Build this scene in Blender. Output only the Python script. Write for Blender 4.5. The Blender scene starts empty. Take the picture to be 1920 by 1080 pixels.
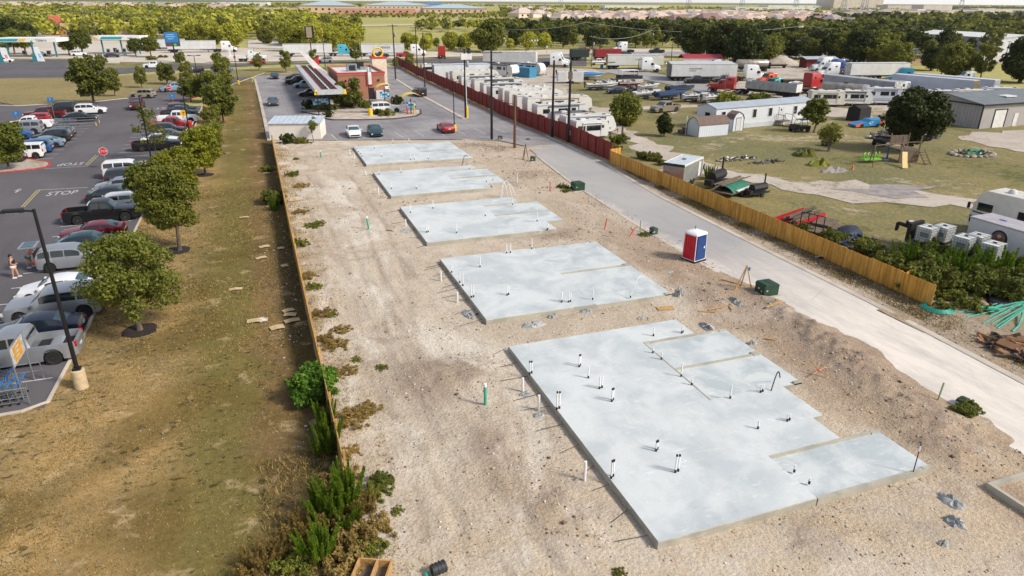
import bpy, math, random
import numpy as np
from mathutils import Vector, Matrix, noise as mnoise
from mathutils.geometry import tessellate_polygon
R=math.radians; PI=math.pi
rnd=random.Random(7)
S=bpy.context.scene; COL=S.collection
# ---------------------------------------------------------------- camera survey
F=1290.;HC=18.;PIT=math.atan(539/1290.);ROLL=math.atan(.006);YAW=R(20)
def _v(u,v):
    c,s=math.cos(ROLL),math.sin(ROLL); u,v=(c*u+s*v)/F,(-s*u+c*v)/F
    cp,sp=math.cos(PIT),math.sin(PIT); x=u;y=cp-v*sp;z=-sp-v*cp
    cy,sy=math.cos(YAW),math.sin(YAW); return Vector((x*cy+y*sy,-x*sy+y*cy,z))
def P(px,py,z=0.):
    """a surveyed mark of the photograph -> the point of the place at height z"""
    d=_v(px-960,py-540);t=(z-HC)/d.z
    return (d.x*t,d.y*t)
def PP(s,z=0.):
    a=[float(k) for k in s.split()]; return [P(a[i],a[i+1],z) for i in range(0,len(a),2)]
def AT(px,py,y):
    """point of the sight line at ground distance y (for tops of tall things)"""
    d=_v(px-960,py-540);t=y/d.y; return (d.x*t,y,HC+d.z*t)
cam=bpy.data.cameras.new('camera');co=bpy.data.objects.new('camera',cam);COL.objects.link(co);S.camera=co
fw=_v(0,0).normalized(); rt=(_v(1,0)-_v(0,0)).normalized(); dn=(_v(0,1)-_v(0,0)).normalized()
m=Matrix.Identity(4)
for i in range(3): m[i][0]=rt[i];m[i][1]=-dn[i];m[i][2]=-fw[i]
m[2][3]=HC; co.matrix_world=m
cam.sensor_width=36;cam.lens=F/1920*36;cam.clip_end=20000;cam.clip_start=.5
# ---------------------------------------------------------------- materials
def lin(c):
    return tuple(((k/255)/12.92 if k/255<=.04045 else ((k/255+.055)/1.055)**2.4) for k in c)
class NT:
    def __init__(s,name):
        s.m=bpy.data.materials.new(name);s.m.use_nodes=True;s.t=s.m.node_tree;s.n=s.t.nodes;s.l=s.t.links
        s.b=s.n['Principled BSDF'];s.out=s.n['Material Output']
    def new(s,ty,**k):
        n=s.n.new(ty)
        for a,b in k.items(): setattr(n,a,b)
        return n
    def set(s,sock,v):
        if isinstance(v,bpy.types.NodeSocket): s.l.new(v,sock)
        elif isinstance(v,(tuple,list)): sock.default_value=(*v,1) if len(v)==3 and sock.type=='RGBA' else v
        else: sock.default_value=v
    def pos(s): return s.new('ShaderNodeNewGeometry').outputs['Position']
    def obj(s): return s.new('ShaderNodeTexCoord').outputs['Object']
    def scale(s,v,sc,rot=(0,0,0),loc=(0,0,0)):
        n=s.new('ShaderNodeMapping');s.set(n.inputs[0],v);n.inputs['Scale'].default_value=sc;n.inputs['Rotation'].default_value=rot;n.inputs['Location'].default_value=loc;return n.outputs[0]
    def noise(s,v,sc,det=4,rough=.55,dist=0.):
        n=s.new('ShaderNodeTexNoise');s.set(n.inputs['Vector'],v);n.inputs['Scale'].default_value=sc;n.inputs['Detail'].default_value=det
        n.inputs['Roughness'].default_value=rough;n.inputs['Distortion'].default_value=dist;return n.outputs['Fac']
    def vor(s,v,sc,feat='F1',out='Distance'):
        n=s.new('ShaderNodeTexVoronoi',feature=feat);s.set(n.inputs['Vector'],v);n.inputs['Scale'].default_value=sc;return n.outputs[out]
    def wave(s,v,sc,dist=1,axis='X',det=2):
        n=s.new('ShaderNodeTexWave',bands_direction=axis);s.set(n.inputs['Vector'],v);n.inputs['Scale'].default_value=sc;n.inputs['Distortion'].default_value=dist;n.inputs['Detail'].default_value=det;return n.outputs['Fac']
    def rng(s,v,a,b,c=0.,d=1.):
        n=s.new('ShaderNodeMapRange');s.set(n.inputs[0],v)
        for i,k in enumerate((a,b,c,d)): n.inputs[i+1].default_value=k
        return n.outputs[0]
    def mix(s,f,a,b,mode='MIX'):
        n=s.new('ShaderNodeMix',data_type='RGBA',blend_type=mode);s.set(n.inputs[0],f);s.set(n.inputs[6],a);s.set(n.inputs[7],b);return n.outputs[2]
    def math(s,op,a,b=0.):
        n=s.new('ShaderNodeMath',operation=op);s.set(n.inputs[0],a);s.set(n.inputs[1],b);return n.outputs[0]
    def sep(s,v):
        n=s.new('ShaderNodeSeparateXYZ');s.set(n.inputs[0],v);return n.outputs
    def bump(s,h,st=.3,d=.05):
        n=s.new('ShaderNodeBump');n.inputs['Strength'].default_value=st;n.inputs['Distance'].default_value=d;s.set(n.inputs['Height'],h);s.l.new(n.outputs[0],s.b.inputs['Normal'])
    def fin(s,col,rough=.8,metal=0.,spec=.5):
        s.set(s.b.inputs['Base Color'],col);s.set(s.b.inputs['Roughness'],rough);s.b.inputs['Metallic'].default_value=metal;s.b.inputs['Specular IOR Level'].default_value=spec;return s.m
MC={}
def mat(name,c,rough=.65,metal=0.,var=.12,sc=2.,coat=0.,c2=None,bump=0.,bsc=15,spec=.5,emit=0.,stretch=None):
    if name in MC: return MC[name]
    t=NT(name);a=lin(c);o=t.obj()
    v=t.scale(o,stretch) if stretch else o
    n=t.noise(v,sc,5,.6); b=lin(c2) if c2 else tuple(k*(1-var) for k in a)
    hi=a if c2 else tuple(min(1,k*(1+var)) for k in a)
    t.fin(t.mix(t.rng(n,.35,.65),b,hi),rough,metal,spec)
    if coat: t.b.inputs['Coat Weight'].default_value=coat;t.b.inputs['Coat Roughness'].default_value=.06
    if bump: t.bump(t.noise(o,bsc,4),bump,.03)
    if emit: t.set(t.b.inputs['Emission Color'],a);t.b.inputs['Emission Strength'].default_value=emit
    MC[name]=t.m;return t.m
# ---------------------------------------------------------------- mesh builder
class MB:
    def __init__(s): s.v=[];s.f=[];s.k=[];s.sm=[]
    def add(s,vs,fs,k=0,sm=False):
        o=len(s.v);s.v+=[tuple(q) for q in vs];s.f+=[tuple(i+o for i in f) for f in fs];s.k+=[k]*len(fs);s.sm+=[sm]*len(fs);return s
    def box(s,c,d,k=0,rz=0.,taper=1.,M=None):
        x,y,z=(q/2 for q in d);vs=[]
        for a in (-1,1):
            for b,e in ((-1,-1),(1,-1),(1,1),(-1,1)):
                w=taper if a>0 else 1.; vs.append((b*x*w,e*y*w,a*z))
        if rz: cr,sr=math.cos(rz),math.sin(rz);vs=[(p*cr-q*sr,p*sr+q*cr,r) for p,q,r in vs]
        if M is not None: vs=[tuple(M@Vector(q)) for q in vs]
        vs=[(p+c[0],q+c[1],r+c[2]) for p,q,r in vs]
        return s.add(vs,[(3,2,1,0),(4,5,6,7),(0,1,5,4),(1,2,6,5),(2,3,7,6),(3,0,4,7)],k)
    def bx(s,x0,x1,y0,y1,z0,z1,k=0): return s.box(((x0+x1)/2,(y0+y1)/2,(z0+z1)/2),(x1-x0,y1-y0,z1-z0),k)
    def cyl(s,p,q,r,r2=None,n=10,k=0,sm=True,cap=True):
        p,q=Vector(p),Vector(q);r2=r if r2 is None else r2;d=(q-p)
        if d.length<1e-6: return s
        a=d.normalized().orthogonal().normalized();b=d.normalized().cross(a);vs=[]
        for c,rr in ((p,r),(q,r2)):
            for i in range(n):
                t=2*PI*i/n;vs.append(c+a*math.cos(t)*rr+b*math.sin(t)*rr)
        s.add(vs,[(i,(i+1)%n,n+(i+1)%n,n+i) for i in range(n)],k,sm)
        if cap: s.add(vs,[tuple(range(n))[::-1],tuple(range(n,2*n))],k)
        return s
    def tube(s,pts,r,n=6,k=0):
        for a,b in zip(pts,pts[1:]): s.cyl(a,b,r(0) if callable(r) else r,None,n,k)
        return s
    def prism(s,pts,z0,z1,k=0,kt=None):
        n=len(pts);area=sum(pts[i][0]*pts[(i+1)%n][1]-pts[(i+1)%n][0]*pts[i][1] for i in range(n))
        if area<0: pts=pts[::-1]
        vs=[(x,y,z0) for x,y in pts]+[(x,y,z1) for x,y in pts]
        s.add(vs,[(i,(i+1)%n,n+(i+1)%n,n+i) for i in range(n)],k)
        tr=tessellate_polygon([[Vector((x,y,0)) for x,y in pts]])
        fs=[];
        for t in tr:
            a,b,c=(pts[i] for i in t)
            t=t if (b[0]-a[0])*(c[1]-a[1])-(b[1]-a[1])*(c[0]-a[0])>0 else t[::-1]
            fs.append(tuple(i+n for i in t))
        s.add(vs,fs,k if kt is None else kt)
        return s
    def side(s,pts,y0,y1,k=0):
        """profile in x,z extruded along y"""
        n=len(pts);a=sum(pts[i][0]*pts[(i+1)%n][1]-pts[(i+1)%n][0]*pts[i][1] for i in range(n))
        if a<0: pts=pts[::-1]
        vs=[(x,y0,z) for x,z in pts]+[(x,y1,z) for x,z in pts]
        s.add(vs,[(i,(i+1)%n,n+(i+1)%n,n+i)[::-1] for i in range(n)],k)
        s.add(vs,[tuple(range(n)),tuple(range(n,2*n))[::-1]],k);return s
    def sheet(s,pts,z,k=0):
        tr=tessellate_polygon([[Vector((x,y,0)) for x,y in pts]]);fs=[]
        for t in tr:
            a,b,c=(pts[i] for i in t)
            fs.append(tuple(t) if (b[0]-a[0])*(c[1]-a[1])-(b[1]-a[1])*(c[0]-a[0])>0 else tuple(t[::-1]))
        return s.add([(x,y,z) for x,y in pts],fs,k)
    def rings(s,rs,k=0,sm=True,closed=True,cap=True,kf=None):
        n=len(rs[0]);vs=[p for r in rs for p in r];fs=[];ks=[]
        for i in range(len(rs)-1):
            for j in range(n if closed else n-1):
                fs.append((i*n+j,i*n+(j+1)%n,(i+1)*n+(j+1)%n,(i+1)*n+j))
        s.add(vs,fs,k,sm)
        if cap: s.add(vs,[tuple(range(n))[::-1],tuple(range((len(rs)-1)*n,len(rs)*n))],k,False)
        return s
    def lathe(s,prof,n=16,k=0,c=(0,0,0),sm=True):
        return s.rings([[(c[0]+r*math.cos(2*PI*j/n),c[1]+r*math.sin(2*PI*j/n),c[2]+z) for j in range(n)] for r,z in prof],k,sm)
    def ball(s,c,r,k=0,n=8,sx=1,sy=1,sz=1):
        return s.rings([[(c[0]+r*sx*math.sin(a)*math.cos(2*PI*j/n),c[1]+r*sy*math.sin(a)*math.sin(2*PI*j/n),c[2]-r*sz*math.cos(a)) for j in range(n)] for a in [PI*(i+.02)/(n/2*1.004) for i in range(n//2+1)]],k,True)
    def text(s,txt,size,M,k=0,depth=.01,al='CENTER',cs=1.0):
        cu=bpy.data.curves.new('lettering','FONT');cu.body=txt;cu.size=size;cu.extrude=depth;cu.align_x=al;cu.align_y='CENTER';cu.resolution_u=3;cu.space_character=cs
        o=bpy.data.objects.new('lettering',cu);me=bpy.data.meshes.new_from_object(o)
        s.add([M@v.co for v in me.vertices],[tuple(p.vertices) for p in me.polygons],k)
        bpy.data.objects.remove(o);bpy.data.curves.remove(cu);bpy.data.meshes.remove(me);return s
    def mesh(s,name,mats,angle=35):
        me=bpy.data.meshes.new(name);me.from_pydata(s.v,[],s.f)
        for q in (mats if isinstance(mats,(list,tuple)) else [mats]): me.materials.append(q)
        me.polygons.foreach_set('material_index',s.k);me.polygons.foreach_set('use_smooth',s.sm)
        me.update()
        if any(s.sm): me.set_sharp_from_angle(angle=R(angle))
        return me
def npmesh(name,v,f,mats,k=None,smooth=False,n=4):
    me=bpy.data.meshes.new(name);v=np.asarray(v,dtype=np.float32);f=np.asarray(f,dtype=np.int32)
    me.vertices.add(len(v));me.vertices.foreach_set('co',v.ravel());me.loops.add(f.size);me.loops.foreach_set('vertex_index',f.ravel())
    me.polygons.add(len(f));me.polygons.foreach_set('loop_start',np.arange(0,f.size,n,dtype=np.int32))
    if k is not None: me.polygons.foreach_set('material_index',np.asarray(k,dtype=np.int32))
    if smooth: me.polygons.foreach_set('use_smooth',np.ones(len(f),dtype=bool))
    for q in (mats if isinstance(mats,(list,tuple)) else [mats]): me.materials.append(q)
    me.update(calc_edges=True);return me
def tag(o,label=None,cat=None,group=None,kind=None):
    for a,b in (('label',label),('category',cat),('group',group),('kind',kind)):
        if b: o[a]=b
    return o
def struct(name,me,kind='structure',z=0):
    o=bpy.data.objects.new(name,me);COL.objects.link(o);o['kind']=kind;o.location.z=z;return o
def solo(name,me,label,cat,group=None,loc=(0,0,0),rz=0,kind=None,sc=1):
    o=bpy.data.objects.new(name,me);COL.objects.link(o);o.location=loc;o.rotation_euler=(0,0,rz);o.scale=(sc,)*3 if not isinstance(sc,tuple) else sc
    return tag(o,label,cat,group,kind)
class Tpl:
    """the parts of one kind of thing, spawned as often as the place has it"""
    def __init__(s): s.p=[]
    def add(s,name,mb,mats,parent=-1,paint=False,label=None,loc=(0,0,0),rz=0,flat=False,angle=35):
        me=mb if isinstance(mb,bpy.types.Mesh) else mb.mesh(name,mats,angle)
        s.p.append((name,me,parent,paint,label,loc,rz));return len(s.p)-1
    def spawn(s,name,label,cat,loc,rz=0,group=None,paint=None,sc=1,labels={}):
        r=bpy.data.objects.new(name,None);COL.objects.link(r);r.empty_display_size=.5
        r.location=loc if len(loc)==3 else (*loc,0);r.rotation_euler=(0,0,rz);r.scale=(sc,)*3 if not isinstance(sc,tuple) else sc
        tag(r,label,cat,group);os=[]
        for n,me,pa,pt,lb,lc,z in s.p:
            o=bpy.data.objects.new(n,me);COL.objects.link(o);o.parent=r if pa<0 else os[pa];o.location=lc;o.rotation_euler=(0,0,z)
            if lb: o['label']=lb
            if n in labels: o['label']=labels[n]
            if pt and paint is not None:
                o.material_slots[0].link='OBJECT';o.material_slots[0].material=paint
            os.append(o)
        return r
def wob(pts,amp,step,seed=0):
    out=[];n=len(pts)
    for i in range(n):
        a,b=Vector(pts[i]),Vector(pts[(i+1)%n]);L=(b-a).length;m_=max(1,int(L/step));nn=Vector((-(b-a).y,(b-a).x)).normalized() if L else Vector((0,0))
        for j in range(m_):
            p=a.lerp(b,j/m_);q=mnoise.noise(Vector((p.x/step/1.7,p.y/step/1.7,seed)))*amp*2+mnoise.noise(Vector((p.x/step*1.3,p.y/step*1.3,seed+9)))*amp
            p=p+nn*q;out.append((p.x,p.y))
    return out
def inside(x,y,poly):
    x=np.asarray(x);y=np.asarray(y);c=np.zeros(x.shape,bool);n=len(poly)
    for i in range(n):
        x1,y1=poly[i];x2,y2=poly[(i+1)%n]
        if y1==y2: continue
        t=((y1>y)!=(y2>y))&(x<(x2-x1)*(y-y1)/(y2-y1)+x1);c^=t
    return c
# ---------------------------------------------------------------- light
W=bpy.data.worlds.new('World');S.world=W;W.use_nodes=True
wn=W.node_tree;sky=wn.nodes.new('ShaderNodeTexSky');sky.sky_type='NISHITA';sky.sun_disc=False
SE,SA=R(40),R(132)   # sun elevation; azimuth clockwise from +Y
sky.sun_elevation=SE;sky.sun_rotation=SA;sky.dust_density=3.5;sky.air_density=1.;sky.ozone_density=1.0;sky.altitude=200
vl=wn.nodes.new('ShaderNodeMix');vl.data_type='RGBA';vl.inputs[0].default_value=.42;vl.inputs[7].default_value=(3.6,3.7,3.9,1);wn.links.new(sky.outputs[0],vl.inputs[6]);tc=wn.nodes.new('ShaderNodeTexCoord');sx=wn.nodes.new('ShaderNodeSeparateXYZ');wn.links.new(tc.outputs['Generated'],sx.inputs[0]);mr=wn.nodes.new('ShaderNodeMapRange');wn.links.new(sx.outputs[2],mr.inputs[0]);mr.inputs[1].default_value=.02;mr.inputs[2].default_value=.16;mr.inputs[3].default_value=.9;mr.inputs[4].default_value=0
vh=wn.nodes.new('ShaderNodeMix');vh.data_type='RGBA';wn.links.new(mr.outputs[0],vh.inputs[0]);wn.links.new(vl.outputs[2],vh.inputs[6]);vh.inputs[7].default_value=(8.6,8.4,8.1,1);wn.links.new(vh.outputs[2],wn.nodes['Background'].inputs[0]);wn.nodes['Background'].inputs[1].default_value=.098
L=bpy.data.lights.new('sun','SUN');L.energy=2.5;L.angle=R(11);L.color=(1,.93,.83);lo=bpy.data.objects.new('sun',L);COL.objects.link(lo)
sd=Vector((math.sin(SA)*math.cos(SE),math.cos(SA)*math.cos(SE),math.sin(SE)));lo.rotation_euler=sd.to_track_quat('Z','Y').to_euler();lo.location=(0,0,60)
S.view_settings.view_transform='Standard';S.view_settings.look='None';S.view_settings.exposure=.6;S.view_settings.gamma=1
S.cycles.max_bounces=5;S.cycles.diffuse_bounces=2;S.cycles.glossy_bounces=2;S.cycles.transparent_max_bounces=4;S.cycles.transmission_bounces=2
# ---------------------------------------------------------------- the ground
def m_grass(name,dry,green,soil,sc=1.,k=.5,clump=True,band=False,bare=None):
    t=NT(name);p=t.pos();big=t.noise(p,.07*sc,4,.6);med=t.noise(p,.45*sc,5,.65);fine=t.noise(p,3.5*sc,6,.7);vf=t.noise(t.scale(p,(1,1,1)),26*sc,3,.7)
    f1=t.rng(t.math('ADD',t.math('MULTIPLY',big,.6),t.math('MULTIPLY',med,.4)),.5-.12,.5+.10)
    c=t.mix(f1,lin(dry),lin(green));
    c=t.mix(t.rng(t.math('ADD',t.math('MULTIPLY',med,.5),t.math('MULTIPLY',fine,.5)),.53,.66,0,.75),c,lin(soil))
    c=t.mix(t.rng(fine,.3,.7),t.mix(.32,c,(0,0,0)),t.mix(.18,c,(1,.93,.75)))
    c=t.mix(t.rng(vf,.32,.68,0,.8),t.mix(.12,c,(.8,.62,.3)),t.mix(.62,c,(.03,.03,.01)))
    if band:
        x=t.sep(p)[0];n=t.math('MULTIPLY',t.math('SUBTRACT',t.noise(p,.25,3),.5),3.);x=t.math('ADD',x,n)
        c=t.mix(t.math('MULTIPLY',t.math('MULTIPLY',t.rng(x,-6.5,-4),t.rng(x,-.8,-2.2)),.72),c,t.mix(fine,lin((74,78,34)),lin((122,112,56))))
        c=t.mix(t.math('MULTIPLY',t.rng(x,-2.4,-1.2),.6),c,t.mix(fine,lin((84,68,46)),lin((128,100,70))))
        c=t.mix(t.math('MULTIPLY',t.rng(x,-.6,.4),.6),c,lin((58,56,34)))  # dark strip beside the fence: plants plus the fence's shade put into the colour
        gb=t.noise(p,.13,2,.5,.8);c=t.mix(t.rng(gb,.5,.62,0,.6),c,t.mix(fine,lin((80,68,34)),lin((118,98,50))))
    if bare:
        bn=t.math('ADD',t.math('MULTIPLY',t.noise(p,.07,4,.65,.6),.65),t.math('MULTIPLY',t.noise(p,.9,5,.7),.35));c=t.mix(t.rng(bn,.55,.62,0,.75),c,t.mix(fine,lin(bare),lin((206,192,170))));c=t.mix(t.rng(bn,.44,.38,0,.7),c,t.mix(fine,lin((54,60,26)),lin((104,108,46))))
    if clump:
        d=t.noise(t.scale(p,(1,1.35,1)),2.1,4,.62,.4);e=t.noise(p,.2,3);d2=t.noise(p,.55,3,.6);f=t.math('MULTIPLY',t.rng(d,.57,.62),t.rng(e,.42,.52));c=t.mix(t.math('MULTIPLY',t.rng(d2,.6,.7,0,.7),t.rng(fine,.3,.55)),c,lin((196,172,134)))
        c=t.mix(t.math('MULTIPLY',f,.75),c,lin((52,54,30)))
    t.bump(t.math('ADD',fine,vf),.5,.06);return t.fin(c,.95,0,.15)
M_lawn=m_grass('dry lawn',(206,158,82),(126,104,48),(146,106,74),band=True)
M_field=m_grass('field grass',(150,132,66),(78,92,34),(146,122,84),.8,clump=False,bare=(160,142,118))
M_far=m_grass('far grass',(206,196,108),(170,172,80),(176,160,120),.12,clump=False)
def m_dirt(name,a,b,c_,rut=True,sc=1.,weeds=0.):
    t=NT(name);p=t.pos();big=t.noise(p,.09*sc,4,.6,.6);med=t.noise(p,.7*sc,5,.65);fine=t.noise(p,5*sc,6,.75);
    c=t.mix(t.rng(t.math('ADD',t.math('MULTIPLY',big,.65),t.math('MULTIPLY',med,.35)),.4,.6),lin(a),lin(b))
    c=t.mix(t.rng(t.math('ADD',t.math('MULTIPLY',med,.6),t.math('MULTIPLY',fine,.4)),.55,.68,0,.8),c,lin(c_))
    if rut:
        w=t.noise(t.scale(p,(1.3,.1,1),(0,0,R(5))),1.1,5,.75,2.2);x=t.sep(p)
        c=t.mix(t.math('MULTIPLY',t.rng(w,.52,.66,0,.5),t.rng(x[0],11,9.5)),c,lin((150,132,116)))
        y=x[1];nn=t.math('MULTIPLY',t.math('SUBTRACT',t.noise(p,.3,5,.65),.5),6.);xx=t.math('ADD',x[0],nn)
        br=t.math('MULTIPLY',t.rng(xx,23.6,25.8),t.rng(t.math('ADD',y,nn),62,40,.25,1));c=t.mix(t.math('MULTIPLY',br,.9),c,t.mix(med,lin((112,86,62)),lin((184,152,116))))
        at_=t.new('ShaderNodeAttribute',attribute_name='turned_soil').outputs['Fac'];c=t.mix(t.rng(at_,.25,.75,0,.8),c,t.mix(fine,lin((84,64,48)),lin((182,154,126))))
        tk=t.new('ShaderNodeAttribute',attribute_name='wheel_track').outputs['Fac'];c=t.mix(t.math('MULTIPLY',tk,t.rng(t.noise(p,6,3),.3,.6,.35,.8)),c,lin((150,132,112)))
        pt=t.rng(t.noise(p,.16,5,.6,.5),.56,.66,0,.55);c=t.mix(pt,c,lin((150,130,108)))
        pb=t.rng(t.noise(t.scale(p,(1,.45,1)),.24,5,.7,.8),.5,.36,0,.85);c=t.mix(t.math('MULTIPLY',pb,t.rng(x[0],13,9,.35,1)),c,t.mix(med,lin((238,231,218)),lin((208,197,180))))
        bn=t.math('MULTIPLY',t.rng(y,25,17),t.rng(t.noise(p,.5,4),.4,.6));c=t.mix(t.math('MULTIPLY',bn,.5),c,lin((206,180,140)))
        g=t.math('MULTIPLY',t.rng(t.noise(p,.35,3),.55,.62,0,.8),t.rng(x[0],6,1.5));c=t.mix(g,c,lin((140,118,66)))
    if weeds: wn_=t.math('ADD',t.math('MULTIPLY',t.noise(p,.14,4,.65,.5),.6),t.math('MULTIPLY',t.noise(p,1.3,4,.7),.4));c=t.mix(t.rng(wn_,.53,.6,0,weeds),c,t.mix(fine,lin((98,96,48)),lin((152,136,84))))
    v=t.vor(p,7*sc,'F1','Color');vs=t.sep(v);d=t.vor(p,7*sc)
    c=t.mix(t.math('MULTIPLY',t.rng(d,.2,.3,1,0),t.rng(vs[0],.72,.8,0,.8)),c,t.mix(vs[1],lin((225,212,196)),lin((118,100,84))))
    sp=t.noise(p,17*sc,3,.8);sq=t.noise(p,.5,3);c=t.mix(t.rng(fine,.35,.68,0,.55),t.mix(.12,c,(1,.96,.9)),t.mix(.5,c,(.1,.07,.05)));c=t.mix(t.math('MULTIPLY',t.rng(sp,.5,.66,0,.75),t.rng(sq,.3,.65,.35,1)),c,t.mix(.62,c,(.07,.055,.04)));c=t.mix(t.rng(sp,.46,.3,0,.6),c,t.mix(.4,c,(.9,.86,.8)))
    t.bump(t.math('ADD',t.math('MULTIPLY',fine,1.2),t.math('MULTIPLY',d,-.4)),.8,.08);return t.fin(c,.95,0,.15)
M_dirt=m_dirt('bare caliche dirt',(205,190,169),(188,170,146),(150,130,106))
M_dirt2=m_dirt('turned dirt',(178,150,120),(150,122,94),(112,88,68),rut=False)
M_gravel=m_dirt('pale gravel',(198,186,174),(178,166,152),(150,136,112),rut=False,sc=.7,weeds=.8)
def m_asphalt(name,a,b,stain=.3,dust=None,sc=1.,jx=0,edge=None):
    t=NT(name);p=t.pos();big=t.noise(p,.08*sc,4,.6,.4);fine=t.noise(p,30,3,.8);s=t.noise(t.scale(p,(.9,.12,1),(0,0,R(4))),.6,4,.6)
    c=t.mix(t.rng(big,.35,.65),lin(a),lin(b));c=t.mix(t.rng(fine,.3,.7,0,.35),c,t.mix(.5,c,(.02,.02,.02)));c=t.mix(t.rng(s,.5,.75,0,stain),c,t.mix(.5,c,(.02,.02,.02)))
    if dust:
        x=t.sep(p);f=t.math('MULTIPLY',t.rng(t.math('ADD',t.noise(t.scale(p,(1,.3,1)),.5,5,.7),t.math('MULTIPLY',x[1],-.012)),-.1,.12),1)
        e=t.math('ADD',t.rng(x[1],26,45,1,.1),t.rng(t.math('ADD',x[0],t.math('MULTIPLY',t.noise(p,.6,4),3)),30.6,32.4,.75,0))
        c=t.mix(t.math('MULTIPLY',t.math('MINIMUM',e,.92),t.rng(t.noise(t.scale(p,(1,.25,1)),.8,5,.75),.3,.6,.45,1)),c,lin(dust))
    ck=t.vor(t.math('MULTIPLY',1,1) if 0 else t.scale(p,(1,1,1)),.22,'DISTANCE_TO_EDGE');c=t.mix(t.rng(ck,.0,.004,.18 if dust else .3,0),c,lin((50,48,48)))
    if jx:
        xx=t.sep(p)
        for ax in (0,1):
            g=t.math('ABSOLUTE',t.math('SUBTRACT',t.math('FRACT',t.math('DIVIDE',xx[ax],jx)),.5));c=t.mix(t.rng(g,.49,.497,0,.55),c,lin((95,90,86)))
    t.bump(fine,.3,.01);return t.fin(c,.9,0,.3)
M_lot=m_asphalt('lot asphalt',(92,89,93),(106,103,107),.3)
M_road=m_asphalt('dusty road',(156,156,158),(172,170,168),.22,dust=(228,219,208))
M_drive=m_asphalt('drive-through paving',(134,131,135),(160,157,158),.55,sc=1.5,jx=5.)
M_hwy=m_asphalt('highway asphalt',(150,148,150),(166,164,162),.2)
M_pale=m_asphalt('pale concrete yard',(214,204,192),(198,188,176),.2)
def m_conc(name,a,b,patch=.35,sc=1.):
    t=NT(name);p=t.pos();n1=t.noise(p,.35*sc,4,.55,.5);n2=t.noise(t.scale(p,(1,.5,1),(0,0,R(15))),1.4*sc,5,.6,.3);n3=t.noise(p,9,4,.7)
    c=t.mix(t.rng(n1,.42,.62),lin(a),lin(b));c=t.mix(t.rng(n2,.52,.7,0,patch),c,t.mix(.28,c,(.18,.21,.22)));c=t.mix(t.rng(n3,.35,.7,0,.12),c,(.2,.2,.2))
    sp=t.noise(t.scale(p,(.6,2.2,1),(0,0,R(-25))),2.2,3,.6);c=t.mix(t.rng(sp,.6,.75,0,.25),c,(1,1,1))
    t.bump(n3,.12,.01);return t.fin(c,.7,0,.3)
M_slab=m_conc('slab concrete',(208,213,214),(186,194,197),.5)
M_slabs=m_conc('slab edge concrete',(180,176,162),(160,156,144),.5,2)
M_kerb=m_conc('kerb concrete',(200,190,176),(180,170,158),.2,1)
M_kred=mat('kerb paint red',(178,60,60),.8,var=.25,sc=3)
M_paintw=mat('road paint white',(214,214,216),.8,c2=(160,158,158),sc=6)
M_painty=mat('road paint yellow',(196,176,110),.8,c2=(150,140,110),sc=6)
def grid(x0,x1,y0,y1,st,fz,keep=None,sk=0.):
    nx=int((x1-x0)/st)+1;ny=int((y1-y0)/st)+1;xs=np.linspace(x0,x1,nx);ys=np.linspace(y0,y1,ny);X,Y=np.meshgrid(xs,ys);Z=fz(X,Y)
    v=np.stack([X.ravel(),Y.ravel(),Z.ravel()],1);i=np.arange((ny-1)*nx).reshape(ny-1,nx)[:,:-1].ravel();f=np.stack([i,i+1,i+nx+1,i+nx],1)
    if keep is not None:
        c=v[f].mean(1);f=f[keep(c[:,0],c[:,1])]
    return v,f
def vnoise(X,Y,sc,seed=0,oct=4,gain=.5):
    """tileless value noise on arrays"""
    out=np.zeros_like(X,dtype=float);amp=1.;tot=0
    for o in range(oct):
        x=X*sc*2**o+seed*17.3+o*5.1;y=Y*sc*2**o-seed*9.7+o*3.3;xi=np.floor(x).astype(np.int64);yi=np.floor(y).astype(np.int64);fx=x-xi;fy=y-yi;fx=fx*fx*(3-2*fx);fy=fy*fy*(3-2*fy)
        def h(a,b):
            n=(a*374761393+b*668265263+seed*1442695+o*97)&0x7fffffff;n=((n^(n>>13))*1274126177)&0x7fffffff;return ((n^(n>>16))&0xffff)/65535.
        out+=amp*((h(xi,yi)*(1-fx)+h(xi+1,yi)*fx)*(1-fy)+(h(xi,yi+1)*(1-fx)+h(xi+1,yi+1)*fx)*fy);tot+=amp;amp*=gain
    return out/tot
# base: one sheet to the horizon, finer near the camera
def base_z(X,Y): return np.where((np.abs(X+6)<8)&(Y<100)&(Y>2),.05*(vnoise(X,Y,.25,3)-.5),0)-.0
v,f=grid(-7000,7000,-500,13500,500,lambda X,Y:X*0-.06)
mb=MB();mb.sheet([(-9000,-400),(9000,-400),(9000,14000),(-9000,14000)],-.06)
struct('ground',mb.mesh('ground',M_far))
GRASSL=[(-11.15,-2),(1.5,-2),(1.5,100),(-.6,200),(-3,262),(-8,262),(-9,200),(-9.2,146),(-9.2,107),(-10.1,97),(-10.7,91),(-11.1,40),(-11.2,37),(-11.5,34),(-24,33),(-60,33),(-60,-2)]
v,f=grid(-30,1.45,0,205,.35,lambda X,Y:.0+.06*(vnoise(X,Y,.3,3)-.3)+.10*np.exp(-((X+1.5)/1.5)**2)*0, lambda x,y:inside(x,y,GRASSL))
struct('lawn',npmesh('lawn',v,f,M_lawn,smooth=True))
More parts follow.
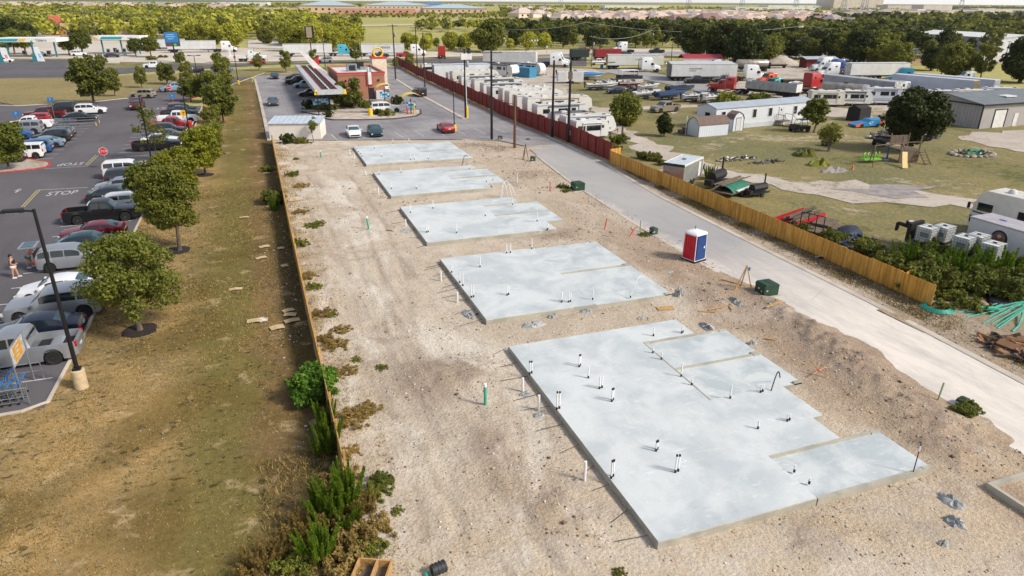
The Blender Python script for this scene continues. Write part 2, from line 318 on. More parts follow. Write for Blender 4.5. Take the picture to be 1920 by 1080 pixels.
# building site dirt with relief
DIRT=[(1.3,-4),(60,-4),(60,18),(38.5,19),(35.4,24),(35.9,40),(36.2,60),(38,79),(38.2,92),(33,86),(30,93),(27,93.2),(26,93.5),(8,99),(1.0,101.5)]
mounds=[P(880,690)+(2.2,.38,1.3),P(800,720)+(1.5,.2,2),P(1500,590)+(2.6,.7,2.2),P(1560,640)+(1.8,.6,2.5),P(1440,545)+(1.5,.35,1.5),P(1610,690)+(2,.6,3),P(1690,760)+(1.5,.5,2.),P(1760,830)+(1.3,.45,1.6),P(1810,800)+(1.2,.4,1.2),P(930,860)+(1.,.3,2.5),P(1040,960)+(.9,.28,1.6),P(1540,1010)+(1.2,.2,1.),P(960,280)+(3,.5,2.5),P(1000,330)+(2.5,.4,2),P(1060,440)+(2,.3,2),P(1330,560)+(1.5,.25,1.),P(900,275)+(2,.35,2)]
TRK=[]
for pl in ('690 520 715 620 760 760 880 930 1010 1085','800 700 880 800 980 930 1120 1085','600 430 640 560 720 700 800 850 840 1000','640 330 700 420 740 520 750 640','720 640 790 700 900 745 1000 900','650 480 760 470 830 560','1440 1000 1600 960 1760 1040','1500 620 1600 700 1750 800 1900 900','560 330 610 420 690 560 790 740 960 960'):
    q=PP(pl)
    for off in (-.82,.82):
        o=[]
        for i,p in enumerate(q):
            a=Vector(q[max(0,i-1)]);b_=Vector(q[min(len(q)-1,i+1)]);d=(b_-a).normalized();o.append((p[0]-d.y*off,p[1]+d.x*off))
        TRK.append(o)
def track_f(X,Y):
    t=np.zeros_like(X,dtype=float)
    for o in TRK:
        for (ax,ay),(bx_,by_) in zip(o,o[1:]):
            dx,dy=bx_-ax,by_-ay;L2=dx*dx+dy*dy;u=np.clip(((X-ax)*dx+(Y-ay)*dy)/L2,0,1);d=np.hypot(X-ax-u*dx,Y-ay-u*dy);t=np.maximum(t,np.exp(-(d/.2)**2))
    return t*np.clip(vnoise(X,Y,.45,51)*2.6-.7,0,1)
def site_z(X,Y):
    tk=track_f(X,Y)
    z=.05+.16*(vnoise(X,Y,.22,5)-.42)+.10*(vnoise(X,Y,1.1,6,3)-.5)*np.clip(vnoise(X,Y,.15,8)*1.6-.1,.3,1.2)
    z=z-.05*tk
    for x,y,s,h,sy in mounds:
        e=np.exp(-((X-x)/s)**2-((Y-y)/sy)**2);z=z+.5*h*e*(1+1.4*(vnoise(X,Y,1.3,11,4)-.5)+.7*(vnoise(X,Y,3.2,12,2)-.5))
    for cx,am in ((4.6,.035),(6.4,.035),(8.6,.03)):
        xx=X-cx-.9*np.sin(Y/17.+cx)-.5*(vnoise(X,Y,.12,19)-.5)-1.6*np.exp(-((Y-24)/9)**2)*(cx-9)*-.15
        am=am*np.clip(vnoise(X,Y,.2,23)*3-1,0,1.3);z=z-am*np.exp(-(xx/.22)**2)+am*.5*np.exp(-((np.abs(xx)-.45)/.2)**2)
    z=z+.08*np.exp(-((X-26.8)/1.1)**2)*np.clip(1-(Y-55)/20,0,1)*(Y<75)*vnoise(X,Y,.5,4)
    # close in beside the slabs and sink under the roads
    for k in range(5):
        y0=16.+14.8*k-.0;y1=y0+(15.9 if k==0 else 11.2)
        if k==0: y0=16.0
        else: y0=[0,35.5,50.5,65.4,80.2][k];y1=[0,46.7,61.4,76.1,91.4][k]
        dx=np.maximum(np.maximum(11.3-X,X-24.2),0);dy=np.maximum(np.maximum(y0-Y,Y-y1),0);d=np.hypot(dx,dy);z=np.where(d<.9,np.minimum(z,.02+.12*d/.9+.05*(vnoise(X,Y,1.2,2)-.5)),z)
    z=np.where(X<2.2,z*np.clip((X-1.0)/1.2,.2,1),z)
    XN=X+2.2*(vnoise(X,Y,.35,27,4)-.5)+.0*Y;z=z-np.clip((XN-29.3)/1.6,0,1)*(np.maximum(z,0)-(-.02))*np.where(Y<84,1,0)
    z=z-np.clip((Y-91.8)/2.,0,1)*(z+.02)*(X<26.5)
    dd=np.clip(((X-26)-(Y-93)*-.2)/2.5,0,1)*np.clip((Y-84)/3,0,1);z=z-dd*(z+.02)
    return z
v,f=grid(1.3,36.2,-3,101,.16,site_z,lambda x,y:inside(x,y,wob(DIRT,.22,1.2,2)))
me=npmesh('building_site_dirt',v,f,M_dirt,smooth=True)
w_=sum(np.exp(-((v[:,0]-a)/(s*1.15))**2-((v[:,1]-b_)/(sy*1.15))**2) for a,b_,s,h,sy in mounds)*(.35+1.1*vnoise(v[:,0],v[:,1],.9,33,4))
me.attributes.new('turned_soil','FLOAT','POINT').data.foreach_set('value',np.clip(w_,0,1).astype(np.float32))
me.attributes.new('wheel_track','FLOAT','POINT').data.foreach_set('value',track_f(v[:,0],v[:,1]).astype(np.float32))
struct('building_site_dirt',me)
def sheet(name,pts,z,m,kind='structure'):
    mb=MB();mb.sheet(pts,z);return struct(name,mb.mesh(name,m),kind)
RE=[(29.9,-3),(29.6,20),(30.0,33),(30.2,50.5),(31,66),(32.6,80),(33.4,87),(30,93.0),(26.2,93.4),(8,98.8),(1.2,101.6),(.9,140),(.5,184),(1,196),(12,196),(26,203),(31,207),(39,203),(38.6,190),(39.2,160),(38.6,120),(39.3,92.4),(38.6,79),(38.3,72),(36.6,58),(36.1,42),(35.8,30),(35.2,20),(35.2,-3)]
LANE=[p for p in RE if 0]
mb=MB();mb.sheet([(29.3,-3),(29.2,20),(29.6,33),(29.9,50.5),(30.8,66),(32.4,80),(33.2,86),(38.9,86),(38.4,79),(38.1,72),(36.6,58),(36.1,42),(35.8,30),(35.2,20),(35.2,-3)],.045)
struct('access_road',mb.mesh('access_road',M_road))
mb=MB();mb.sheet([(33.2,86),(31.2,91),(26.2,93.5),(8,98.8),(1.2,101.6),(.9,140),(.5,184),(1,196),(12,196),(26,203),(31,208),(41,210),(38.9,190),(38.6,151),(38.1,121),(38.5,92.4),(38.7,86)],.047)
struct('drive_through_lot',mb.mesh('drive_through_lot',M_drive))
LOT=[(-11.3,33.9),(-11.2,40),(-11.0,64.7),(-10.8,91),(-10.2,97),(-9.3,107),(-9.4,139),(-14.5,141.5),(-13,148),(-9.5,157),(-3.5,178),(3,212),(-14,212),(-16,185),(-19,172),(-26,160),(-48,152),(-75,150),(-90,150),(-90,33.9)]
sheet('parking_lot',LOT,.03,M_lot)
# kerbs
def kerb(path,w=.16,h=.12,z0=-.05,m=M_kerb,name='kerb'):
    mb=MB();n=len(path);pts=[Vector(p) for p in path];off=[]
    for i in range(n):
        a=pts[max(0,i-1)];b=pts[min(n-1,i+1)];d=(b-a).normalized();off.append(Vector((-d.y,d.x))*w/2)
    rs=[[(*(pts[i]+off[i]),z0),(*(pts[i]+off[i]),h-.02),(*(pts[i]+off[i]*.8),h),(*(pts[i]-off[i]*.8),h),(*(pts[i]-off[i]),h-.02),(*(pts[i]-off[i]),z0)] for i in range(n)]
    mb.rings(rs,0,False);return struct(name,mb.mesh(name,m))
def arc(cx,cy,r,a0,a1,n=10,ry=None): return [(cx+r*math.cos(R(a0+(a1-a0)*i/n)),cy+(ry or r)*math.sin(R(a0+(a1-a0)*i/n))) for i in range(n+1)]
kerb([(-20,33.4),(-12.2,33.75),(-11.25,34.3),(-11.1,40),(-10.9,64.7),(-10.7,91),(-10.1,97),(-9.2,107),(-9.3,139),(-14.5,141.6)])
kerb([(-14,91.6),(-10.7,91.2)])
kerb([(-14.5,141.6),(-15.5,144),(-13,148.5),(-9.4,157)],m=M_kred)
kerb([(-9.4,157),(-3.4,178),(3,200)])
kerb([(35.28,-3),(35.28,20),(35.9,30),(36.2,42),(36.7,58),(38.2,72),(38.5,79),(38.8,86),(38.75,92.4)],w=.5,h=.09)
kerb([(38.75,92.4),(38.2,121),(38.8,151),(38.9,190),(41.2,212)],w=.4,h=.13,m=mat('faded pink kerb',(176,120,112),.8,var=.25))
kerb([(29.15,20),(29.5,33),(29.85,50.5),(30.7,66),(32.3,80)],w=.35,h=.06)
kerb([(1.0,101),(.8,140),(.4,184)],w=.5,h=.16)
kerb([P(740,148),P(800,185),P(872,224)],w=.7,h=.14)
# lot island lower left (0,315)
isl=PP('-60 300 0 296 60 300 92 305 94 309 88 314 60 319 0 325 -60 330')
mb=MB();mb.prism(isl,0,.10);struct('planter_island',mb.mesh('planter_island',M_gravel))
kerb(isl+[isl[0]],m=M_kred,w=.3,h=.14)
# markings
def stripes(lines,w=.11,z=.036,m=M_paintw,name='road_marking'):
    mb=MB()
    for a,b in lines:
        a,b=Vector(a),Vector(b);d=(b-a).normalized();o=Vector((-d.y,d.x))*w/2;mb.sheet([tuple(a+o),tuple(a-o),tuple(b-o),tuple(b+o)],z)
    return struct(name,mb.mesh(name,m))
ln=[]
for i in range(11): ln.append(((-11.6,36.9+2.88*i),(-17,36.9+2.88*i)))
for i in range(17): ln.append(((-11.8 if i<14 else -12,95.4+2.75*i),(-17.2,95.4+2.75*i)))
for i in range(16): ln.append(((-24,94.3+2.75*i),(-35.4,94.3+2.75*i)))
ln.append(((-29.7,94.3),(-29.7,136)))
ln+= [(P(83,317),P(165,312)),(P(70,357),P(165,352)),(P(263,200),P(313,199))]
stripes(ln)
stripes([(P(160,310),P(180,291)),(P(164,311),P(184,292)),(P(70,357),P(40,389)),(P(75,357),P(45,389))],m=M_painty)
ln=[]
for i in range(11): ln.append(((2.4+3.0*i+ (4.5 if i>=0 else 0),98.7-1.45*(2.4+3*i)/24*1.2-0.3),(2.4+3.0*i+4.2,103.2-1.45*(2.4+3*i)/24)))
stripes(ln,z=.052,m=M_paintw)
stripes([((5.5,y),(12,y)) for y in (146,149,152,160,163,166,169)],z=.052)
def ground_text(txt,px,py,size,rz,z=.04,sx=1,sy=1):
    x,y=P(px,py);mb=MB();mb.text(txt,size,Matrix.Translation((x,y,z))@Matrix.Rotation(rz,4,'Z')@Matrix.Diagonal((sx,sy,1,1)),0,.001);return struct('road_marking',mb.mesh('road_marking',M_paintw))
ground_text('STOP',117,363,1.3,R(0),sx=.86,sy=1.7)
ground_text('STOP',133,308,1.3,R(180),sx=.86,sy=1.7)
ground_text('STOP',287,204,1.45,R(180),sx=1.2,sy=1.6)
stripes([(P(27,359),P(38,354)),(P(31,361),P(41,355)),(P(29,362),P(34,357))])
# highway and the yards beyond
def strip(name,a,b,z,m): return sheet(name,PP(a)+PP(b)[::-1],z,m)
strip('frontage_road','-400 152 0 151 130 147 270 135 400 128 520 121 700 118 870 119 940 121 1000 124 1100 124','-400 122 0 111 130 111 200 119 270 122 400 121 520 116 700 111 870 108 1000 104 1100 105',.02,M_lot)
strip('highway','200 118 400 116 600 114 800 113 1000 111 1200 103 1500 109 1900 118 2200 130','200 93 400 89 600 92 800 95 1000 94 1200 91 1500 99 1900 104 2200 110',.0,M_pale)
strip('highway','940 112 1100 106 1200 105 1320 101 1500 112 1700 121','940 105 1100 100 1200 97 1320 96 1500 108 1700 112',.035,M_hwy)
sheet('station_forecourt',PP('-400 140 0 109 130 109 265 110 330 122 440 122 470 115 440 96 300 82 120 70 -400 60'),-.02,M_pale)
sheet('grass_island',wob(PP('-60 149 133 146 258 141 345 138 420 140 370 150 318 165 290 172 244 183 150 193 70 196 30 198 0 193 -60 196'),.3,3),.10,m_grass('island grass',(160,138,72),(122,112,52),(140,116,80),.6,clump=False))
kerb(PP('-60 197 30 199 70 197 150 194 244 184 290 173'),w=.5)
kerb(PP('290 173 318 166'),m=M_kred,w=.3)
sheet('grass_verge',wob(PP('412 135 470 129 560 127 700 126 690 131 600 141 555 143 520 141 478 143 440 147'),.2,3),.06,M_field)
sheet('grass_verge',PP('195 122 262 120 270 127 200 128 130 128 120 124'),.05,M_field)
sheet('grass_verge',PP('225 116 400 119 560 116 720 110 860 106 1000 103 1150 99 1150 101 1000 107 860 110 720 114 560 119 400 122 225 120'),.05,M_field)
# right hand yards
YARD=wob(PP('1000 268 925 205 830 150 790 118 940 121 1150 128 1400 113 1700 118 1930 160 2200 190 2300 1000 2000 760 1770 600 1745 575 1440 445 1147 310'),.0,30)
v,f=grid(36.5,150,5,205,.8,lambda X,Y:.02+.08*(vnoise(X,Y,.1,4)-.4),lambda x,y:inside(x,y,YARD))
struct('yard_grass',npmesh('yard_grass',v,f,M_field,smooth=True))
def yard(px,seed,m=M_gravel,z=.075,amp=1.1,name='gravel_yard'): return sheet(name,wob(PP(px),amp,1.6,seed),z,m)
yard('835 150 800 124 940 122 1060 128 1150 133 1060 160 1075 175 1040 190 1110 200 1160 205 1255 214 1345 200 1440 196 1350 190 1300 198 1200 200 1165 215 1180 245 1260 285 1340 312 1480 340 1600 342 1700 355 1830 375 1835 392 1700 385 1560 375 1470 355 1300 322 1240 300 1180 275 1140 225 1100 200 1000 180 960 160',1)
yard('1370 120 1500 116 1600 125 1640 135 1600 175 1480 196 1440 185 1350 172 1330 162 1400 150 1395 135',2,z=.08)
yard('1530 200 1600 206 1650 210 1700 205 1830 160 1920 170 1920 185 1700 180 1600 200 1650 225 1545 217',3,z=.085)
yard('1830 250 1920 245 1990 262 1990 300 1860 275 1790 262',4,z=.09)
yard('1690 345 1760 350 1740 372 1640 366 1560 358 1640 350',6,m=mat('dark gravel',(128,120,122),.95,c2=(160,152,146),sc=1.,bump=.4),z=.1)
sheet('track',wob(PP('1170 128 1250 142 1360 165 1330 178 1250 158 1180 145 1120 133'),.2,2),.11,M_hwy)
# verge between road and cedar fence
v,f=grid(35.3,39.6,-3,93,.2,lambda X,Y:.04+.12*(vnoise(X,Y,.5,14)-.35)+.0*X,lambda x,y:(x>35.45+np.interp(y,[0,20,42,58,72,79,93],[0,0,.85,1.3,2.9,3.2,4.1])))
M_verge=m_dirt('verge dirt',(186,168,146),(150,130,104),(104,88,66),rut=False)
struct('verge_dirt',npmesh('verge_dirt',v,f,M_verge,smooth=True))
v,f=grid(35.3,75,-3,30,.3,lambda X,Y:.05+.25*(vnoise(X,Y,.3,15)-.35)+.0*X,lambda x,y:(x>35.4)&(y<29.5-.0*(x-36))&((x<39.4)|(y<29.5)))
struct('verge_dirt',npmesh('verge_dirt',v,f,m_dirt('scrub dirt',(176,150,118),(140,118,88),(96,84,52),rut=False),smooth=True))
v,f=grid(39.5,75,12,50,.3,lambda X,Y:.12+.25*(vnoise(X,Y,.3,15)-.35)+.0*X,lambda x,y:(y>29)&(x-39.5<(50-y)*.8)&(x-39.5<13))
struct('scrub_ground',npmesh('scrub_ground',v,f,m_grass('scrub',(120,104,64),(76,78,38),(100,84,62),1.),smooth=True))
# ---------------------------------------------------------------- five foundation slabs
def rim(mb,x0,x1,y0,y1,z0,z1,k=1): mb.bx(x0,x1,y0,y1,z0,z1,k)
def inset(pts,d):
    """shrink a counter-clockwise rectilinear outline"""
    n=len(pts);o=[]
    for i in range(n):
        p0,p1,p2=Vector(pts[i-1]),Vector(pts[i]),Vector(pts[(i+1)%n]);a=(p1-p0).normalized();b=(p2-p1).normalized()
        na=Vector((-a.y,a.x));nb=Vector((-b.y,b.x));o.append(tuple(p1+(na+nb)/(1+na.dot(nb))*d))
    return o
def slab_body(outline,k=1,h=.35):
    mb=MB();n=len(outline);i1=inset(outline,.025);pts=outline
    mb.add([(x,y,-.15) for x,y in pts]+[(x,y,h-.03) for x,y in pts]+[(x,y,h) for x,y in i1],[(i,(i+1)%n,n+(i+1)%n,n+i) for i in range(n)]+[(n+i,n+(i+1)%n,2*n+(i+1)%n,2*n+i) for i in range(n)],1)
    return mb.sheet(i1,h,0)
def slab(name,label,outline,pads,steps=()):
    t=Tpl();t.add('deck',slab_body(outline),[M_slab,M_slabs])
    for x0,x1,y0,y1,r in pads:
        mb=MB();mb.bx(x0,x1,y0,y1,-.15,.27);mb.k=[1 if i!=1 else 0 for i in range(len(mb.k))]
        w=.13
        if 'l' in r: mb.bx(x0-.001,x0+w*.5,y0,y1,.2,.352,1)
        if 'f' in r: mb.bx(x0,x1,y0-.003,y0+w,.2,.345,1)
        if 'b' in r: mb.bx(x0,x1,y1-w,y1+.003,.2,.345,1)
        if 'e' in r: mb.bx(x1-w,x1+.003,y0,y1,.2,.335,1)
        if 's' in r: mb.bx(x1-.5,x1+.004,y0,y0+.16,.2,.36,1).bx(x1-.5,x1+.004,y1-.16,y1,.2,.36,1)
        t.add('garage_pad',mb,[M_slab2,M_slabs])
    return t.spawn(name,label,'foundation slab',(0,0,0),group='concrete foundation slabs on the dirt lot')
M_slab2=m_conc('garage pad concrete',(203,209,210),(178,187,191),.5,1.6)
slab('foundation_slab','largest and nearest pale concrete slab with three recessed garage pads',[(11.4,16.05),(18.45,16.05),(18.45,18.9),(22.3,18.9),(22.3,20.6),(22.9,20.6),(22.9,23.5),(18.7,23.5),(18.7,29.85),(22.1,29.85),(22.1,31.9),(11.4,31.9)],[(18.45,24.38,16.02,18.88,'bfs'),(18.7,24.16,26.75,29.83,'lbs'),(18.7,24.16,23.42,26.72,'lbs')])
slab('foundation_slab','concrete slab second nearest the camera with arched white conduit on its front edge',[(11.3,35.5),(18.6,35.5),(18.6,46.75),(11.3,46.75)],[(18.6,24.1,41.2,46.75,'s'),(18.6,24.1,35.5,41.15,'bs')])
slab('foundation_slab','middle concrete slab of the five with a stepped notch at its front corner',[(11.25,50.6),(22.4,50.6),(22.4,53.0),(18.7,53.0),(18.7,59.4),(22.2,59.4),(22.2,61.4),(11.25,61.4)],[(18.7,24.06,53.0,56.1,'b'),(18.7,24.06,56.15,59.4,'b')])
slab('foundation_slab','concrete slab second farthest with two recessed bays',[(11.2,65.4),(21.6,65.4),(21.6,67.4),(18.6,67.4),(18.6,74.2),(22.6,74.2),(22.6,76.05),(11.2,76.05)],[(18.6,23.8,67.4,70.7,'b'),(18.6,23.8,70.8,74.2,'b')])
slab('foundation_slab','farthest concrete slab just before the parked white and teal sedans',[(11.1,80.2),(18.6,80.2),(18.6,91.4),(11.1,91.4)],[(18.6,24.1,80.2,85.6,'b'),(18.6,24.0,85.65,91.4,'')])
# ================================================================ kits
def paint(name,c,metal=.3,rough=.38): return mat('paint '+name,c,rough,metal,var=.04,sc=1,coat=.6)
M_glass=mat('tinted glass',(28,36,42),.08,0,var=.2,spec=.9)
M_glassb=mat('sky glass',(60,84,92),.1,0,var=.2,spec=.9)
M_tyre=mat('tyre rubber',(30,30,31),.85,var=.2)
M_rim=mat('alloy rim',(170,172,176),.35,.7,var=.1)
M_blk=mat('black plastic',(26,26,28),.6,var=.2)
M_dkst=mat('dark steel',(48,46,46),.6,.4,var=.25,bump=.2)
M_chr=mat('bright metal',(190,192,195),.3,.8,var=.1)
M_lampw=mat('clear lamp lens',(225,226,222),.15,.1,var=.1)
M_lampr=mat('red lamp lens',(170,22,24),.25,0,var=.1)
M_white=mat('weathered white panel',(226,226,224),.5,0,var=.05,sc=.8,c2=(206,206,204))
M_whitem=mat('white sheet metal',(214,216,218),.45,.1,var=.06,sc=.6,c2=(196,198,200))
M_grey=mat('grey panel',(140,142,146),.5,.2,var=.08)
M_wood=mat('weathered timber',(120,104,88),.9,c2=(86,76,66),sc=4,bump=.3,stretch=(1,1,.2))
M_cedar=mat('fresh lumber',(196,158,104),.85,c2=(170,132,82),sc=5,bump=.2)
M_pole=mat('creosoted pole',(72,56,46),.9,c2=(50,40,34),sc=2,bump=.4,stretch=(3,3,.3))
M_poleb=mat('black lamp pole',(30,31,34),.5,.3,var=.15)
M_pvc=mat('white pvc',(228,230,232),.4,var=.04)
M_capb=mat('black pipe sleeve',(24,24,26),.6,var=.2)
M_teal=mat('teal pipe',(62,176,150),.45,c2=(50,158,138),sc=4)
M_steelg=mat('galvanised steel',(150,156,160),.45,.6,var=.12,sc=4)
PC={n:paint(n,c,m_) for n,c,m_ in [('black',(20,21,24),.1),('white',(228,230,232),0),('pearl',(214,214,210),.1),('silver',(168,172,178),.6),('grey',(92,96,102),.5),('darkgrey',(54,60,66),.4),('navy',(28,36,56),.3),('blue',(34,92,148),.3),('lightblue',(140,164,184),.5),('red',(176,24,30),.1),('darkred',(96,22,28),.2),('crimson',(128,20,40),.3),('beige',(176,166,146),.4),('teal',(30,66,76),.4),('plum',(66,58,70),.4),('tan',(150,142,126),.4),('orange',(214,88,40),.1),('semi white',(224,226,228),0),('semi red',(176,34,34),.1),('semi blue',(28,70,136),.2),('semi teal',(40,150,140),.2),('semi brown',(72,52,46),.2),('semi maroon',(70,28,34),.2),('semi turquoise',(40,134,160),.2),('semi light blue',(66,170,196),.1)]}
def I(x,pts): return float(np.interp(x,[a for a,b in pts],[b for a,b in pts]))
def wheel(r=.33,w=.22,n=18,rim=M_rim):
    a=MB();a.rings([[(rr*math.cos(2*PI*j/n),yy,rr*math.sin(2*PI*j/n)) for j in range(n)] for rr,yy in ((r*.62,-w/2),(r*.93,-w/2),(r,-w*.32),(r,w*.32),(r*.93,w/2),(r*.62,w/2))],0,True)
    b=MB();b.rings([[(rr*math.cos(2*PI*j/n),yy,rr*math.sin(2*PI*j/n)) for j in range(n)] for rr,yy in ((r*.64,-w/2-.005),(r*.6,-w/2+.03),(r*.6,w/2-.03),(r*.64,w/2+.005))],0,True,cap=False)
    for sy in (-1,1):
        b.cyl((0,sy*(w/2-.07),0),(0,sy*(w/2-.05),0),r*.6,None,n,1);b.cyl((0,sy*(w/2-.05),0),(0,sy*(w/2-.0),0),r*.16,None,8,0)
        for i in range(5):
            t=2*PI*i/5;M=Matrix.Rotation(-t,4,'Y');b.box((0,0,0),(.07,.04,r*.56),0,M=Matrix.Translation((0,sy*(w/2-.025),0))@M@Matrix.Translation((0,0,r*.31)))
    return a.mesh('tyre',M_tyre),b.mesh('rim',[rim,M_blk])
WH={}
def wheels(t,pos,r=.33,w=.22,rim=M_rim,name='wheel'):
    k=(round(r,3),round(w,3),rim.name)
    if k not in WH: WH[k]=wheel(r,w,rim=rim)
    for p in pos:
        i=t.add(name,WH[k][0],None,loc=p);t.add('rim',WH[k][1],None,parent=i)
KIND={
 'sedan':dict(L=4.8,W=1.84,belt=[(0,.72),(.03,.94),(.2,1.02),(.5,.98),(.74,.97),(.95,.78),(1,.55)],roof=[(.10,1.0),(.26,1.36),(.40,1.46),(.52,1.45),(.60,1.38),(.745,.95)],g=(.14,.27,.58,.735),s=((.22,.385),(.4,.62)),ww=.80,r=.33),
 'coupe':dict(L=4.7,W=1.86,belt=[(0,.75),(.03,1.0),(.2,1.04),(.5,.96),(.70,.95),(.95,.78),(1,.5)],roof=[(.08,1.0),(.24,1.3),(.36,1.38),(.48,1.37),(.56,1.3),(.70,.93)],g=(.11,.25,.54,.69),s=((.2,.34),(.36,.6)),ww=.76,r=.35),
 'hatch':dict(L=4.3,W=1.8,belt=[(0,.7),(.02,.98),(.5,.98),(.74,.97),(.95,.78),(1,.5)],roof=[(.0,.95),(.06,1.36),(.15,1.48),(.5,1.5),(.6,1.4),(.76,.95)],g=(.01,.08,.58,.75),s=((.12,.33),(.35,.62)),ww=.82,r=.33),
 'suv':dict(L=4.7,W=1.9,belt=[(0,.7),(.015,1.06),(.5,1.06),(.72,1.05),(.94,.92),(1,.6)],roof=[(.0,1.02),(.06,1.56),(.12,1.68),(.3,1.72),(.5,1.69),(.58,1.58),(.73,1.05)],g=(.012,.07,.57,.72),s=((.06,.22),(.235,.40),(.415,.61)),ww=.84,r=.36),
 'bigsuv':dict(L=5.3,W=2.03,belt=[(0,.7),(.01,1.16),(.5,1.17),(.72,1.17),(.95,1.04),(1,.62)],roof=[(.0,1.1),(.03,1.74),(.07,1.86),(.3,1.9),(.5,1.87),(.58,1.76),(.71,1.15)],g=(.008,.04,.575,.70),s=((.05,.22),(.24,.40),(.415,.6)),ww=.87,r=.4),
 'boxysuv':dict(L=4.6,W=1.88,belt=[(0,.8),(.01,1.12),(.5,1.14),(.72,1.14),(.97,1.06),(1,.62)],roof=[(.0,1.1),(.015,1.76),(.04,1.82),(.3,1.84),(.58,1.82),(.63,1.74),(.70,1.14)],g=(.004,.018,.62,.70),s=((.04,.22),(.24,.42),(.44,.62)),ww=.92,r=.38),
 'pickup':dict(L=5.85,W=2.0,belt=[(0,.8),(.008,1.16),(.37,1.17),(.38,1.2),(.5,1.2),(.73,1.19),(.96,1.08),(1,.65)],roof=[(.355,1.15),(.375,1.72),(.40,1.88),(.5,1.91),(.58,1.88),(.63,1.78),(.735,1.18)],g=(.362,.39,.625,.725),s=((.40,.505),(.52,.645)),ww=.86,r=.41,bed=(.015,.35)),
}
CT={}
def car_tpl(kind):
    if kind in CT: return CT[kind]
    k=KIND[kind];L_,W_,r=k['L'],k['W'],k['r'];hw0=W_/2;wx=(.185 if kind!='pickup' else .2,.815 if kind!='pickup' else .825)
    wc=[(u-.5)*L_ for u in wx];ra=r*1.14;bed=k.get('bed')
    us=set([0,.004,.015,.03,.06,.1,.14,.9,.94,.97,.99,1]+[a for a,b in k['belt']]+[a for a,b in k['roof']]+[i/20 for i in range(3,18)])
    for w in wc:
        for q in (-1.02,-.98,-.75,-.4,0,.4,.75,.98,1.02): us.add((w+q*ra)/L_+.5)
    if bed: us|={bed[0],bed[0]+.003,bed[1],bed[1]+.003}
    us=sorted(u for u in us if 0<=u<=1)
    def ring(u):
        x=(u-.5)*L_;hw=hw0*I(u,[(0,.80),(.02,.92),(.1,.985),(.2,1),(.8,1),(.93,.95),(.98,.86),(1,.74)])
        zb=.24
        if u<.02 or u>.98: zb=.34
        for w in wc:
            d=abs(x-w)
            if d<ra: zb=max(zb,r+math.sqrt(max(0,ra*ra-d*d)))
        zs=I(u,k['belt']);zr=I(u,k['roof']) if k['roof'][0][0]<=u<=k['roof'][-1][0] else 0
        c=[(hw-.10,zb),(hw-.015,min(zb+.07,zs-.12)),(hw,max(min(.62,zs-.08),zb+.09) if zb<zs-.1 else zs-.03),(hw-.03,zs)]
        if zr>zs+.02:
            t=min(1,(zr-zs)/.35);rw=(hw-.1)*(1-t)+hw0*k['ww']*t
            c+=[(rw,zr-.04*t),(rw*.72,zr),(0,zr+.025)]
        elif bed and bed[0]<u<bed[1]+.001: c+=[(hw-.09,zs+.01),(hw-.11,.74),(0,.74)]
        else: c+=[(hw-.13,zs+.02),(hw*.55,zs+.05),(0,zs+.06)]
        return [(x,y,z) for y,z in c]
    t=Tpl();mb=MB();rs=[]
    for u in us:
        h=ring(u);rs.append(h+[(x,-y,z) for x,y,z in h[-2::-1]])
    mb.rings(rs,0,True)
    pm=PC['white'];mb.k=[0]*len(mb.k)
    t.add('body',mb,[pm],paint=True,angle=28)
    if bed:
        b=MB();b.bx((bed[0]-.5)*L_+.05,(bed[1]-.5)*L_-.02,-hw0+.14,hw0-.14,.745,.765);t.add('bed_liner',b,[M_blk])
        b=MB();b.bx(-L_/2-.03,-L_/2+.05,-hw0*.78,hw0*.78,.86,1.12);t.add('tailgate',b,[pm],paint=True)
    def lerp(a,b,q): return tuple(a[i]+(b[i]-a[i])*q for i in range(3))
    for sg in (1,-1):
        for a,b in k['s']:
            m_=MB();lo_,hi=[],[]
            for i in range(7):
                g=ring(a+(b-a)*i/6);q=.13;e=.86
                p1,p2=lerp(g[3],g[4],q),lerp(g[3],g[4],e)
                if g[4][2]-g[3][2]<.06: continue
                lo_.append((p1[0],sg*(p1[1]+.012),p1[2]));hi.append((p2[0],sg*(p2[1]+.012),p2[2]))
            n=len(lo_);
            if n>1: m_.add(lo_+hi,[((i,i+1,n+i+1,n+i) if sg<0 else (n+i,n+i+1,i+1,i)) for i in range(n-1)],0,True);t.add('window',m_,[M_glass])
    def screen(a,b,nm,dx):
        m_=MB();rs=[]
        for i in range(6):
            g=ring(a+(b-a)*i/5);p4,p5,p6=g[4],g[5],g[6];o=.014
            rs.append([(p[0]+dx,y,p[2]+o) for p,y in ((p4,p4[1]*.93),(p5,p5[1]),(p6,0),(p5,-p5[1]),(p4,-p4[1]*.93))])
        if dx<0: rs=rs
        m_.rings(rs,0,True,closed=False,cap=False);t.add(nm,m_,[M_glassb])
    g=k['g'];screen(g[2]+.012,g[3]-.01,'windshield',.012)
    if kind!='pickup': screen(g[0]+.006,g[1]-.004,'rear_window',-.012)
    else:
        b=MB();x=(.372-.5)*L_;b.box((x-.01,0,1.5),(.03,hw0*1.45,.36));t.add('rear_window',b,[M_glass])
    zf=I(.975,k['belt']);zt=I(.02,k['belt'])
    for sg in (1,-1):
        b=MB();b.box((L_/2-.10,sg*hw0*.68,zf-.10),(.16,hw0*.34,.15),rz=sg*-.35);t.add('headlight',b,[M_lampw])
        b=MB();b.box((-L_/2+.07,sg*hw0*.76,zt-.14),(.14,hw0*.22 if kind!='sedan' else hw0*.36,.3 if kind not in('sedan','coupe') else .16));t.add('taillight',b,[M_lampr])
        b=MB();gx=(k['g'][3]-.5)*L_-.2;b.box((gx,sg*(hw0+.09),I(k['g'][3],k['belt'])+.08),(.12,.2,.14));t.add('mirror',b,[pm],paint=True)
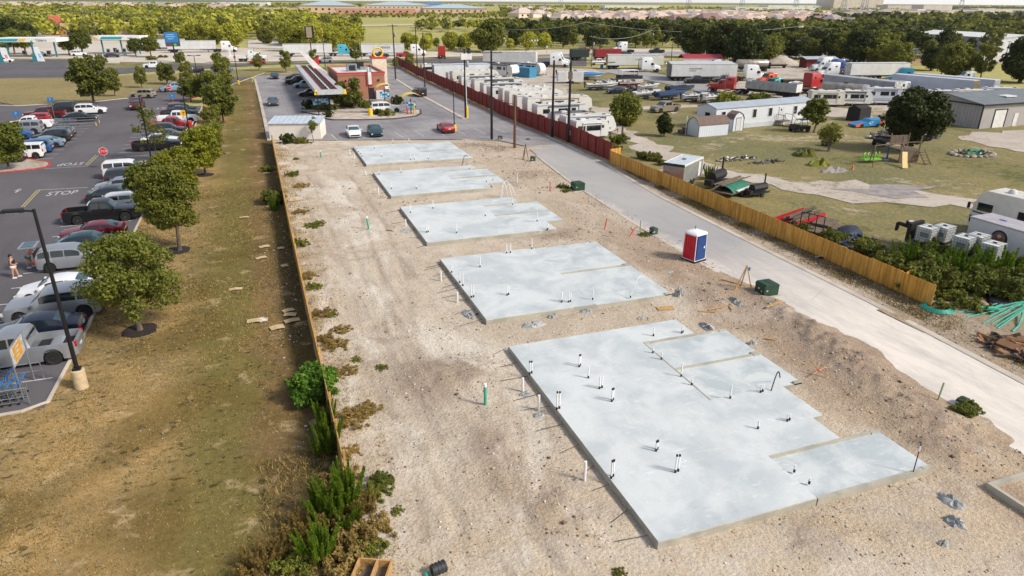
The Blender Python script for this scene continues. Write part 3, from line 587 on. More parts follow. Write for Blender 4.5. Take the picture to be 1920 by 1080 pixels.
    b=MB();b.box((L_/2-.02,0,.5),(.1,hw0*1.3,.2));b.box((L_/2-.0,0,zf-.2),(.06,hw0*.8,.1));t.add('grille',b,[M_blk])
    b=MB();b.box((-L_/2+.02,0,.48),(.12,hw0*1.62,.2));t.add('bumper',b,[M_chr if kind=='pickup' else M_blk])
    b=MB();b.box((-L_/2-.02,0,.74),(.03,.34,.13));t.add('license_plate',b,[M_lampw])
    wheels(t,[(w,s*(hw0-.13),r) for w in wc for s in (1,-1)],r,.24)
    CT[kind]=t;return t
NM={'sedan':'sedan','coupe':'coupe','hatch':'hatchback','suv':'suv','bigsuv':'suv','boxysuv':'suv','pickup':'pickup_truck'}
def car(kind,col,label,loc,rz,group=None,cat=None):
    nm=NM[kind];return car_tpl(kind).spawn(nm,label,cat or {'suv':'SUV','pickup_truck':'pickup truck'}.get(nm,'car'),loc,rz,group,PC[col])
# ---------------------------------------------------------------- trucks
def loft(mb,xs,prof,hw,k=0,zb=.9,rr=.12):
    """cab-like volume: prof(x)=roof height, flat sides, softened roof edges"""
    rs=[]
    for x in xs:
        z=I(x,prof);w=I(x,hw) if isinstance(hw,list) else hw
        rs.append([(x,w-.03,zb),(x,w,zb+.1),(x,w,max(z-rr,zb+.12)),(x,w-rr*.35,max(z-rr*.35,zb+.14)),(x,w-rr,max(z,zb+.16)),(x,-w+rr,max(z,zb+.16)),(x,-w+rr*.35,max(z-rr*.35,zb+.14)),(x,-w,max(z-rr,zb+.12)),(x,-w,zb+.1),(x,-w+.03,zb)])
    return mb.rings(rs,k,True)
TT={}
def tractor_tpl(style='sleeper'):
    if style in TT: return TT[style]
    t=Tpl();W_=1.2
    sl=style!='day';zt={'sleeper':3.9,'day':3.0,'old':3.3}[style];xb=-.9 if sl else .9
    b=MB()
    prof=[(xb,zt-.05),(xb+.15,zt),(1.5,zt),(1.9,zt-.25),(2.35,2.75 if sl else 2.8),(2.95,2.05),(3.0,2.0),(3.9,1.8),(4.35,1.6),(4.5,1.1)] if style!='old' else [(xb,zt-.05),(xb+.1,zt),(.9,zt),(1.0,2.75),(2.2,2.7),(2.6,2.0),(2.65,1.95),(4.3,1.85),(4.5,1.75),(4.55,1.1)]
    hw=[(xb,W_),(2.6,W_),(3.0,1.05),(4.2,.95),(4.5,.8)] if style!='old' else [(xb,W_),(2.5,W_-.05),(2.7,.8),(4.5,.75)]
    loft(b,[xb,xb+.15,.4,.9,.95,1.0,1.5,1.9,2.2,2.35,2.6,2.65,2.95,3.0,3.4,3.9,4.2,4.35,4.5],prof,hw,0,.75,.18)
    t.add('cab',b,[PC['semi white']],paint=True,angle=30)
    b=MB();b.bx(-4.1,3.9,-.45,-.3,.7,.95).bx(-4.1,3.9,.3,.45,.7,.95);
    for x in (-4,-2.6,-1.2): b.bx(x,x+.15,-.45,.45,.72,.92)
    b.cyl((-2.6,0,.97),(-2.6,0,1.06),.5,None,14);t.add('chassis',b,[M_dkst])
    x0,x1=(2.38,2.9) if style!='old' else (2.28,2.58)
    b=MB();rs=[]
    for x in (x0,(x0+x1)/2,x1):
        z=I(x,prof);rs.append([(x+.03,y,z+.02-abs(y)*.02) for y in (-.95,-.5,0,.5,.95)])
    b.rings(rs,0,False,closed=False,cap=False);t.add('windshield',b,[M_glass])
    for s in (1,-1):
        b=MB();b.side([(1.55,1.95),(2.35,1.95),(2.2,2.5),(1.6,2.5)],s*1.2,s*1.215);t.add('window',b,[M_glass])
        if sl: b=MB();b.box((.1,s*1.205,2.9),(.5,.02,.35));t.add('window',b,[M_glass])
        b=MB();b.cyl((.9-.2,s*.95,.8),(-.3,s*.95,.8),.3,None,14);t.add('fuel_tank',b,[M_chr])
        b=MB();b.box((2.35,s*1.42,2.25),(.12,.18,.6)).cyl((2.3,s*1.2,2.5),(2.3,s*1.42,2.5),.02);t.add('mirror',b,[M_chr])
        b=MB();b.box((4.25,s*.82,1.25),(.25,.3,.25));t.add('headlight',b,[M_lampw])
        b=MB();rs=[]
        for a in range(0,181,30): rs.append([(3.4+.62*math.cos(R(a)),s*y,.5+.62*math.sin(R(a))*1.05) for y in (.78,1.22)]+[(3.4+.56*math.cos(R(a)),s*y,.5+.56*math.sin(R(a))*1.05) for y in (1.22,.78)])
        b.rings(rs);t.add('fender',b,[PC['semi white']],paint=True)
        if style=='old':
            b=MB();b.cyl((.9,s*1.1,1.),(.9,s*1.1,4.1),.08,None,10);t.add('exhaust_stack',b,[M_chr])
    b=MB();b.box((4.55,0,1.35),(.06,.9,.75));t.add('grille',b,[M_chr])
    b=MB();b.bx(4.4,4.65,-1.15,1.15,.45,.75);t.add('bumper',b,[M_chr])
    wheels(t,[(3.4,s*1.02,.5) for s in (1,-1)]+[(x,s*.92,.5) for x in (-2.0,-3.3) for s in (1,-1)],.5,.32,M_chr)
    TT[style]=t;return t
def tractor(col,label,loc,rz,style='sleeper',group='highway tractors'):
    return tractor_tpl(style).spawn('semi_truck',label,'truck',loc,rz,group,PC[col])
def trailer_tpl(key,L_=16.1,H=4.05,c=(222,224,224),rib=True,txt=None,door=None,c2=None,zb=1.15):
    if key in TT: return TT[key]
    mm=mat('trailer '+key,c,.45,.1,c2=c2 or tuple(k*.93 for k in c),sc=.5);ft=mat('trailer roof '+key,tuple(min(255,k*1.03) for k in c),.5,.1,c2=tuple(k*.9 for k in c),sc=.7);t=Tpl()
    b=MB();b.bx(-L_/2,L_/2,-1.28,1.28,zb,H-.02)
    b.bx(-L_/2-.02,L_/2+.02,-1.31,1.31,zb-.03,zb+.12,1).bx(-L_/2-.02,L_/2+.02,-1.31,-1.2,H-.12,H+.01,1).bx(-L_/2-.02,L_/2+.02,1.2,1.31,H-.12,H+.01,1)
    if rib:
        for i in range(int(L_/.6)):
            x=-L_/2+.3+i*.6
            for s in (-1,1): b.box((x,s*1.285,(zb+H)/2),(.06 if rib!=2 else .12,.03 if rib!=2 else .08,H-zb-.2),0 if rib==2 else 0)
    t.add('box',b,[mm,M_chr if rib!=2 else mm])
    b=MB();b.bx(-L_/2-.005,L_/2+.005,-1.19,1.19,H-.015,H+.012);t.add('roof',b,[ft])
    b=MB()
    for s in (-1,1):
        b.box((-L_/2-.03,s*.61,(zb+H)/2),(.05,1.17,H-zb-.16),0);
        for y in (.3,.9): b.cyl((-L_/2-.08,s*y,zb+.1),(-L_/2-.08,s*y,H-.1),.025,None,6,1)
    t.add('rear_door',b,[mat('door '+key,door or tuple(k*.94 for k in c),.5,c2=tuple(k*.75 for k in (door or c)),sc=2),M_steelg])
    b=MB()
    for s in (-1,1): b.cyl((L_/2-2.7,s*.8,.1),(L_/2-2.7,s*.8,zb),.07,None,6).box((L_/2-2.7,s*.8,.08),(.3,.3,.1))
    b.bx(L_/2-2.8,L_/2-2.6,-.8,.8,.75,.85);t.add('landing_gear',b,[M_dkst])
    b=MB();b.bx(-L_/2+.2,-L_/2+3.6,-.5,-.35,.65,zb).bx(-L_/2+.2,-L_/2+3.6,.35,.5,.65,zb).bx(-L_/2,-L_/2+.1,-1.1,1.1,.45,.6).bx(-L_/2,-L_/2+.1,-.5,-.4,.5,zb).bx(-L_/2,-L_/2+.1,.4,.5,.5,zb)
    b.bx(-L_/2+4,L_/2-1,-.6,-.5,zb-.14,zb).bx(-L_/2+4,L_/2-1,.5,.6,zb-.14,zb);t.add('underframe',b,[M_dkst])
    wheels(t,[(-L_/2+x,s*.98,.5) for x in (1.1,2.4) for s in (1,-1)],.5,.4,M_chr)
    if txt:
        b=MB()
        for (s_,x,z,sz,kk) in txt:
            b.text(s_,sz,Matrix.Translation((x,-1.31,z))@Matrix.Rotation(PI/2,4,'X'),0,.005)
        t.add('lettering',b,[mat('trailer lettering',(52,56,66),.6)])
    TT[key]=t;return t
def trailer(key,label,loc,rz,group='box trailers',**k): return trailer_tpl(key,**k).spawn('semi_trailer',label,'trailer',loc,rz,group)
# ---------------------------------------------------------------- campers
def camper_tpl(key,L_=7.5,H=3.0,W_=2.4,nose='slant',zb=.55,col=(222,222,220),stripe=(70,78,90),front=None,ac=1,door=True,roof=(212,210,206),fifth=False,awn=True,low=None):
    if key in TT: return TT[key]
    t=Tpl();m0=mat('camper '+key,col,.45,.05,c2=tuple(k*.95 for k in col),sc=.8);hw=W_/2
    if nose=='slant': pr=[(-L_/2,zb),(L_/2-.5,zb),(L_/2,zb+.55),(L_/2-.05,zb+1.0),(L_/2-.55,H-.25),(L_/2-.9,H),(-L_/2+.15,H),(-L_/2,H-.15)]
    elif nose=='round': pr=[(-L_/2,zb),(L_/2-.35,zb)]+[(L_/2-1.1+1.1*math.cos(R(a)),zb+.9+(H-zb-.9)*math.sin(R(a))) for a in range(0,91,15)]+[(-L_/2+.5,H),(-L_/2+.12,H-.25),(-L_/2,H-.7)]
    elif nose=='flat': pr=[(-L_/2,zb),(L_/2-.1,zb),(L_/2,zb+.2),(L_/2,zb+1.0),(L_/2-.12,H-.3),(L_/2-.35,H),(-L_/2+.1,H),(-L_/2,H-.12)]
    else: pr=[(-L_/2,zb),(L_/2-2.6,zb),(L_/2-2.3,zb+1.1),(L_/2-.6,zb+1.15),(L_/2-.05,zb+1.5),(L_/2-.25,H-.5),(L_/2-.9,H),(-L_/2+.15,H),(-L_/2,H-.15)]
    b=MB();b.side(pr,-hw,hw);t.add('body',b,[m0])
    rp=[q for q in pr if q[1]>=H-.001];xa,xe=min(q[0] for q in rp),max(q[0] for q in rp)
    b=MB();b.bx(xa,xe,-hw+.04,hw-.04,H-.01,H+.03);t.add('roof',b,[mat('camper roof '+key,roof,.6,c2=tuple(k*.85 for k in roof),sc=1.2)])
    b=MB()
    for i in range(ac):
        x=xa+(xe-xa)*(.3+.4*i);b.box((x,0,H+.14),(.9,.75,.24),0,taper=.85)
    b.box((xa+.9,.4,H+.07),(.4,.4,.1),1);b.box((xe-.8,-.4,H+.07),(.4,.4,.1),1);b.box((0,.6,H+.05),(.5,.15,.08),1);t.add('roof_vent',b,[mat('ac shroud',(58,58,60),.6) if low else mat('ac shroud pale',(196,196,194),.6),M_blk])
    b=MB()
    for s in (-1,1):
        b.bx(xa,xe,s*hw-.02,s*hw+.02,H-.13,H-.06)
        b.box((-.3,s*(hw+.006),zb+.5),(L_*.86,.012,.16));b.box((-.6,s*(hw+.006),zb+.78),(L_*.6,.012,.06))
    t.add('stripe',b,[mat('stripe '+key,stripe,.5)])
    for s in (-1,1):
        for x,w,h in ((-L_*.33,1.1,.6),(-L_*.02,1.5,.65),(L_*.18,.7,.65)):
            b=MB();b.box((x,s*(hw+.01),H-.95),(w,.03,h),0).box((x,s*(hw+.004),H-.95),(w+.1,.02,h+.1),1);t.add('window',b,[M_glass,M_grey])
    if door:
        b=MB();b.box((L_*.32,-hw-.012,zb+.95),(.65,.03,1.8),0).box((L_*.32,-hw-.03,zb+1.35),(.35,.02,.4),1).box((L_*.32,-hw-.15,zb-.1),(.6,.3,.06),2);t.add('door',b,[m0,M_glass,M_dkst])
    if awn:
        b=MB();b.cyl((-L_*.3,-hw-.09,H-.25),(L_*.28,-hw-.09,H-.25),.08,None,8).bx(-L_*.3,-L_*.3+.05,-hw-.08,-hw,zb+.4,H-.25).bx(L_*.28-.05,L_*.28,-hw-.08,-hw,zb+.4,H-.25);t.add('awning',b,[mat('awning '+key,stripe,.7)])
    if nose in('slant','flat','round'):
        b=MB();b.tube([(L_/2-.3,.5,.5),(L_/2+1.1,0,.48)],.05).tube([(L_/2-.3,-.5,.5),(L_/2+1.1,0,.48)],.05).cyl((L_/2+.95,0,.05),(L_/2+.95,0,.8),.04).cyl((L_/2+.35,0,.5),(L_/2+.35,0,.95),.17,None,10,1).bx(-L_/2+.1,L_/2-.3,-hw+.3,hw-.3,zb-.15,zb);t.add('hitch_frame',b,[M_dkst,M_white])
        if nose!='round': b=MB();b.box((L_/2-.3,0,zb+1.45),(.05,1.5,.45),M=Matrix.Rotation(-.5,4,'Y'));t.add('window',b,[M_glass])
    else:
        b=MB();b.bx(-L_/2+.1,L_/2-2.8,-hw+.3,hw-.3,zb-.15,zb).cyl((L_/2-1.1,0,.6),(L_/2-1.1,0,zb+1.15),.09).cyl((L_/2-2.75,.8,.02),(L_/2-2.75,.8,zb),.05).cyl((L_/2-2.75,-.8,.02),(L_/2-2.75,-.8,zb),.05);t.add('hitch_frame',b,[M_dkst])
    wheels(t,[(-L_*.12+d,s*(hw-.16),.36) for d in (-.42,.42) for s in (1,-1)],.36,.24,M_white)
    TT[key]=t;return t
def motorhome_tpl(key,L_=11,H=3.5,cols=((226,226,222),(52,60,58)),rng_=None):
    if key in TT: return TT[key]
    t=Tpl();hw=1.27;m0=mat('coach '+key,cols[0],.4,.05,c2=tuple(k*.95 for k in cols[0]));m1=mat('coach band '+key,cols[1],.35,.2)
    b=MB();pr=[(-L_/2,.5),(L_/2-.25,.45),(L_/2,.8),(L_/2,1.5),(L_/2-.2,2.5),(L_/2-.45,H-.4),(L_/2-.9,H),(-L_/2+.2,H),(-L_/2,H-.2)];b.side(pr,-hw,hw);t.add('body',b,[m0])
    b=MB();b.bx(-L_/2+.2,L_/2-.95,-hw+.05,hw-.05,H-.01,H+.03);t.add('roof',b,[mat('coach roof',(208,206,200),.6,c2=(186,184,178),sc=1)])
    b=MB()
    for s in (-1,1): b.side([(-L_/2+.02,.9),(L_/2-.1,.9),(L_/2-.05,1.5),(L_/2-3,1.35),(-L_/2+.02,1.2)],s*hw,s*(hw+.012));b.side([(-L_/2+.02,1.5),(1,1.5),(L_/2-.2,1.8),(L_/2-.2,1.9),(1,1.65),(-L_/2+.02,1.6)],s*hw,s*(hw+.012))
    b.box((L_/2+.005,0,1.15),(.02,2.2,.5));t.add('stripe',b,[m1])
    b=MB();b.side([(L_/2+.01,1.62),(L_/2-.18,2.48),(L_/2-.36,2.95),(L_/2-.33,2.98),(L_/2-.1,2.5),(L_/2+.05,1.62)],-1.12,1.12);t.add('windshield',b,[M_glass])
    for s in (-1,1):
        for x,w in ((-L_*.36,1.1),(-L_*.12,1.3),(L_*.12,1.0),(L_/2-1.1,1.2)):
            b=MB();b.box((x,s*(hw+.012),2.35),(w,.03,.65));t.add('window',b,[M_glass])
        b=MB();b.box((L_/2+.15,s*1.4,2.3),(.15,.2,.5));t.add('mirror',b,[M_blk])
        b=MB();b.box((L_/2,s*.95,.95),(.08,.35,.22));t.add('headlight',b,[M_lampw])
    b=MB();b.box((1.6,0,H+.15),(1,.8,.26),taper=.85).box((-2.6,0,H+.15),(1,.8,.26),taper=.85).box((0,.5,H+.08),(.45,.45,.12)).ball((3.2,.2,H+.05),.35,0,10);t.add('roof_vent',b,[mat('ac shroud pale',(196,196,194),.6)])
    b=MB();b.box((-1.2,-hw-.2,2.2),(3.2,.45,1.5),0).box((-1.2,-hw-.44,2.4),(1.5,.03,.6),1);t.add('slide_out',b,[m0,M_glass])
    wheels(t,[(L_/2-2.1,s*1.08,.45) for s in (1,-1)]+[(-L_/2+2.9,s*1.05,.45) for s in (1,-1)],.45,.3,M_chr)
    TT[key]=t;return t
# ---------------------------------------------------------------- boats
def boat_tpl(key,L_=6.5,W_=2.2,hull=(224,224,222),trim=(90,92,96),cover=None,tower=False,motor=True,kind='runabout'):
    if key in TT: return TT[key]
    t=Tpl();mh=mat('hull '+key,hull,.25,0,var=.05,coat=.5);mt=mat('hull trim '+key,trim,.3,0,var=.05,coat=.4)
    def hw(u): return W_/2*max(.02,(1-max(0,(u-.45)/.55)**2.2))*(.92+.08*min(1,u*4))
    def sec(u,s=1.):
        x=(u-.5)*L_;w=hw(u);sh=.85+.28*max(0,u-.4)**1.5;ke=.05+.55*max(0,(u-.7)/.3)**2
        return [(x,0,ke),(x,w*.8,ke+.28*(1-max(0,u-.6))),(x,w*.97,sh-.25),(x,w,sh)]
    U=[0,.02,.15,.3,.45,.6,.7,.8,.88,.94,.98,1.]
    b=MB();b.rings([[*sec(u)]+[(x,-y,z) for x,y,z in sec(u)[:0:-1]] for u in U],0,True);t.add('hull',b,[mh])
    b=MB();
    for s in (1,-1):
        rs=[]
        for u in U:
            q=sec(u);rs.append([(q[2][0],s*(q[2][1]+.01),q[2][2]-.04),(q[3][0],s*(q[3][1]+.02),q[3][2]-.12)])
        b.rings(rs,0,False,closed=False,cap=False)
    t.add('stripe',b,[mt])
    b=MB()
    if cover is None:
        rs=[]
        for u in U: q=sec(u)[3];d=0 if (u<.03 or u>.66) else -.35;rs.append([(q[0],q[1],q[2]+.01),(q[0],q[1]-.18*min(1,q[1]*3),q[2]+.03),(q[0],max(0,q[1]-.22),q[2]+.05+d),(q[0],-max(0,q[1]-.22),q[2]+.05+d),(q[0],-q[1]+.18*min(1,q[1]*3),q[2]+.03),(q[0],-q[1],q[2]+.01)])
        b.rings(rs,0,False,closed=False,cap=False);t.add('deck',b,[mat('deck '+key,(216,214,208),.5,c2=(196,192,186))])
        b=MB();b.side([(.3,1.0),(.9,1.02),(.55,1.42),(.5,1.42)],-W_*.36,W_*.36);t.add('windscreen',b,[M_glassb])
        for x,y in ((-.2,.45),(-.2,-.45),(-1.6,0)):
            b=MB();b.box((x,y,.82),(.5,.55 if y else 1.4,.3)).box((x-.25,y,1.05),(.12,.55 if y else 1.4,.4));t.add('seat',b,[mat('boat seat',(200,196,190),.6)])
    else:
        rs=[]
        for u in U: q=sec(u)[3];h=.35*math.sin(PI*min(1,max(0,(u+.05)/1.05)))**.7+.1*math.sin(u*14);rs.append([(q[0],q[1]+.03,q[2]-.1),(q[0],q[1]+.02,q[2]+.03),(q[0],q[1]*.5,q[2]+.03+h*.8),(q[0],0,q[2]+.03+h),(q[0],-q[1]*.5,q[2]+.03+h*.8),(q[0],-q[1]-.02,q[2]+.03),(q[0],-q[1]-.03,q[2]-.1)])
        b.rings(rs,0,True,closed=False,cap=False);t.add('cover',b,[mat('boat cover '+key,cover,.8,var=.2,sc=2,bump=.3)])
    if tower:
        b=MB();
        for s in (1,-1): b.tube([(-.6,s*W_*.46,.9),(-.1,s*W_*.4,2.1),(.5,s*W_*.46,.95)],.035)
        b.tube([(-.1,-W_*.4,2.1),(-.1,W_*.4,2.1)],.035);t.add('tower',b,[M_blk])
    if motor:
        b=MB();b.box((-L_/2-.3,0,1.05),(.45,.4,.55),0,taper=.8).box((-L_/2-.28,0,.5),(.2,.15,.8),0);t.add('outboard_motor',b,[M_blk])
    TT[key]=t;return t
def boat_trailer_tpl():
    if 'btr' in TT: return TT['btr']
    t=Tpl();b=MB()
    for s in (1,-1): b.tube([(-2.8,s*.85,.42),(1.4,s*.85,.42),(3.6,0,.45)],.05).bx(-2.4,1.,s*.45-.05,s*.45+.05,.5,.62)
    for x in (-2.6,-.9,1.2): b.bx(x,x+.08,-.85,.85,.38,.46)
    b.tube([(3.6,0,.45),(4.5,0,.45)],.05).tube([(3.4,0,.45),(3.4,0,1.2)],.04).cyl((4.1,0,.03),(4.1,0,.7),.04);t.add('frame',b,[M_steelg])
    b=MB()
    for s in (1,-1): b.bx(-1.7,-.1,s*1.0-.12,s*1.0+.12,.72,.76)
    t.add('fender',b,[M_blk]);wheels(t,[(x,s*1.0,.32) for x in (-1.25,-.55) for s in (1,-1)],.32,.2);TT['btr']=t;return t
def boat(key,label,loc,rz,rot=0,z=.55,**k):
    boat_trailer_tpl().spawn('boat_trailer','galvanised boat trailer carrying the '+label,'trailer',loc,rz,'boat trailers in the boat row')
    return boat_tpl(key,**k).spawn('boat',label,'boat',(*loc[:2],z),rz,'boats in storage')
# ---------------------------------------------------------------- foliage
def m_leaf(name,a,b,c,tr=.32):
    t=NT(name);o=t.obj();oi=t.new('ShaderNodeObjectInfo');n=t.noise(o,.9,3,.6);n2=t.noise(o,7,2,.7)
    x=t.mix(t.rng(n,.35,.65),lin(a),lin(b));x=t.mix(t.rng(n2,.45,.75,0,.8),x,lin(c))
    x=t.mix(t.rng(oi.outputs['Random'],0,1,0,.45),x,t.mix(.5,x,lin(c)));h=t.new('ShaderNodeHueSaturation');t.set(h.inputs['Color'],x);t.set(h.inputs['Value'],t.rng(t.noise(oi.outputs['Location'],37.,1),.3,.7,.75,1.25));x=h.outputs[0]
    t.fin(x,.6,0,.25);tl=t.new('ShaderNodeBsdfTranslucent');t.set(tl.inputs[0],x);ms=t.new('ShaderNodeMixShader');ms.inputs[0].default_value=tr
    t.l.new(t.b.outputs[0],ms.inputs[1]);t.l.new(tl.outputs[0],ms.inputs[2]);t.l.new(ms.outputs[0],t.out.inputs[0]);return t.m
ML=dict(oak=m_leaf('oak leaves',(70,84,32),(102,110,42),(144,144,62)),dark=m_leaf('dark leaves',(42,56,24),(62,72,30),(90,96,40)),yel=m_leaf('yellowing leaves',(136,140,34),(110,122,38),(168,160,52)),
 elm=m_leaf('elm leaves',(140,150,42),(178,176,58),(200,192,90)),mesq=m_leaf('mesquite leaves',(92,104,38),(120,124,46),(152,148,66)),bright=m_leaf('bright weed leaves',(84,120,34),(64,96,30),(116,144,50)),ever=m_leaf('pine-green weed leaves',(92,124,34),(112,138,38),(138,158,52)),dry=m_leaf('dry weed leaves',(156,132,74),(122,108,56),(186,158,98)))  # elm: yellow-green leaves, brightened with the far sunlight put into their colour
M_bark=mat('bark',(112,98,84),.95,c2=(74,64,56),sc=6,bump=.5,bsc=20,stretch=(1,1,.3))
def leafcloud(seed,n,leaf,centers,rads,up=.35,asp=1.6,flat=1.):
    g=np.random.default_rng(seed);C=np.asarray(centers);Q=np.asarray(rads);w=Q**2;i=g.choice(len(C),n,p=w/w.sum());d=g.normal(size=(n,3));d/=np.linalg.norm(d,axis=1)[:,None]
    r=Q[i]*g.random(n)**.45;p=C[i]+d*r[:,None]*np.array([1,1,flat]);nn=d*.6+g.normal(size=(n,3))*.6;nn[:,2]+=up;nn/=np.linalg.norm(nn,axis=1)[:,None]
    a=np.cross(nn,g.normal(size=(n,3)));a/=np.linalg.norm(a,axis=1)[:,None];b=np.cross(nn,a);s=leaf*(.6+.8*g.random(n))[:,None]
    v=np.stack([p-a*s*asp/2,p-b*s/2,p+a*s*asp/2,p+b*s/2],1).reshape(-1,3);return v,np.arange(4*n).reshape(-1,4)
def tree_tpl(seed,Rr=2.4,H=5.,th=1.5,n=4000,leaf=.2,ncl=26,mat_='oak',form='round',trunk=.11,clr=.32,bare=False,multi=1,topr=.8):
    g=random.Random(seed);C=[];Q=[];ch=H-th;cz=th+ch*.5
    for i in range(ncl):
        for _ in range(20):
            u=g.uniform(-1,1);a=g.uniform(0,2*PI)
            if form=='round': z=cz+u*ch*.5*(1-clr*.6);rr=math.sqrt(max(0,1-u*u*.85))
            elif form=='cone': z=th+ch*(u+1)/2;rr=max(.12,1-.8*((u+1)/2)**1.2) if u>-.75 else .75
            elif form=='umbrella': z=th+ch*(.45+.5*u);rr=math.sqrt(max(0,1-((u+.3)/1.3)**2*.9)) if u>-.3 else .9
            elif form=='column': z=th+ch*(u+1)/2;rr=(.6+.4*math.sin((u+1)*PI/2))
            r=Rr*rr*(1-clr)*g.uniform(.35,1)**.6;x,y=r*math.cos(a),r*math.sin(a);break
        q=Rr*clr*g.uniform(.7,1.25)*(1 if form!='cone' else .8);C.append((x*g.uniform(.9,1.1),y,z));Q.append(q)
    if ncl>8: C+=[(g.gauss(0,.2)*Rr,g.gauss(0,.2)*Rr,cz+g.uniform(-.25,.3)*ch) for _ in range(4)];Q+=[Rr*clr*1.5]*4
    for i in range(int(ncl*1.5)):
        a=g.uniform(0,2*PI);c0=C[g.randrange(ncl)];k_=g.uniform(1.05,1.32);C.append((c0[0]*k_,c0[1]*k_,c0[2]+g.uniform(-.1,.25)*ch*.5));Q.append(Rr*clr*g.uniform(.25,.5))
    v,f=leafcloud(seed,n,leaf,C,Q,flat=.75);v[:,2]=np.maximum(v[:,2],.05)
    t=Tpl();b=MB();k=8 if n>2500 else 5
    for mlt in range(multi):
        ox,oy=(0,0) if multi==1 else (g.uniform(-.25,.25),g.uniform(-.25,.25));lean=(g.uniform(-.1,.1)*H+ox*2,g.uniform(-.1,.1)*H+oy*2)
        top=(lean[0],lean[1],th+ch*.35)
        b.rings([[(ox+(lean[0]-ox)*max(q,0)**1.3+trunk*rr*math.cos(2*PI*j/k),oy+(lean[1]-oy)*max(q,0)**1.3+trunk*rr*math.sin(2*PI*j/k),top[2]*q) for j in range(k)] for q,rr in ((-.02,1.7),(.03,1.25),(.15,1),(.5,.85),(.8,.65),(1,.45))],0,True)
        cs=sorted(C,key=lambda c:-c[2])[::max(1,len(C)//10)]
        for c in cs[:12]:
            q=g.uniform(.5,.95);s0=(ox+(lean[0]-ox)*max(q,0)**1.3,oy+(lean[1]-oy)*max(q,0)**1.3,top[2]*q)
            mid=tuple(s0[i]*.45+c[i]*.55+(-.1*ch if i==2 else 0)*.3 for i in range(3));b.cyl(s0,mid,trunk*.45,trunk*.3,5);b.cyl(mid,c,trunk*.3,trunk*.1,5)
    t.add('trunk',b,[M_bark]);t.add('crown',npmesh('crown',v,f,ML[mat_],smooth=False),None);return t
def bush_tpl(seed,Rr=.8,H=1.,n=900,leaf=.09,mat_='ever',form='round',ncl=9):
    g=random.Random(seed);C=[];Q=[]
    for i in range(ncl):
        a=g.uniform(0,2*PI);r=Rr*.6*g.random()**.5;z=H*g.uniform(.2,.7);C.append((r*math.cos(a),r*math.sin(a),z));Q.append(min(Rr*.5,H*.36)*g.uniform(.6,1.1))
    for i in range(ncl*3):
        a=g.uniform(0,2*PI);r=Rr*g.uniform(.5,1.15);z=H*g.uniform(.1,1.15)*(1.1-.5*r/Rr);C.append((r*math.cos(a),r*math.sin(a),z));Q.append(Rr*g.uniform(.08,.22))
    v,f=leafcloud(seed,n,leaf,C,Q,asp=2.2);v[:,2]=np.maximum(v[:,2],.02)
    return npmesh('bush',v,f,ML[mat_])
def weed_tpl(seed,Rr=.6,H=1.4,n=1400,mat_='ever',ns=14,leaf=.07):
    """upright feathery weed: many near-vertical stems clothed in narrow leaves"""
    g=np.random.default_rng(seed);V=[];
    for i in range(ns):
        a=g.random()*2*PI;r=Rr*.5*g.random()**.5;h=H*(.55+.45*g.random());bx,by=r*math.cos(a),r*math.sin(a);tx,ty=bx*1.9+g.normal()*.1,by*1.9+g.normal()*.1
        m_=n//ns;q=g.random(m_)**.8;p=np.stack([bx+(tx-bx)*q,by+(ty-by)*q,h*q],1);w=Rr*.24*(1-q*.75);ang=g.random(m_)*2*PI;d=np.stack([np.cos(ang),np.sin(ang),.9+g.random(m_)*.8],1);d/=np.linalg.norm(d,axis=1)[:,None]
        L_=(w*(.6+.8*g.random(m_)))[:,None];e=np.cross(d,g.normal(size=(m_,3)));e/=np.linalg.norm(e,axis=1)[:,None];s=leaf*.22
        V.append(np.stack([p,p+d*L_*.5+e*s,p+d*L_,p+d*L_*.5-e*s],1).reshape(-1,3))
    v=np.concatenate(V);return npmesh('weed',v,np.arange(len(v)).reshape(-1,4),ML[mat_])
# ================================================================ left: parking lot
G_='cars parked in the supermarket lot'
C=car
C('pickup','silver','silver pickup with black open bed parked beside the cart corral',(-13.55,39.4),PI,G_)
C('sedan','navy','dark blue sedan with red tail lamps between two silver vehicles',(-13.4,42.3),PI,G_)
C('bigsuv','silver','silver SUV with roof rails half under the nearest tree',(-13.1,45.5),PI,G_)
C('sedan','white','white sedan with long hood next to the silver SUV with roof rails',(-13.5,48.7),PI,G_)
C('sedan','teal','dark teal sedan between the crimson sedan and the open silver SUV',(-13.5,58.3),0,G_)
C('coupe','crimson','crimson sedan parked nose out behind the tall lamp head',(-13.7,61.4),PI,G_)
C('pickup','black','black crew cab pickup parked alone beside the round green tree',(-13.9,66.7),0,G_)
C('hatch','white','white hatchback half hidden just beyond the lone black pickup',(-13.6,70.3),PI,G_)
C('sedan','darkgrey','dark sedan with black roof second beyond the lone black pickup',(-13.9,73.6),0,G_)
C('sedan','silver','silver blue sedan third beyond the lone black pickup',(-13.9,77.2),PI,G_)
C('suv','darkgrey','dark grey SUV squeezed beside the white SUV near the stop sign',(-13.4,80.5),0,G_)
C('bigsuv','white','white three-row SUV at the end of the row below the stop sign',(-13.8,83.8),0,G_)
C('pickup','black','black pickup behind the yellow-green tree at the row end',(-12.6,98.8),0,G_)
C('sedan','white','white sedan tucked beside the black pickup under yellow tree',(-12.6,102.6),0,G_)
C('sedan','grey','grey sedan mostly hidden by the yellow-green tree top',(-11.9,106.2),0,G_)
C('suv','darkgrey','dark SUV between white sedan and red pickup in the far row',(-12.2,110.2),0,G_)
C('pickup','red','red pickup with open bed in the far right row',(-12.2,114.6),0,G_)
C('pickup','white','white pickup with load in its bed beside the red pickup',(-11.9,120.8),0,G_)
C('pickup','darkgrey','dark pickup at the far end of the row past the white pickup',(-11.9,126.4),0,G_)
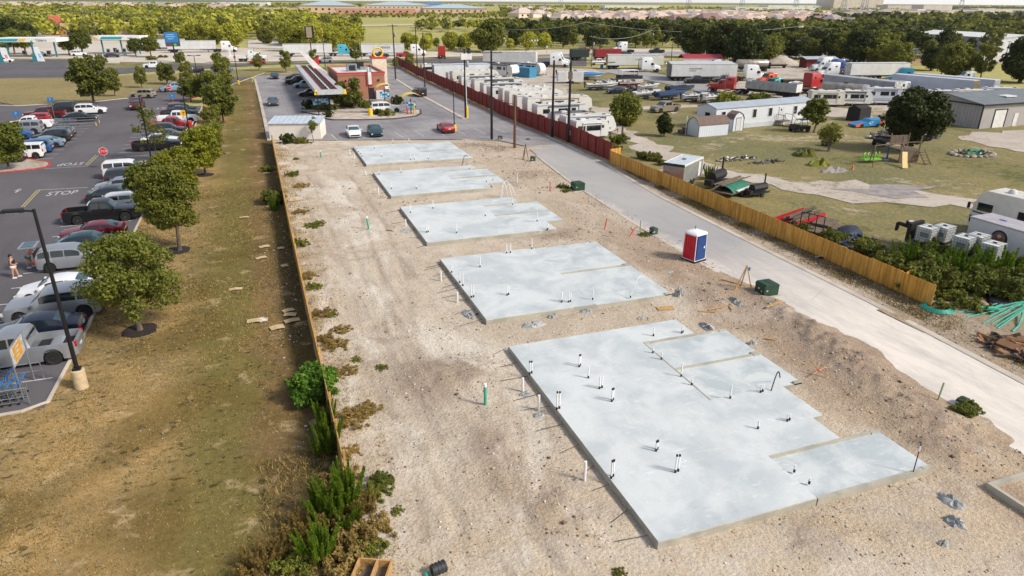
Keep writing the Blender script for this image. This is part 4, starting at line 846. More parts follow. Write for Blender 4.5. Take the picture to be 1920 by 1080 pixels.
C('suv','grey','grey SUV last in the far row near the stop line',(-11.9,131.6),0,G_)
G2='cars parked in the double row'
C('suv','white','white crossover nose toward the aisle at the far end of the double row',(-26.3,135.4),0,G2)
C('suv','darkgrey','black crossover tail to tail with the white crossover',(-31.6,139.2),PI,G2)
C('sedan','black','black sedan beside the cart corral rails',(-26.4,127),0,G2)
C('pickup','darkred','dark maroon pickup nose left at the back of the double row',(-32.2,131.8),PI,G2)
C('hatch','red','bright red hatchback beside the dark maroon pickup',(-32.6,127.6),PI,G2)
C('pickup','white','white pickup with dark bed cover behind the silver SUV',(-31.9,121.6),PI,G2)
C('bigsuv','silver','silver SUV with a dark roof in the double row',(-31.9,117),PI,G2)
C('sedan','blue','blue sedan behind the small dark tree of the island',(-31.9,112.6),PI,G2)
C('hatch','grey','grey hatchback just below the cart corral rails',(-26.6,112.6),PI,G2)
C('suv','darkgrey','dark green grey crossover second from the corral rails',(-26.6,109.3),PI,G2)
C('sedan','lightblue','light blue sedan in the middle of the double row',(-26.6,105),PI,G2)
C('suv','blue','bright blue SUV between the light blue sedan and white boxy SUV',(-27.2,101.5),PI,G2)
C('boxysuv','white','boxy white SUV with black windows near the red kerb',(-27.3,98.2),PI,G2)
C('sedan','darkgrey','dark grey sedan nearest the red kerbed planter island',(-29.0,96.2),PI,G2)
G3='vehicles moving on the lot lanes'
C('pickup','darkred','dark red pickup driving toward the painted stop line',(-19.8,139.5),-PI/2,G3)
C('suv','beige','beige SUV driving in past the red kerb',(-20.7,154.8),PI-.3,G3)
C('pickup','lightblue','light blue and white pickup turning in behind the trees',(-15.8,164.6),PI+.4,G3)
C('sedan','black','dark sedan behind the lamp pole on the entrance lane',(-11,161),PI+.4,G3)
C('pickup','white','white pickup hauling gear on the frontage road',(-25.5,223.5),PI,G3)
C('suv','black','black SUV on the frontage road behind leafy trees',(-14.3,206),PI+.5,G3)
C('suv','white','white SUV beside the fuel pumps under the broad tree',(-54,279),0,G3)
C('sedan','plum','plum grey sedan parked before the fuel pumps',(-42.6,268.5),0,G3)
C('sedan','white','white sedan behind the tilted price pillar',(-66,282),0,G3)
C('sedan','white','white car cut by the left picture edge at the fuel canopy',(-69.5,256),0,G3)
C('sedan','red','red sedan on the frontage road beside the white wrecker truck',(2,229.5),0,G3)
C('suv','silver','silver SUV on the frontage road above the drive-in roof',(21.5,229),PI,G3)
# open-tailgate SUV and two shoppers
o=C('suv','silver','silver SUV with raised tailgate and a shopper loading it',(-13.7,54.6),0,G_)
b=MB();b.box((-2.62,0,1.93),(1.05,1.45,.09),M=None);b.box((-2.62,0,1.99),(.7,1.15,.03),1);i=MB()
tg=bpy.data.objects.new('tailgate',b.mesh('tailgate',[PC['silver'],M_glassb]));COL.objects.link(tg);tg.parent=o;tg.location=(0,0,0)
b=MB();b.bx(-2.36,-1.5,-.66,.66,.75,1.5);lb=bpy.data.objects.new('cargo_opening',b.mesh('cargo_opening',[M_blk]));COL.objects.link(lb);lb.parent=o
def skin(name,V,E,Rd,mats,sub=2,parent=None):
    me=bpy.data.meshes.new(name);me.from_pydata(V,E,[]);o=bpy.data.objects.new(name,me);COL.objects.link(o)
    sk=o.modifiers.new('s','SKIN');sv=me.skin_vertices[0].data
    for i,r in enumerate(Rd): sv[i].radius=(r,r) if not isinstance(r,tuple) else r;sv[i].use_root=(i==0)
    o.modifiers.new('u','SUBSURF').levels=sub
    dg=bpy.context.evaluated_depsgraph_get();n=bpy.data.meshes.new_from_object(o.evaluated_get(dg));bpy.data.objects.remove(o);n.name=name
    n.materials.clear();n.materials.append(mats);n.polygons.foreach_set('use_smooth',[True]*len(n.polygons))
    return n
M_skin=mat('skin',(196,146,118),.6,var=.05)
def person(label,loc,rz,lean=0.,shirt=(24,24,26),pants=(226,206,204),legs=((.06,.12),(-.1,-.12)),arm=0,hair=(30,24,22),sleeve=False):
    hz=.88;J=[];E=[];Rr=[]
    def a(p,r,par=None):
        J.append(p);Rr.append(r);
        if par is not None: E.append((par,len(J)-1))
        return len(J)-1
    def up(h): return (math.sin(lean)*h,0,hz+math.cos(lean)*h)
    pel=a((0,0,hz),.15);wa=a(up(.2),.125,pel);ch=a(up(.42),.145,wa);nk=a(up(.56),.055,ch);hd=a(up(.66),.09,nk);a(up(.77),.085,hd)
    for s,(kx,fx) in zip((1,-1),legs):
        h=a((0,s*.1,hz-.06),.11,pel);k=a((kx,s*.12,.46),.072,h);f=a((fx,s*.13,.09),.045,k);a((fx+.13,s*.15,.035),.035,f)
    for s in (1,-1):
        c=up(.48);sh=a((c[0],s*.19,c[2]-.01),.058,ch)
        if arm==0: e=a((c[0]-.03,s*.27,c[2]-.26),.045,sh);w=a((c[0]+.14,s*.14,c[2]-.36),.032,e);h=a((c[0]+.22,s*.08,c[2]-.36),.028,w)
        else: e=a((c[0]+.2,s*.26,c[2]-.1),.045,sh);w=a((c[0]+.42,s*.2,c[2]-.08),.032,e);h=a((c[0]+.52,s*.18,c[2]-.08),.028,w)
        for q in range(4): a((J[h][0]+.07-.008*abs(q-1),J[h][1]+(q-1.5)*.02,J[h][2]-.01),.009,h)
        a((J[h][0]+.02,J[h][1]-s*.045,J[h][2]+.02),.01,h)
    body=skin('body',J,E,Rr,M_skin)
    r=bpy.data.objects.new('person',body);COL.objects.link(r);r.location=(*loc,.02);r.rotation_euler=(0,0,rz);tag(r,label,'person','shoppers at the open tailgate')
    def ch_(n,me):
        o=bpy.data.objects.new(n,me);COL.objects.link(o);o.parent=r
    ch_('shirt',skin('shirt',[up(.12),up(.3),up(.44)]+([] if not sleeve else [(up(.48)[0],.24,up(.48)[2]-.06),(up(.48)[0],-.24,up(.48)[2]-.06)]),[(0,1),(1,2)]+([] if not sleeve else [(2,3),(2,4)]),[.2,.2,.21]+([] if not sleeve else [.09,.09]),mat('shirt %d'%shirt[0],shirt,.8)))
    ch_('shorts',skin('shorts',[(0,0,hz+.1),(0,0,hz-.02),(legs[0][0]*.6,.11,.62),(legs[1][0]*.6,-.11,.62)],[(0,1),(1,2),(1,3)],[.2,.225,.14,.14],mat('shorts %d'%pants[0],pants,.8)))
    b=MB();c=up(.72);b.ball((c[0]-.02,0,c[2]+.045),.108,0,12);b.ball((c[0]-.10,0,c[2]-.03),.06,0,8);ch_('hair',b.mesh('hair',mat('hair',hair,.7)))
    b=MB()
    for s in (1,-1): b.ball((c[0]+.082,s*.033,c[2]-.005),.014,0,6)
    b.ball((c[0]+.095,0,c[2]-.035),.018,1,6);b.box((c[0]+.085,0,c[2]-.07),(.02,.045,.012),2);ch_('face',b.mesh('face',[M_blk,M_skin,mat('lips',(150,80,76),.6)]))
    b=MB()
    for s,(kx,fx) in zip((1,-1),legs): b.box((fx+.06,s*.14,.045),(.27,.1,.09),taper=.8)
    ch_('shoe',b.mesh('shoe',mat('shoes',(222,222,222),.7)))
person('person in a black top and pale pink shorts standing on the asphalt',P(31,521),0)
person('person in a pink top and teal shorts leaning into the open tailgate',P(58,502),0,lean=.5,shirt=(206,150,160),pants=(44,110,110),arm=1,sleeve=True)
# --------------------------------------------------------------- lamps
def area_lamp(label,base,h,arms,cbase=None,cbh=.9,rz=0,r=.08):
    t=Tpl();b=MB();z0=cbh if cbase else 0
    b.box((0,0,z0+.05),(.36,.36,.1)).cyl((0,0,z0),(0,0,h),r*1.15,r*.75,8);t.add('pole',b,[M_poleb],angle=60)
    if cbase: b=MB();b.lathe([(.0,0),(.31,-.1),(.31,cbh-.04),(.27,cbh),(0,cbh)],20);t.add('concrete_base',b,[mat('base %d %d'%cbase[:2],cbase,.85,c2=tuple(k*.88 for k in cbase),sc=4,bump=.3)])
    for a in arms:
        b=MB();c,s=math.cos(a),math.sin(a);b.cyl((0,0,h-.1),(c*.45,s*.45,h-.05),.045).box((c*.85,s*.85,h-.03),(.95,.34,.14),0,a,taper=.8).box((c*.85,s*.85,h-.115),(.5,.24,.04),1,a);t.add('lamp_head',b,[M_poleb,M_lampw])
    return t.spawn('lamp_post',label,'lamp post',base,rz,'dark lamp posts of the parking lots')
area_lamp('tall black lamp post with sandy concrete base, nearest the camera on the grass',(-10.0,35.35),9.25,[PI-.1],(206,184,148),1.05,r=.095)
area_lamp('black lamp post rising beside the sparse young tree',(-12.6,91.2),7.6,[PI/2])
area_lamp('black lamp post between parked cars and the yellow-green tree',(-9.4,107.7),8.1,[PI/2])
area_lamp('black double-headed lamp post beyond the row of white and red pickups',(-10.7,160),7.4,[PI,0])
area_lamp('black lamp post with yellow painted base by the lot entrance curve',(-3.3,174.5),8.1,[0],(214,178,60),.9)
area_lamp('slim black lamp post standing in front of the brick drive-in',(19.7,131.7),7.1,[],r=.07)
area_lamp('slim black lamp post with yellow base beside the red coupe',(27.2,100.2),7.6,[],(228,206,60),1.0,r=.07)
area_lamp('black lamp post with curved arm beside the menu board',(9.4,118.6),4.2,[2.6])
# --------------------------------------------------------------- signs
def disc_sign(name,label,loc,rz,h,kind):
    t=Tpl();b=MB();b.bx(-.03,.03,-.03,.03,0,h+.3);t.add('post',b,[M_steelg])
    Mx=Matrix.Translation((0,-.05,h))@Matrix.Rotation(PI/2,4,'X')
    b=MB()
    if kind=='stop':
        for rr,yy,k in ((.47,-.035,0),(.42,-.045,1)): b.cyl((0,yy+.02,h),(0,yy,h),rr,None,8,k,False)
        b.text('STOP',.40,Mx@Matrix.Translation((0,0,.003)),0,.004)
        me=b.mesh('face',[M_paintw,mat('sign red',(196,24,34),.5)]);t.add('face',me,None)
    elif kind=='noentry':
        b.cyl((0,-.02,h),(0,-.04,h),.46,None,20,0,False);b.cyl((0,-.035,h),(0,-.045,h),.40,None,20,1,False);b.box((0,-.055,h),(.6,.02,.14),0);t.add('face',b,[M_paintw,mat('sign red',(196,24,34),.5)])
    elif kind=='blue':
        b.bx(-.42,.42,-.04,-.01,h-.32,h+.32,0).text('P',.45,Mx,1,.004);t.add('face',b,[mat('sign blue',(34,110,176),.5),M_paintw])
    elif kind=='yellow':
        b.cyl((0,-.02,h),(0,-.04,h),.45,None,18,0,False).box((-.02,-.05,h),(.1,.02,.4),1).box((.1,-.05,h+.12),(.2,.02,.08),1);b.bx(-.3,.3,-.04,-.01,h-.95,h-.55,2);t.add('face',b,[mat('sign yellow',(226,170,40),.5),M_blk,M_paintw])
    return t.spawn(name,label,'sign',loc,rz,'traffic signs in the lot')
disc_sign('stop_sign','red octagonal stop sign in the middle of the parking aisle',(-17.0,88.9),.15,2.0,'stop')
disc_sign('no_entry_sign','red and white no entry sign near the entrance lane',(-15.3,149.5),.1,2.4,'noentry')
disc_sign('direction_sign','small blue sign on the tip of the grass corner by the stop line',(-14.3,142.6),.1,1.6,'blue')
disc_sign('direction_sign','blue sign above the red hatchback in the double row',(-30.1,128),.1,3.4,'blue')
disc_sign('direction_sign','blue sign in front of the silver SUV of the double row',(-31,113),.1,3.4,'blue')
disc_sign('direction_sign','yellow disc sign at the end of the red pickup',(-10.2,112.5),.1,2.6,'yellow')
disc_sign('direction_sign','yellow disc sign with white plate near the double-headed lamp',(-9.3,146),.1,2.4,'yellow')
disc_sign('no_entry_sign','small red and white sign on the verge across the frontage road',(-4.5,236),0,1.6,'noentry')
disc_sign('direction_sign','small blue sign on the lamp side grass island',(-4.8,195),0,1.5,'blue')
# --------------------------------------------------------------- cart corrals
def cart_tpl():
    if 'cart' in TT: return TT['cart']
    t=Tpl();b=MB();r=.011
    def bar(a,c,rr=r): b.cyl(a,c,rr,None,4,0,False,False)
    top=[(-.42,-.28,.98),(.46,-.2,.88),(.46,.2,.88),(-.42,.28,.98)];bot=[(-.32,-.2,.62),(.38,-.15,.55),(.38,.15,.55),(-.32,.2,.62)]
    for q in (top,bot):
        for i in range(4): bar(q[i],q[(i+1)%4],.014)
    for i in range(4): bar(top[i],bot[i],.014)
    for k in range(1,4):
        q=k/4;m_=[tuple(top[i][j]*(1-q)+bot[i][j]*q for j in range(3)) for i in range(4)]
        for i in range(4): bar(m_[i],m_[(i+1)%4],.008)
    for k in range(1,6):
        q=k/6
        for (i,j) in ((0,1),(3,2)):
            A=tuple(top[i][n]*(1-q)+top[j][n]*q for n in range(3));B=tuple(bot[i][n]*(1-q)+bot[j][n]*q for n in range(3));bar(A,B,.008)
        A=tuple(bot[0][n]*(1-q)+bot[1][n]*q for n in range(3));B=tuple(bot[3][n]*(1-q)+bot[2][n]*q for n in range(3));bar(A,B,.008)
    t.add('basket',b,[M_steelg])
    b=MB()
    for s in (-1,1): b.tube([(-.42,s*.27,.98),(-.44,s*.27,.3),(-.45,s*.27,.14),(.5,s*.17,.14)],.016,5)
    b.tube([(-.44,-.27,.3),(-.44,.27,.3)],.014,5);t.add('frame',b,[M_steelg])
    b=MB();b.cyl((-.52,-.3,1.02),(-.52,.3,1.02),.028,None,8);
    for s in (-1,1): b.box((-.47,s*.27,1.0),(.14,.035,.06))
    t.add('handle',b,[mat('blue cart plastic',(30,116,196),.45)])
    wm=MB();wm.cyl((0,-.02,0),(0,.02,0),.06,None,10);wm=wm.mesh('wheel',M_blk)
    for x,y in ((-.42,.27),(-.42,-.27),(.48,.17),(.48,-.17)): t.add('wheel',wm,None,loc=(x,y,.06))
    TT['cart']=t;return t
g=random.Random(4)
ct=cart_tpl();nc=0
for row,(y,x0,n) in enumerate(((34.75,-12.9,12),(35.5,-12.6,9),(36.3,-13.4,5))):
    for i in range(n):
        x=x0-i*(.34 if row==0 else .42)-(g.random()*.25 if row else 0)
        ct.spawn('shopping_cart',['nested steel cart in the long front line by the kerb','steel cart with blue handle in the middle line of the corral','loose steel cart in the back line beside the silver pickup'][row],'shopping cart',(x,y+g.uniform(-.1,.1)*(row>0),.04),PI+g.uniform(-.15,.15)*(row>0),['carts of the front line','carts of the middle line','carts of the back line'][row])
t=Tpl();b=MB()
for y in (34.35,37.0):
    b.tube([(-12.0,y,.05),(-12.0,y,.95),(-19,y,.95)],.03,6);b.tube([(-12.0,y,.5),(-19,y,.5)],.022,6)
    for x in (-14.5,-17): b.tube([(x,y,.04),(x,y,.95)],.025,6)
t.add('rail',b,[M_steelg])
b=MB()
for y in (34.95,36.95): b.tube([(-12.4,y,.04),(-12.4,y,2.75)],.035,8)
b.tube([(-12.4,34.95,2.75),(-12.4,36.95,2.75)],.035,8).tube([(-12.4,34.95,1.75),(-12.4,36.95,1.75)],.02,8);t.add('sign_frame',b,[M_steelg])
b=MB();b.bx(-12.42,-12.38,35.02,36.88,1.78,2.7,0).bx(-12.375,-12.37,35.35,36.5,1.85,2.62,1).bx(-12.43,-12.425,35.35,36.5,1.85,2.62,1)
for k in range(3): b.bx(-12.368,-12.364,35.6,36.2-.1*k,2.42-.2*k,2.5-.2*k,0).bx(-12.436,-12.432,35.6,36.2-.1*k,2.42-.2*k,2.5-.2*k,0)
t.add('sign_panel',b,[M_paintw,mat('corral sign orange',(214,156,50),.6)])
t.spawn('cart_corral','steel rail cart corral with an orange and white sign, nearest the camera','cart corral',(0,0,0),0,'cart corrals')
t=Tpl();b=MB()
for y in (121.6,124.3): b.tube([(-30,y,.04),(-30,y,.95),(-23.4,y,.95),(-23.4,y,.05)],.04,6)
b.tube([(-29.6,121.6,.5),(-23.4,121.6,.5)],.03,6).tube([(-29.6,124.3,.5),(-23.4,124.3,.5)],.03,6);t.add('rail',b,[M_steelg])
b=MB()
for y in (121.6,124.3): b.cyl((-23.4,y,.03),(-23.4,y,.5),.06,None,8)
t.add('yellow_sleeve',b,[mat('yellow sleeve',(222,190,70),.6)])
t.spawn('cart_corral','long low cart corral rails with yellow ends beside the black sedan','cart corral',(0,0,0),0,'cart corrals')
for i in range(5): ct.spawn('shopping_cart','distant steel cart inside the far corral rails','shopping cart',(-28.6+i*.5,123,.04),0,'carts of the far corral')
# --------------------------------------------------------------- trees of the left verge
def mulch(x,y,r,label):
    mb=MB();mb.prism(wob([(x+r*math.cos(2*PI*i/14),y+r*math.sin(2*PI*i/14)) for i in range(14)],.08,.3),0,.07);m_=solo('mulch_ring',mb.mesh('mulch_ring',mat('dark mulch',(52,42,38),.95,c2=(34,28,26),sc=12,bump=.8,bsc=25)),label,'mulch bed','mulch rings under the verge trees')
def tree(tp,label,x,y,sc=1,rz=0,group=None,cat='tree',name='tree'): return tp.spawn(name,label,cat,(x,y,0),rz,group,sc=sc)
GV='young trees along the lot verge'
TA=tree_tpl(11,2.95,5.9,1.75,19000,.11,60,'oak','umbrella',.15,.24)
TB=tree_tpl(12,2.75,6.9,1.9,20000,.12,56,'mesq','round',.14,.26)
TY=tree_tpl(13,2.6,5.4,1.0,12000,.16,40,'yel','round',.12,.27)
TS=tree_tpl(14,2.5,6.2,1.6,900,.17,16,'mesq','round',.07,.2)
TG=tree_tpl(15,2.5,6.8,1.2,5000,.2,34,'mesq','round',.12,.26)
TU=tree_tpl(16,2.6,4.6,1.4,5000,.22,30,'oak','umbrella',.14,.27,multi=1)
TM=tree_tpl(17,2.8,5.8,1.2,6500,.22,34,'oak','round',.14,.28)
tree(TA,'round dark green tree nearest the camera, over the silver SUVs',-8.1,41.5,1.0,.4,GV);mulch(-8.1,41.5,.95,'dark mulch ring under the nearest verge tree')
tree(TB,'tall full green tree beside the lone black pickup',-7.0,55.9,1.0,1.9,GV);mulch(-7.2,56,.95,'dark mulch ring under the tall full tree')
mulch(-8.9,64.6,1.0,'dark mulch ring half hidden left of the tall tree')
tree(TM,'dark bushy tree directly behind the tall full tree',-9.6,66.5,.85,.3,GV)
tree(TY,'bright yellow-green tree by the black pickup',-6.3,82,1.0,2.2,GV);mulch(-6.3,82,.9,'dark mulch ring under the yellow-green tree')
tree(TY,'lower yellow-green tree just behind the tall full tree',-7.9,71,.95,4.2,GV)
tree(TS,'sparse young tree with few leaves in the aisle corner',-12.2,92.4,1.05,1,GV)
tree(TG,'slim green tree on two thin stems beyond the yellow tree',-5.6,93,.62,1,GV);mulch(-5.4,93.5,.9,'dark mulch ring at the slim two-stem tree')
tree(TG,'small green tree by a white stake midway up the verge',-5.9,102.7,.72,0,GV);mulch(-5.9,102.7,.9,'dark mulch ring midway up the verge')
tree(TM,'dense dark tree right of the dark SUV row',-5.2,118,1.05,1,GV)
tree(TG,'tall dark tree overlapping the dense dark tree',-6.2,127,1.05,2.5,GV)
tree(TU,'dark flat-topped tree at the verge top by the entrance',-8.2,145,1.15,0,GV)
tree(TG,'upright dark tree behind the double-headed lamp post',-5.6,158,1.05,0,GV)
tree(TU,'flat tree behind the second lamp on the stop line corner',-11.6,146.5,.95,2,GV)
tree(TG,'loose light tree above the blue and white pickup',-13.6,172,.8,0,GV)
GI='trees on the grass island'
tree(TM,'biggest dark tree on the grass island above the white crossover',-27.9,147.3,1.45,1,GI);tree(TG,'slim dark tree right of the biggest island tree',-26.2,158.5,.82,1,GI)
tree(TG,'thin open tree in the centre of the grass island',-22.9,172.5,.68,2,GI);tree(TU,'dark spreading tree at the far tip of the grass island',-18.4,178.6,1.0,1,GI)
mulch(-26.2,158.5,1.1,'dark mulch ring on the grass island')
tree(TM,'low dark tree on the red kerbed planter island',-27.2,91.6,.95,3,'trees on the grass island');mulch(-25.6,92,1.2,'dark mulch bed on the red kerbed island')
b=MB();b.cyl((0,0,0),(0,0,1.5),.03,None,6);stk=b.mesh('tree_stake',M_cedar)
solo('tree_stake',stk,'pale stake beside the small green verge tree','stake','tree stakes',(-5.2,100.6,0));solo('tree_stake',stk,'pale stake near the slim two-stem tree','stake','tree stakes',(-5,94.5,0))
# --------------------------------------------------------------- left cedar fence
FW=[mat('fence board %d'%i,c,.85,c2=tuple(k*.8 for k in c),sc=6,stretch=(1,1,.15)) for i,c in enumerate([(222,164,72),(232,176,86),(204,146,60),(226,168,70)])]
FG=[mat('aged fence board %d'%i,c,.85,c2=tuple(k*.75 for k in c),sc=6,stretch=(1,1,.15)) for i,c in enumerate([(206,166,98),(190,150,86),(214,176,108),(176,142,84)])]
FR=[mat('red fence board %d'%i,c,.8,c2=tuple(k*.85 for k in c),sc=6,stretch=(1,1,.15)) for i,c in enumerate([(150,58,48),(140,50,42),(158,66,54),(134,48,44)])]
def fence(name,label,path,h,mats,sec=2.44,side=1,pw=.14,step=False,seed=3):
    g=random.Random(seed);t=Tpl()
    for a,b_ in zip(path,path[1:]):
        a,b_=Vector(a),Vector(b_);L_=(b_-a).length;d=(b_-a)/L_;ang=math.atan2(d.y,d.x);n=Vector((-d.y,d.x))*side;ns=max(1,round(L_/sec))
        for s in range(ns):
            q0,q1=a.lerp(b_,s/ns),a.lerp(b_,(s+1)/ns);l=(q1-q0).length;dz=g.uniform(-.05,.05)*(2 if step else 1);mb=MB();k=max(1,int(l/(pw+.006)))
            for i in range(k):
                p=q0+d*((i+.5)*l/k);hh=h+dz+g.uniform(-.012,.012);mb.box((p.x+n.x*.035,p.y+n.y*.035,hh/2+.03),(l/k-.006+g.uniform(-.004,.003),.018,hh),g.randrange(4),ang)
            c=(q0+q1)/2
            for z in (.35,h*.5,h-.3): mb.box((c.x-n.x*.0,c.y-n.y*.0,z),(l,.04,.09),0,ang)
            t.add('picket_panel',mb,mats)
            mb=MB();mb.box((q0.x-n.x*.06,q0.y-n.y*.06,h/2),(.09,.09,h),0,ang);t.add('post',mb,mats)
    return t.spawn(name,label,'fence',(0,0,0))
fence('wooden_fence','long cedar fence between the dry lawn and the building site',[(1.45,23.6),(1.32,40),(1.3,63),(1.35,98.6)],1.5,FG,side=1)
fence('wooden_fence','bright new cedar fence along the far side of the access road',[(39.0,72.9),(39.0,51),(38.95,28.8),(38.95,28.6)],1.55,FW,side=-1,seed=5)
fence('wooden_fence','short cedar return panel at the near end of the bright fence',[(38.9,30.9),(40.6,31.6)],1.55,FW,side=-1,seed=6)
fence('wooden_fence','short cedar return panel where the bright fence meets the red fence',[(39.0,73.0),(40.6,73.5)],1.75,FW,side=-1,seed=7)
fence('red_fence','long brick-red wooden fence in front of the stored campers',[(39.75,74),(39.9,88),(39.1,107),(39.5,137),(40.0,183),(41.4,218)],2.25,FR,side=-1,seed=8,step=True)
b=MB();b.bx(-.02,.02,-.3,.3,1.1,1.75);solo('fence_notice',b.mesh('fence_notice',M_paintw),'small white notice on the red fence between two black poles','notice',None,(39.7,86.5,0),-.02)
# --------------------------------------------------------------- drive-in restaurant
M_brick=None
def m_brick():
    t=NT('brick wall');o=t.obj();br=t.new('ShaderNodeTexBrick');mp=t.scale(o,(1,1,1),(PI/2,0,0));s=t.sep(o);cb=t.new('ShaderNodeCombineXYZ');t.set(cb.inputs[0],t.math('ADD',s[0],s[1]));t.set(cb.inputs[1],s[2]);t.set(br.inputs['Vector'],cb.outputs[0]);br.inputs['Scale'].default_value=3.2;br.inputs['Color1'].default_value=(*lin((168,104,80)),1);br.inputs['Color2'].default_value=(*lin((146,86,68)),1);br.inputs['Mortar'].default_value=(*lin((176,144,124)),1);br.inputs['Mortar Size'].default_value=.025
    return t.fin(br.outputs[0],.9)
M_brick=m_brick();M_redt=mat('red trim',(196,44,44),.5);M_yel=mat('yellow plastic',(232,192,40),.5)
t=Tpl();bx0,bx1,by0,by1,bh=15.2,24.1,139.5,156.5,4.6
b=MB();b.bx(bx0,bx1,by0,by1,0,bh,0);t.add('wall',b,[M_brick])
b=MB()
for x0,x1,y0,y1 in ((bx0-.1,bx1+.1,by0-.1,by0+.2),(bx0-.1,bx1+.1,by1-.2,by1+.1),(bx0-.1,bx0+.2,by0+.2,by1-.2),(bx1-.2,bx1+.1,by0+.2,by1-.2)): b.bx(x0,x1,y0,y1,bh,bh+.55,0)
b.bx(bx0-.13,bx1+.13,by0-.13,by0-.1,bh+.3,bh+.56,1).bx(bx1+.1,bx1+.13,by0-.1,by1+.1,bh+.3,bh+.56,1).bx(bx0-.13,bx0-.1,by0-.1,by1+.1,bh+.3,bh+.56,1);t.add('parapet',b,[M_brick,M_redt])
b=MB();b.bx(bx0+.2,bx1-.2,by0+.2,by1-.2,bh-.05,bh+.1);t.add('roof',b,[M_white])
b=MB();b.box((18.9,147,bh+.8),(1.9,1.9,1.4),0).box((18.9,146.03,bh+.8),(1.3,.03,1.0),1).box((21.5,149.5,bh+.4),(1.2,1.2,.6),0).cyl((22.3,145,bh),(22.3,145,bh+.9),.2).box((20.6,151,bh+.9),(2.6,.6,1.3),1);t.add('rooftop_unit',b,[M_steelg,M_blk])
b=MB();b.bx(20.6,21.7,by0-.2,by0-.1,2.7,5.2,1).bx(20.75,21.55,by0-.24,by0-.2,2.85,5.2,0).bx(20.4,21.9,by0-.2,by0-.1,4.95,5.2,1);t.add('wall_sign',b,[M_white,M_redt])
b=MB();b.box((bx0+1.4,by0-.08,3.6),(.35,.2,.3)).box((bx1-1.2,by0-.08,3.6),(.35,.2,.3));t.add('wall_lamp',b,[M_blk])
b=MB();b.bx(22.2,23.6,by0-.5,by0-.02,0,1.7);b.bx(20.9,21.9,by0-.06,by0-.01,0,2.2,1);t.add('service_door',b,[M_whitem,M_dkst])
b=MB();b.bx(15.0,15.17,142,147,1.,2.9,0).bx(14.9,15.0,141.5,147.5,3.0,3.3,1);t.add('window',b,[M_glass,M_redt])
t.spawn('drive_in_restaurant','low brick drive-in restaurant with red trimmed parapet and flat white roof','restaurant',(0,0,0))
# tower with yellow wheel
t=Tpl();b=MB();b.bx(26.2-1.6,26.2+1.5,156.6,159.6,0,6.3);t.add('wall',b,[mat('cream stucco',(222,206,186),.8)])
b=MB();b.bx(24.5,27.8,156.5,159.7,6.3,6.55);t.add('trim',b,[M_redt])
b=MB();b.rings([[(26.2+(1.0+.2*math.cos(2*PI*j/8))*math.cos(a),158,7.4+(1.0+.2*math.cos(2*PI*j/8))*math.sin(a)) if 0 else (26.2+(1.0+.2*math.cos(2*PI*j/8))*math.cos(a),158+.2*math.sin(2*PI*j/8),7.4+(1.0+.2*math.cos(2*PI*j/8))*math.sin(a)) for j in range(8)] for a in [2*PI*i/24 for i in range(25)]],0,True,True,False);t.add('ring_emblem',b,[M_yel])
t.spawn('sign_tower','square cream tower with red cap and yellow ring on the drive-in','tower',(0,0,0))
t=Tpl();b=MB();b.side([(0,2.4),(2.2,3.2),(5.5,7.6),(4.6,7.8),(1.5,4.4),(0,3.2)],0,.8);t.add('fin',b,[M_white]);b=MB();b.side([(1.6,4.1),(3.0,5.6),(1.5,6.4)],.1,.7);t.add('red_blade',b,[M_redt]);t.spawn('roof_fin','white curved fin with a red blade rising behind the drive-in roof','sign',(15.6,164,0),PI)
# canopy
t=Tpl();b=MB();cz=3.7;X0,X1,Y0,Y1=9.9,15.3,146.5,190
cs=[P(594,171,cz),P(645,168,cz),P(588,121,cz),P(552,122,cz)]
cy0,cy1=121.9,173.;cx0,cx1=9.8,13.9
b.bx(cx0,cx1,cy0,cy1,cz-.2,cz,0);t.add('deck',b,[mat('canopy deck',(206,196,186),.7)])
b=MB();b.bx(cx0-.3,cx0+.7,cy0-.3,cy1,cz-.35,cz+.35).bx(cx1-.7,cx1+.3,cy0-.3,cy1,cz-.35,cz+.35).bx(cx0+.7,cx1-.7,cy0-.3,cy0+1.0,cz-.35,cz+.345);t.add('fascia',b,[mat('canopy fascia',(196,200,202),.4,.3)])
b=MB();
for i in range(14): b.bx(cx0+.71,cx1-.71,cy0+1.6+i*3.6,cy0+3.1+i*3.6,cz-.0,cz+.3,1)
b.bx(11.75,11.95,cy0+1,cy1,cz,cz+.36,0).bx(cx0+.7,cx0+.82,cy0+1,cy1,cz+.01,cz+.38,2).bx(cx1-.82,cx1-.7,cy0+1,cy1,cz+.01,cz+.38,2);t.add('roof_beam',b,[M_white,mat('crossbeam brown',(62,48,48),.7),M_redt])  # dark brown crossbars across the canopy roof
b=MB()
for i in range(7): b.cyl((11.85,cy0+3+i*7,0),(11.85,cy0+3+i*7,cz-.2),.14,None,8)
t.add('column',b,[M_blk])
for x in (cx0-.3,cx1+.3): b=MB();b.box((x,cy0-.15,cz+.05),(.55,.5,.75),taper=.7);t.add('end_cap',b,[M_yel])
t.spawn('drive_in_canopy','long pale metal canopy with dark crossbeams over the drive-in stalls','canopy',(0,0,0))
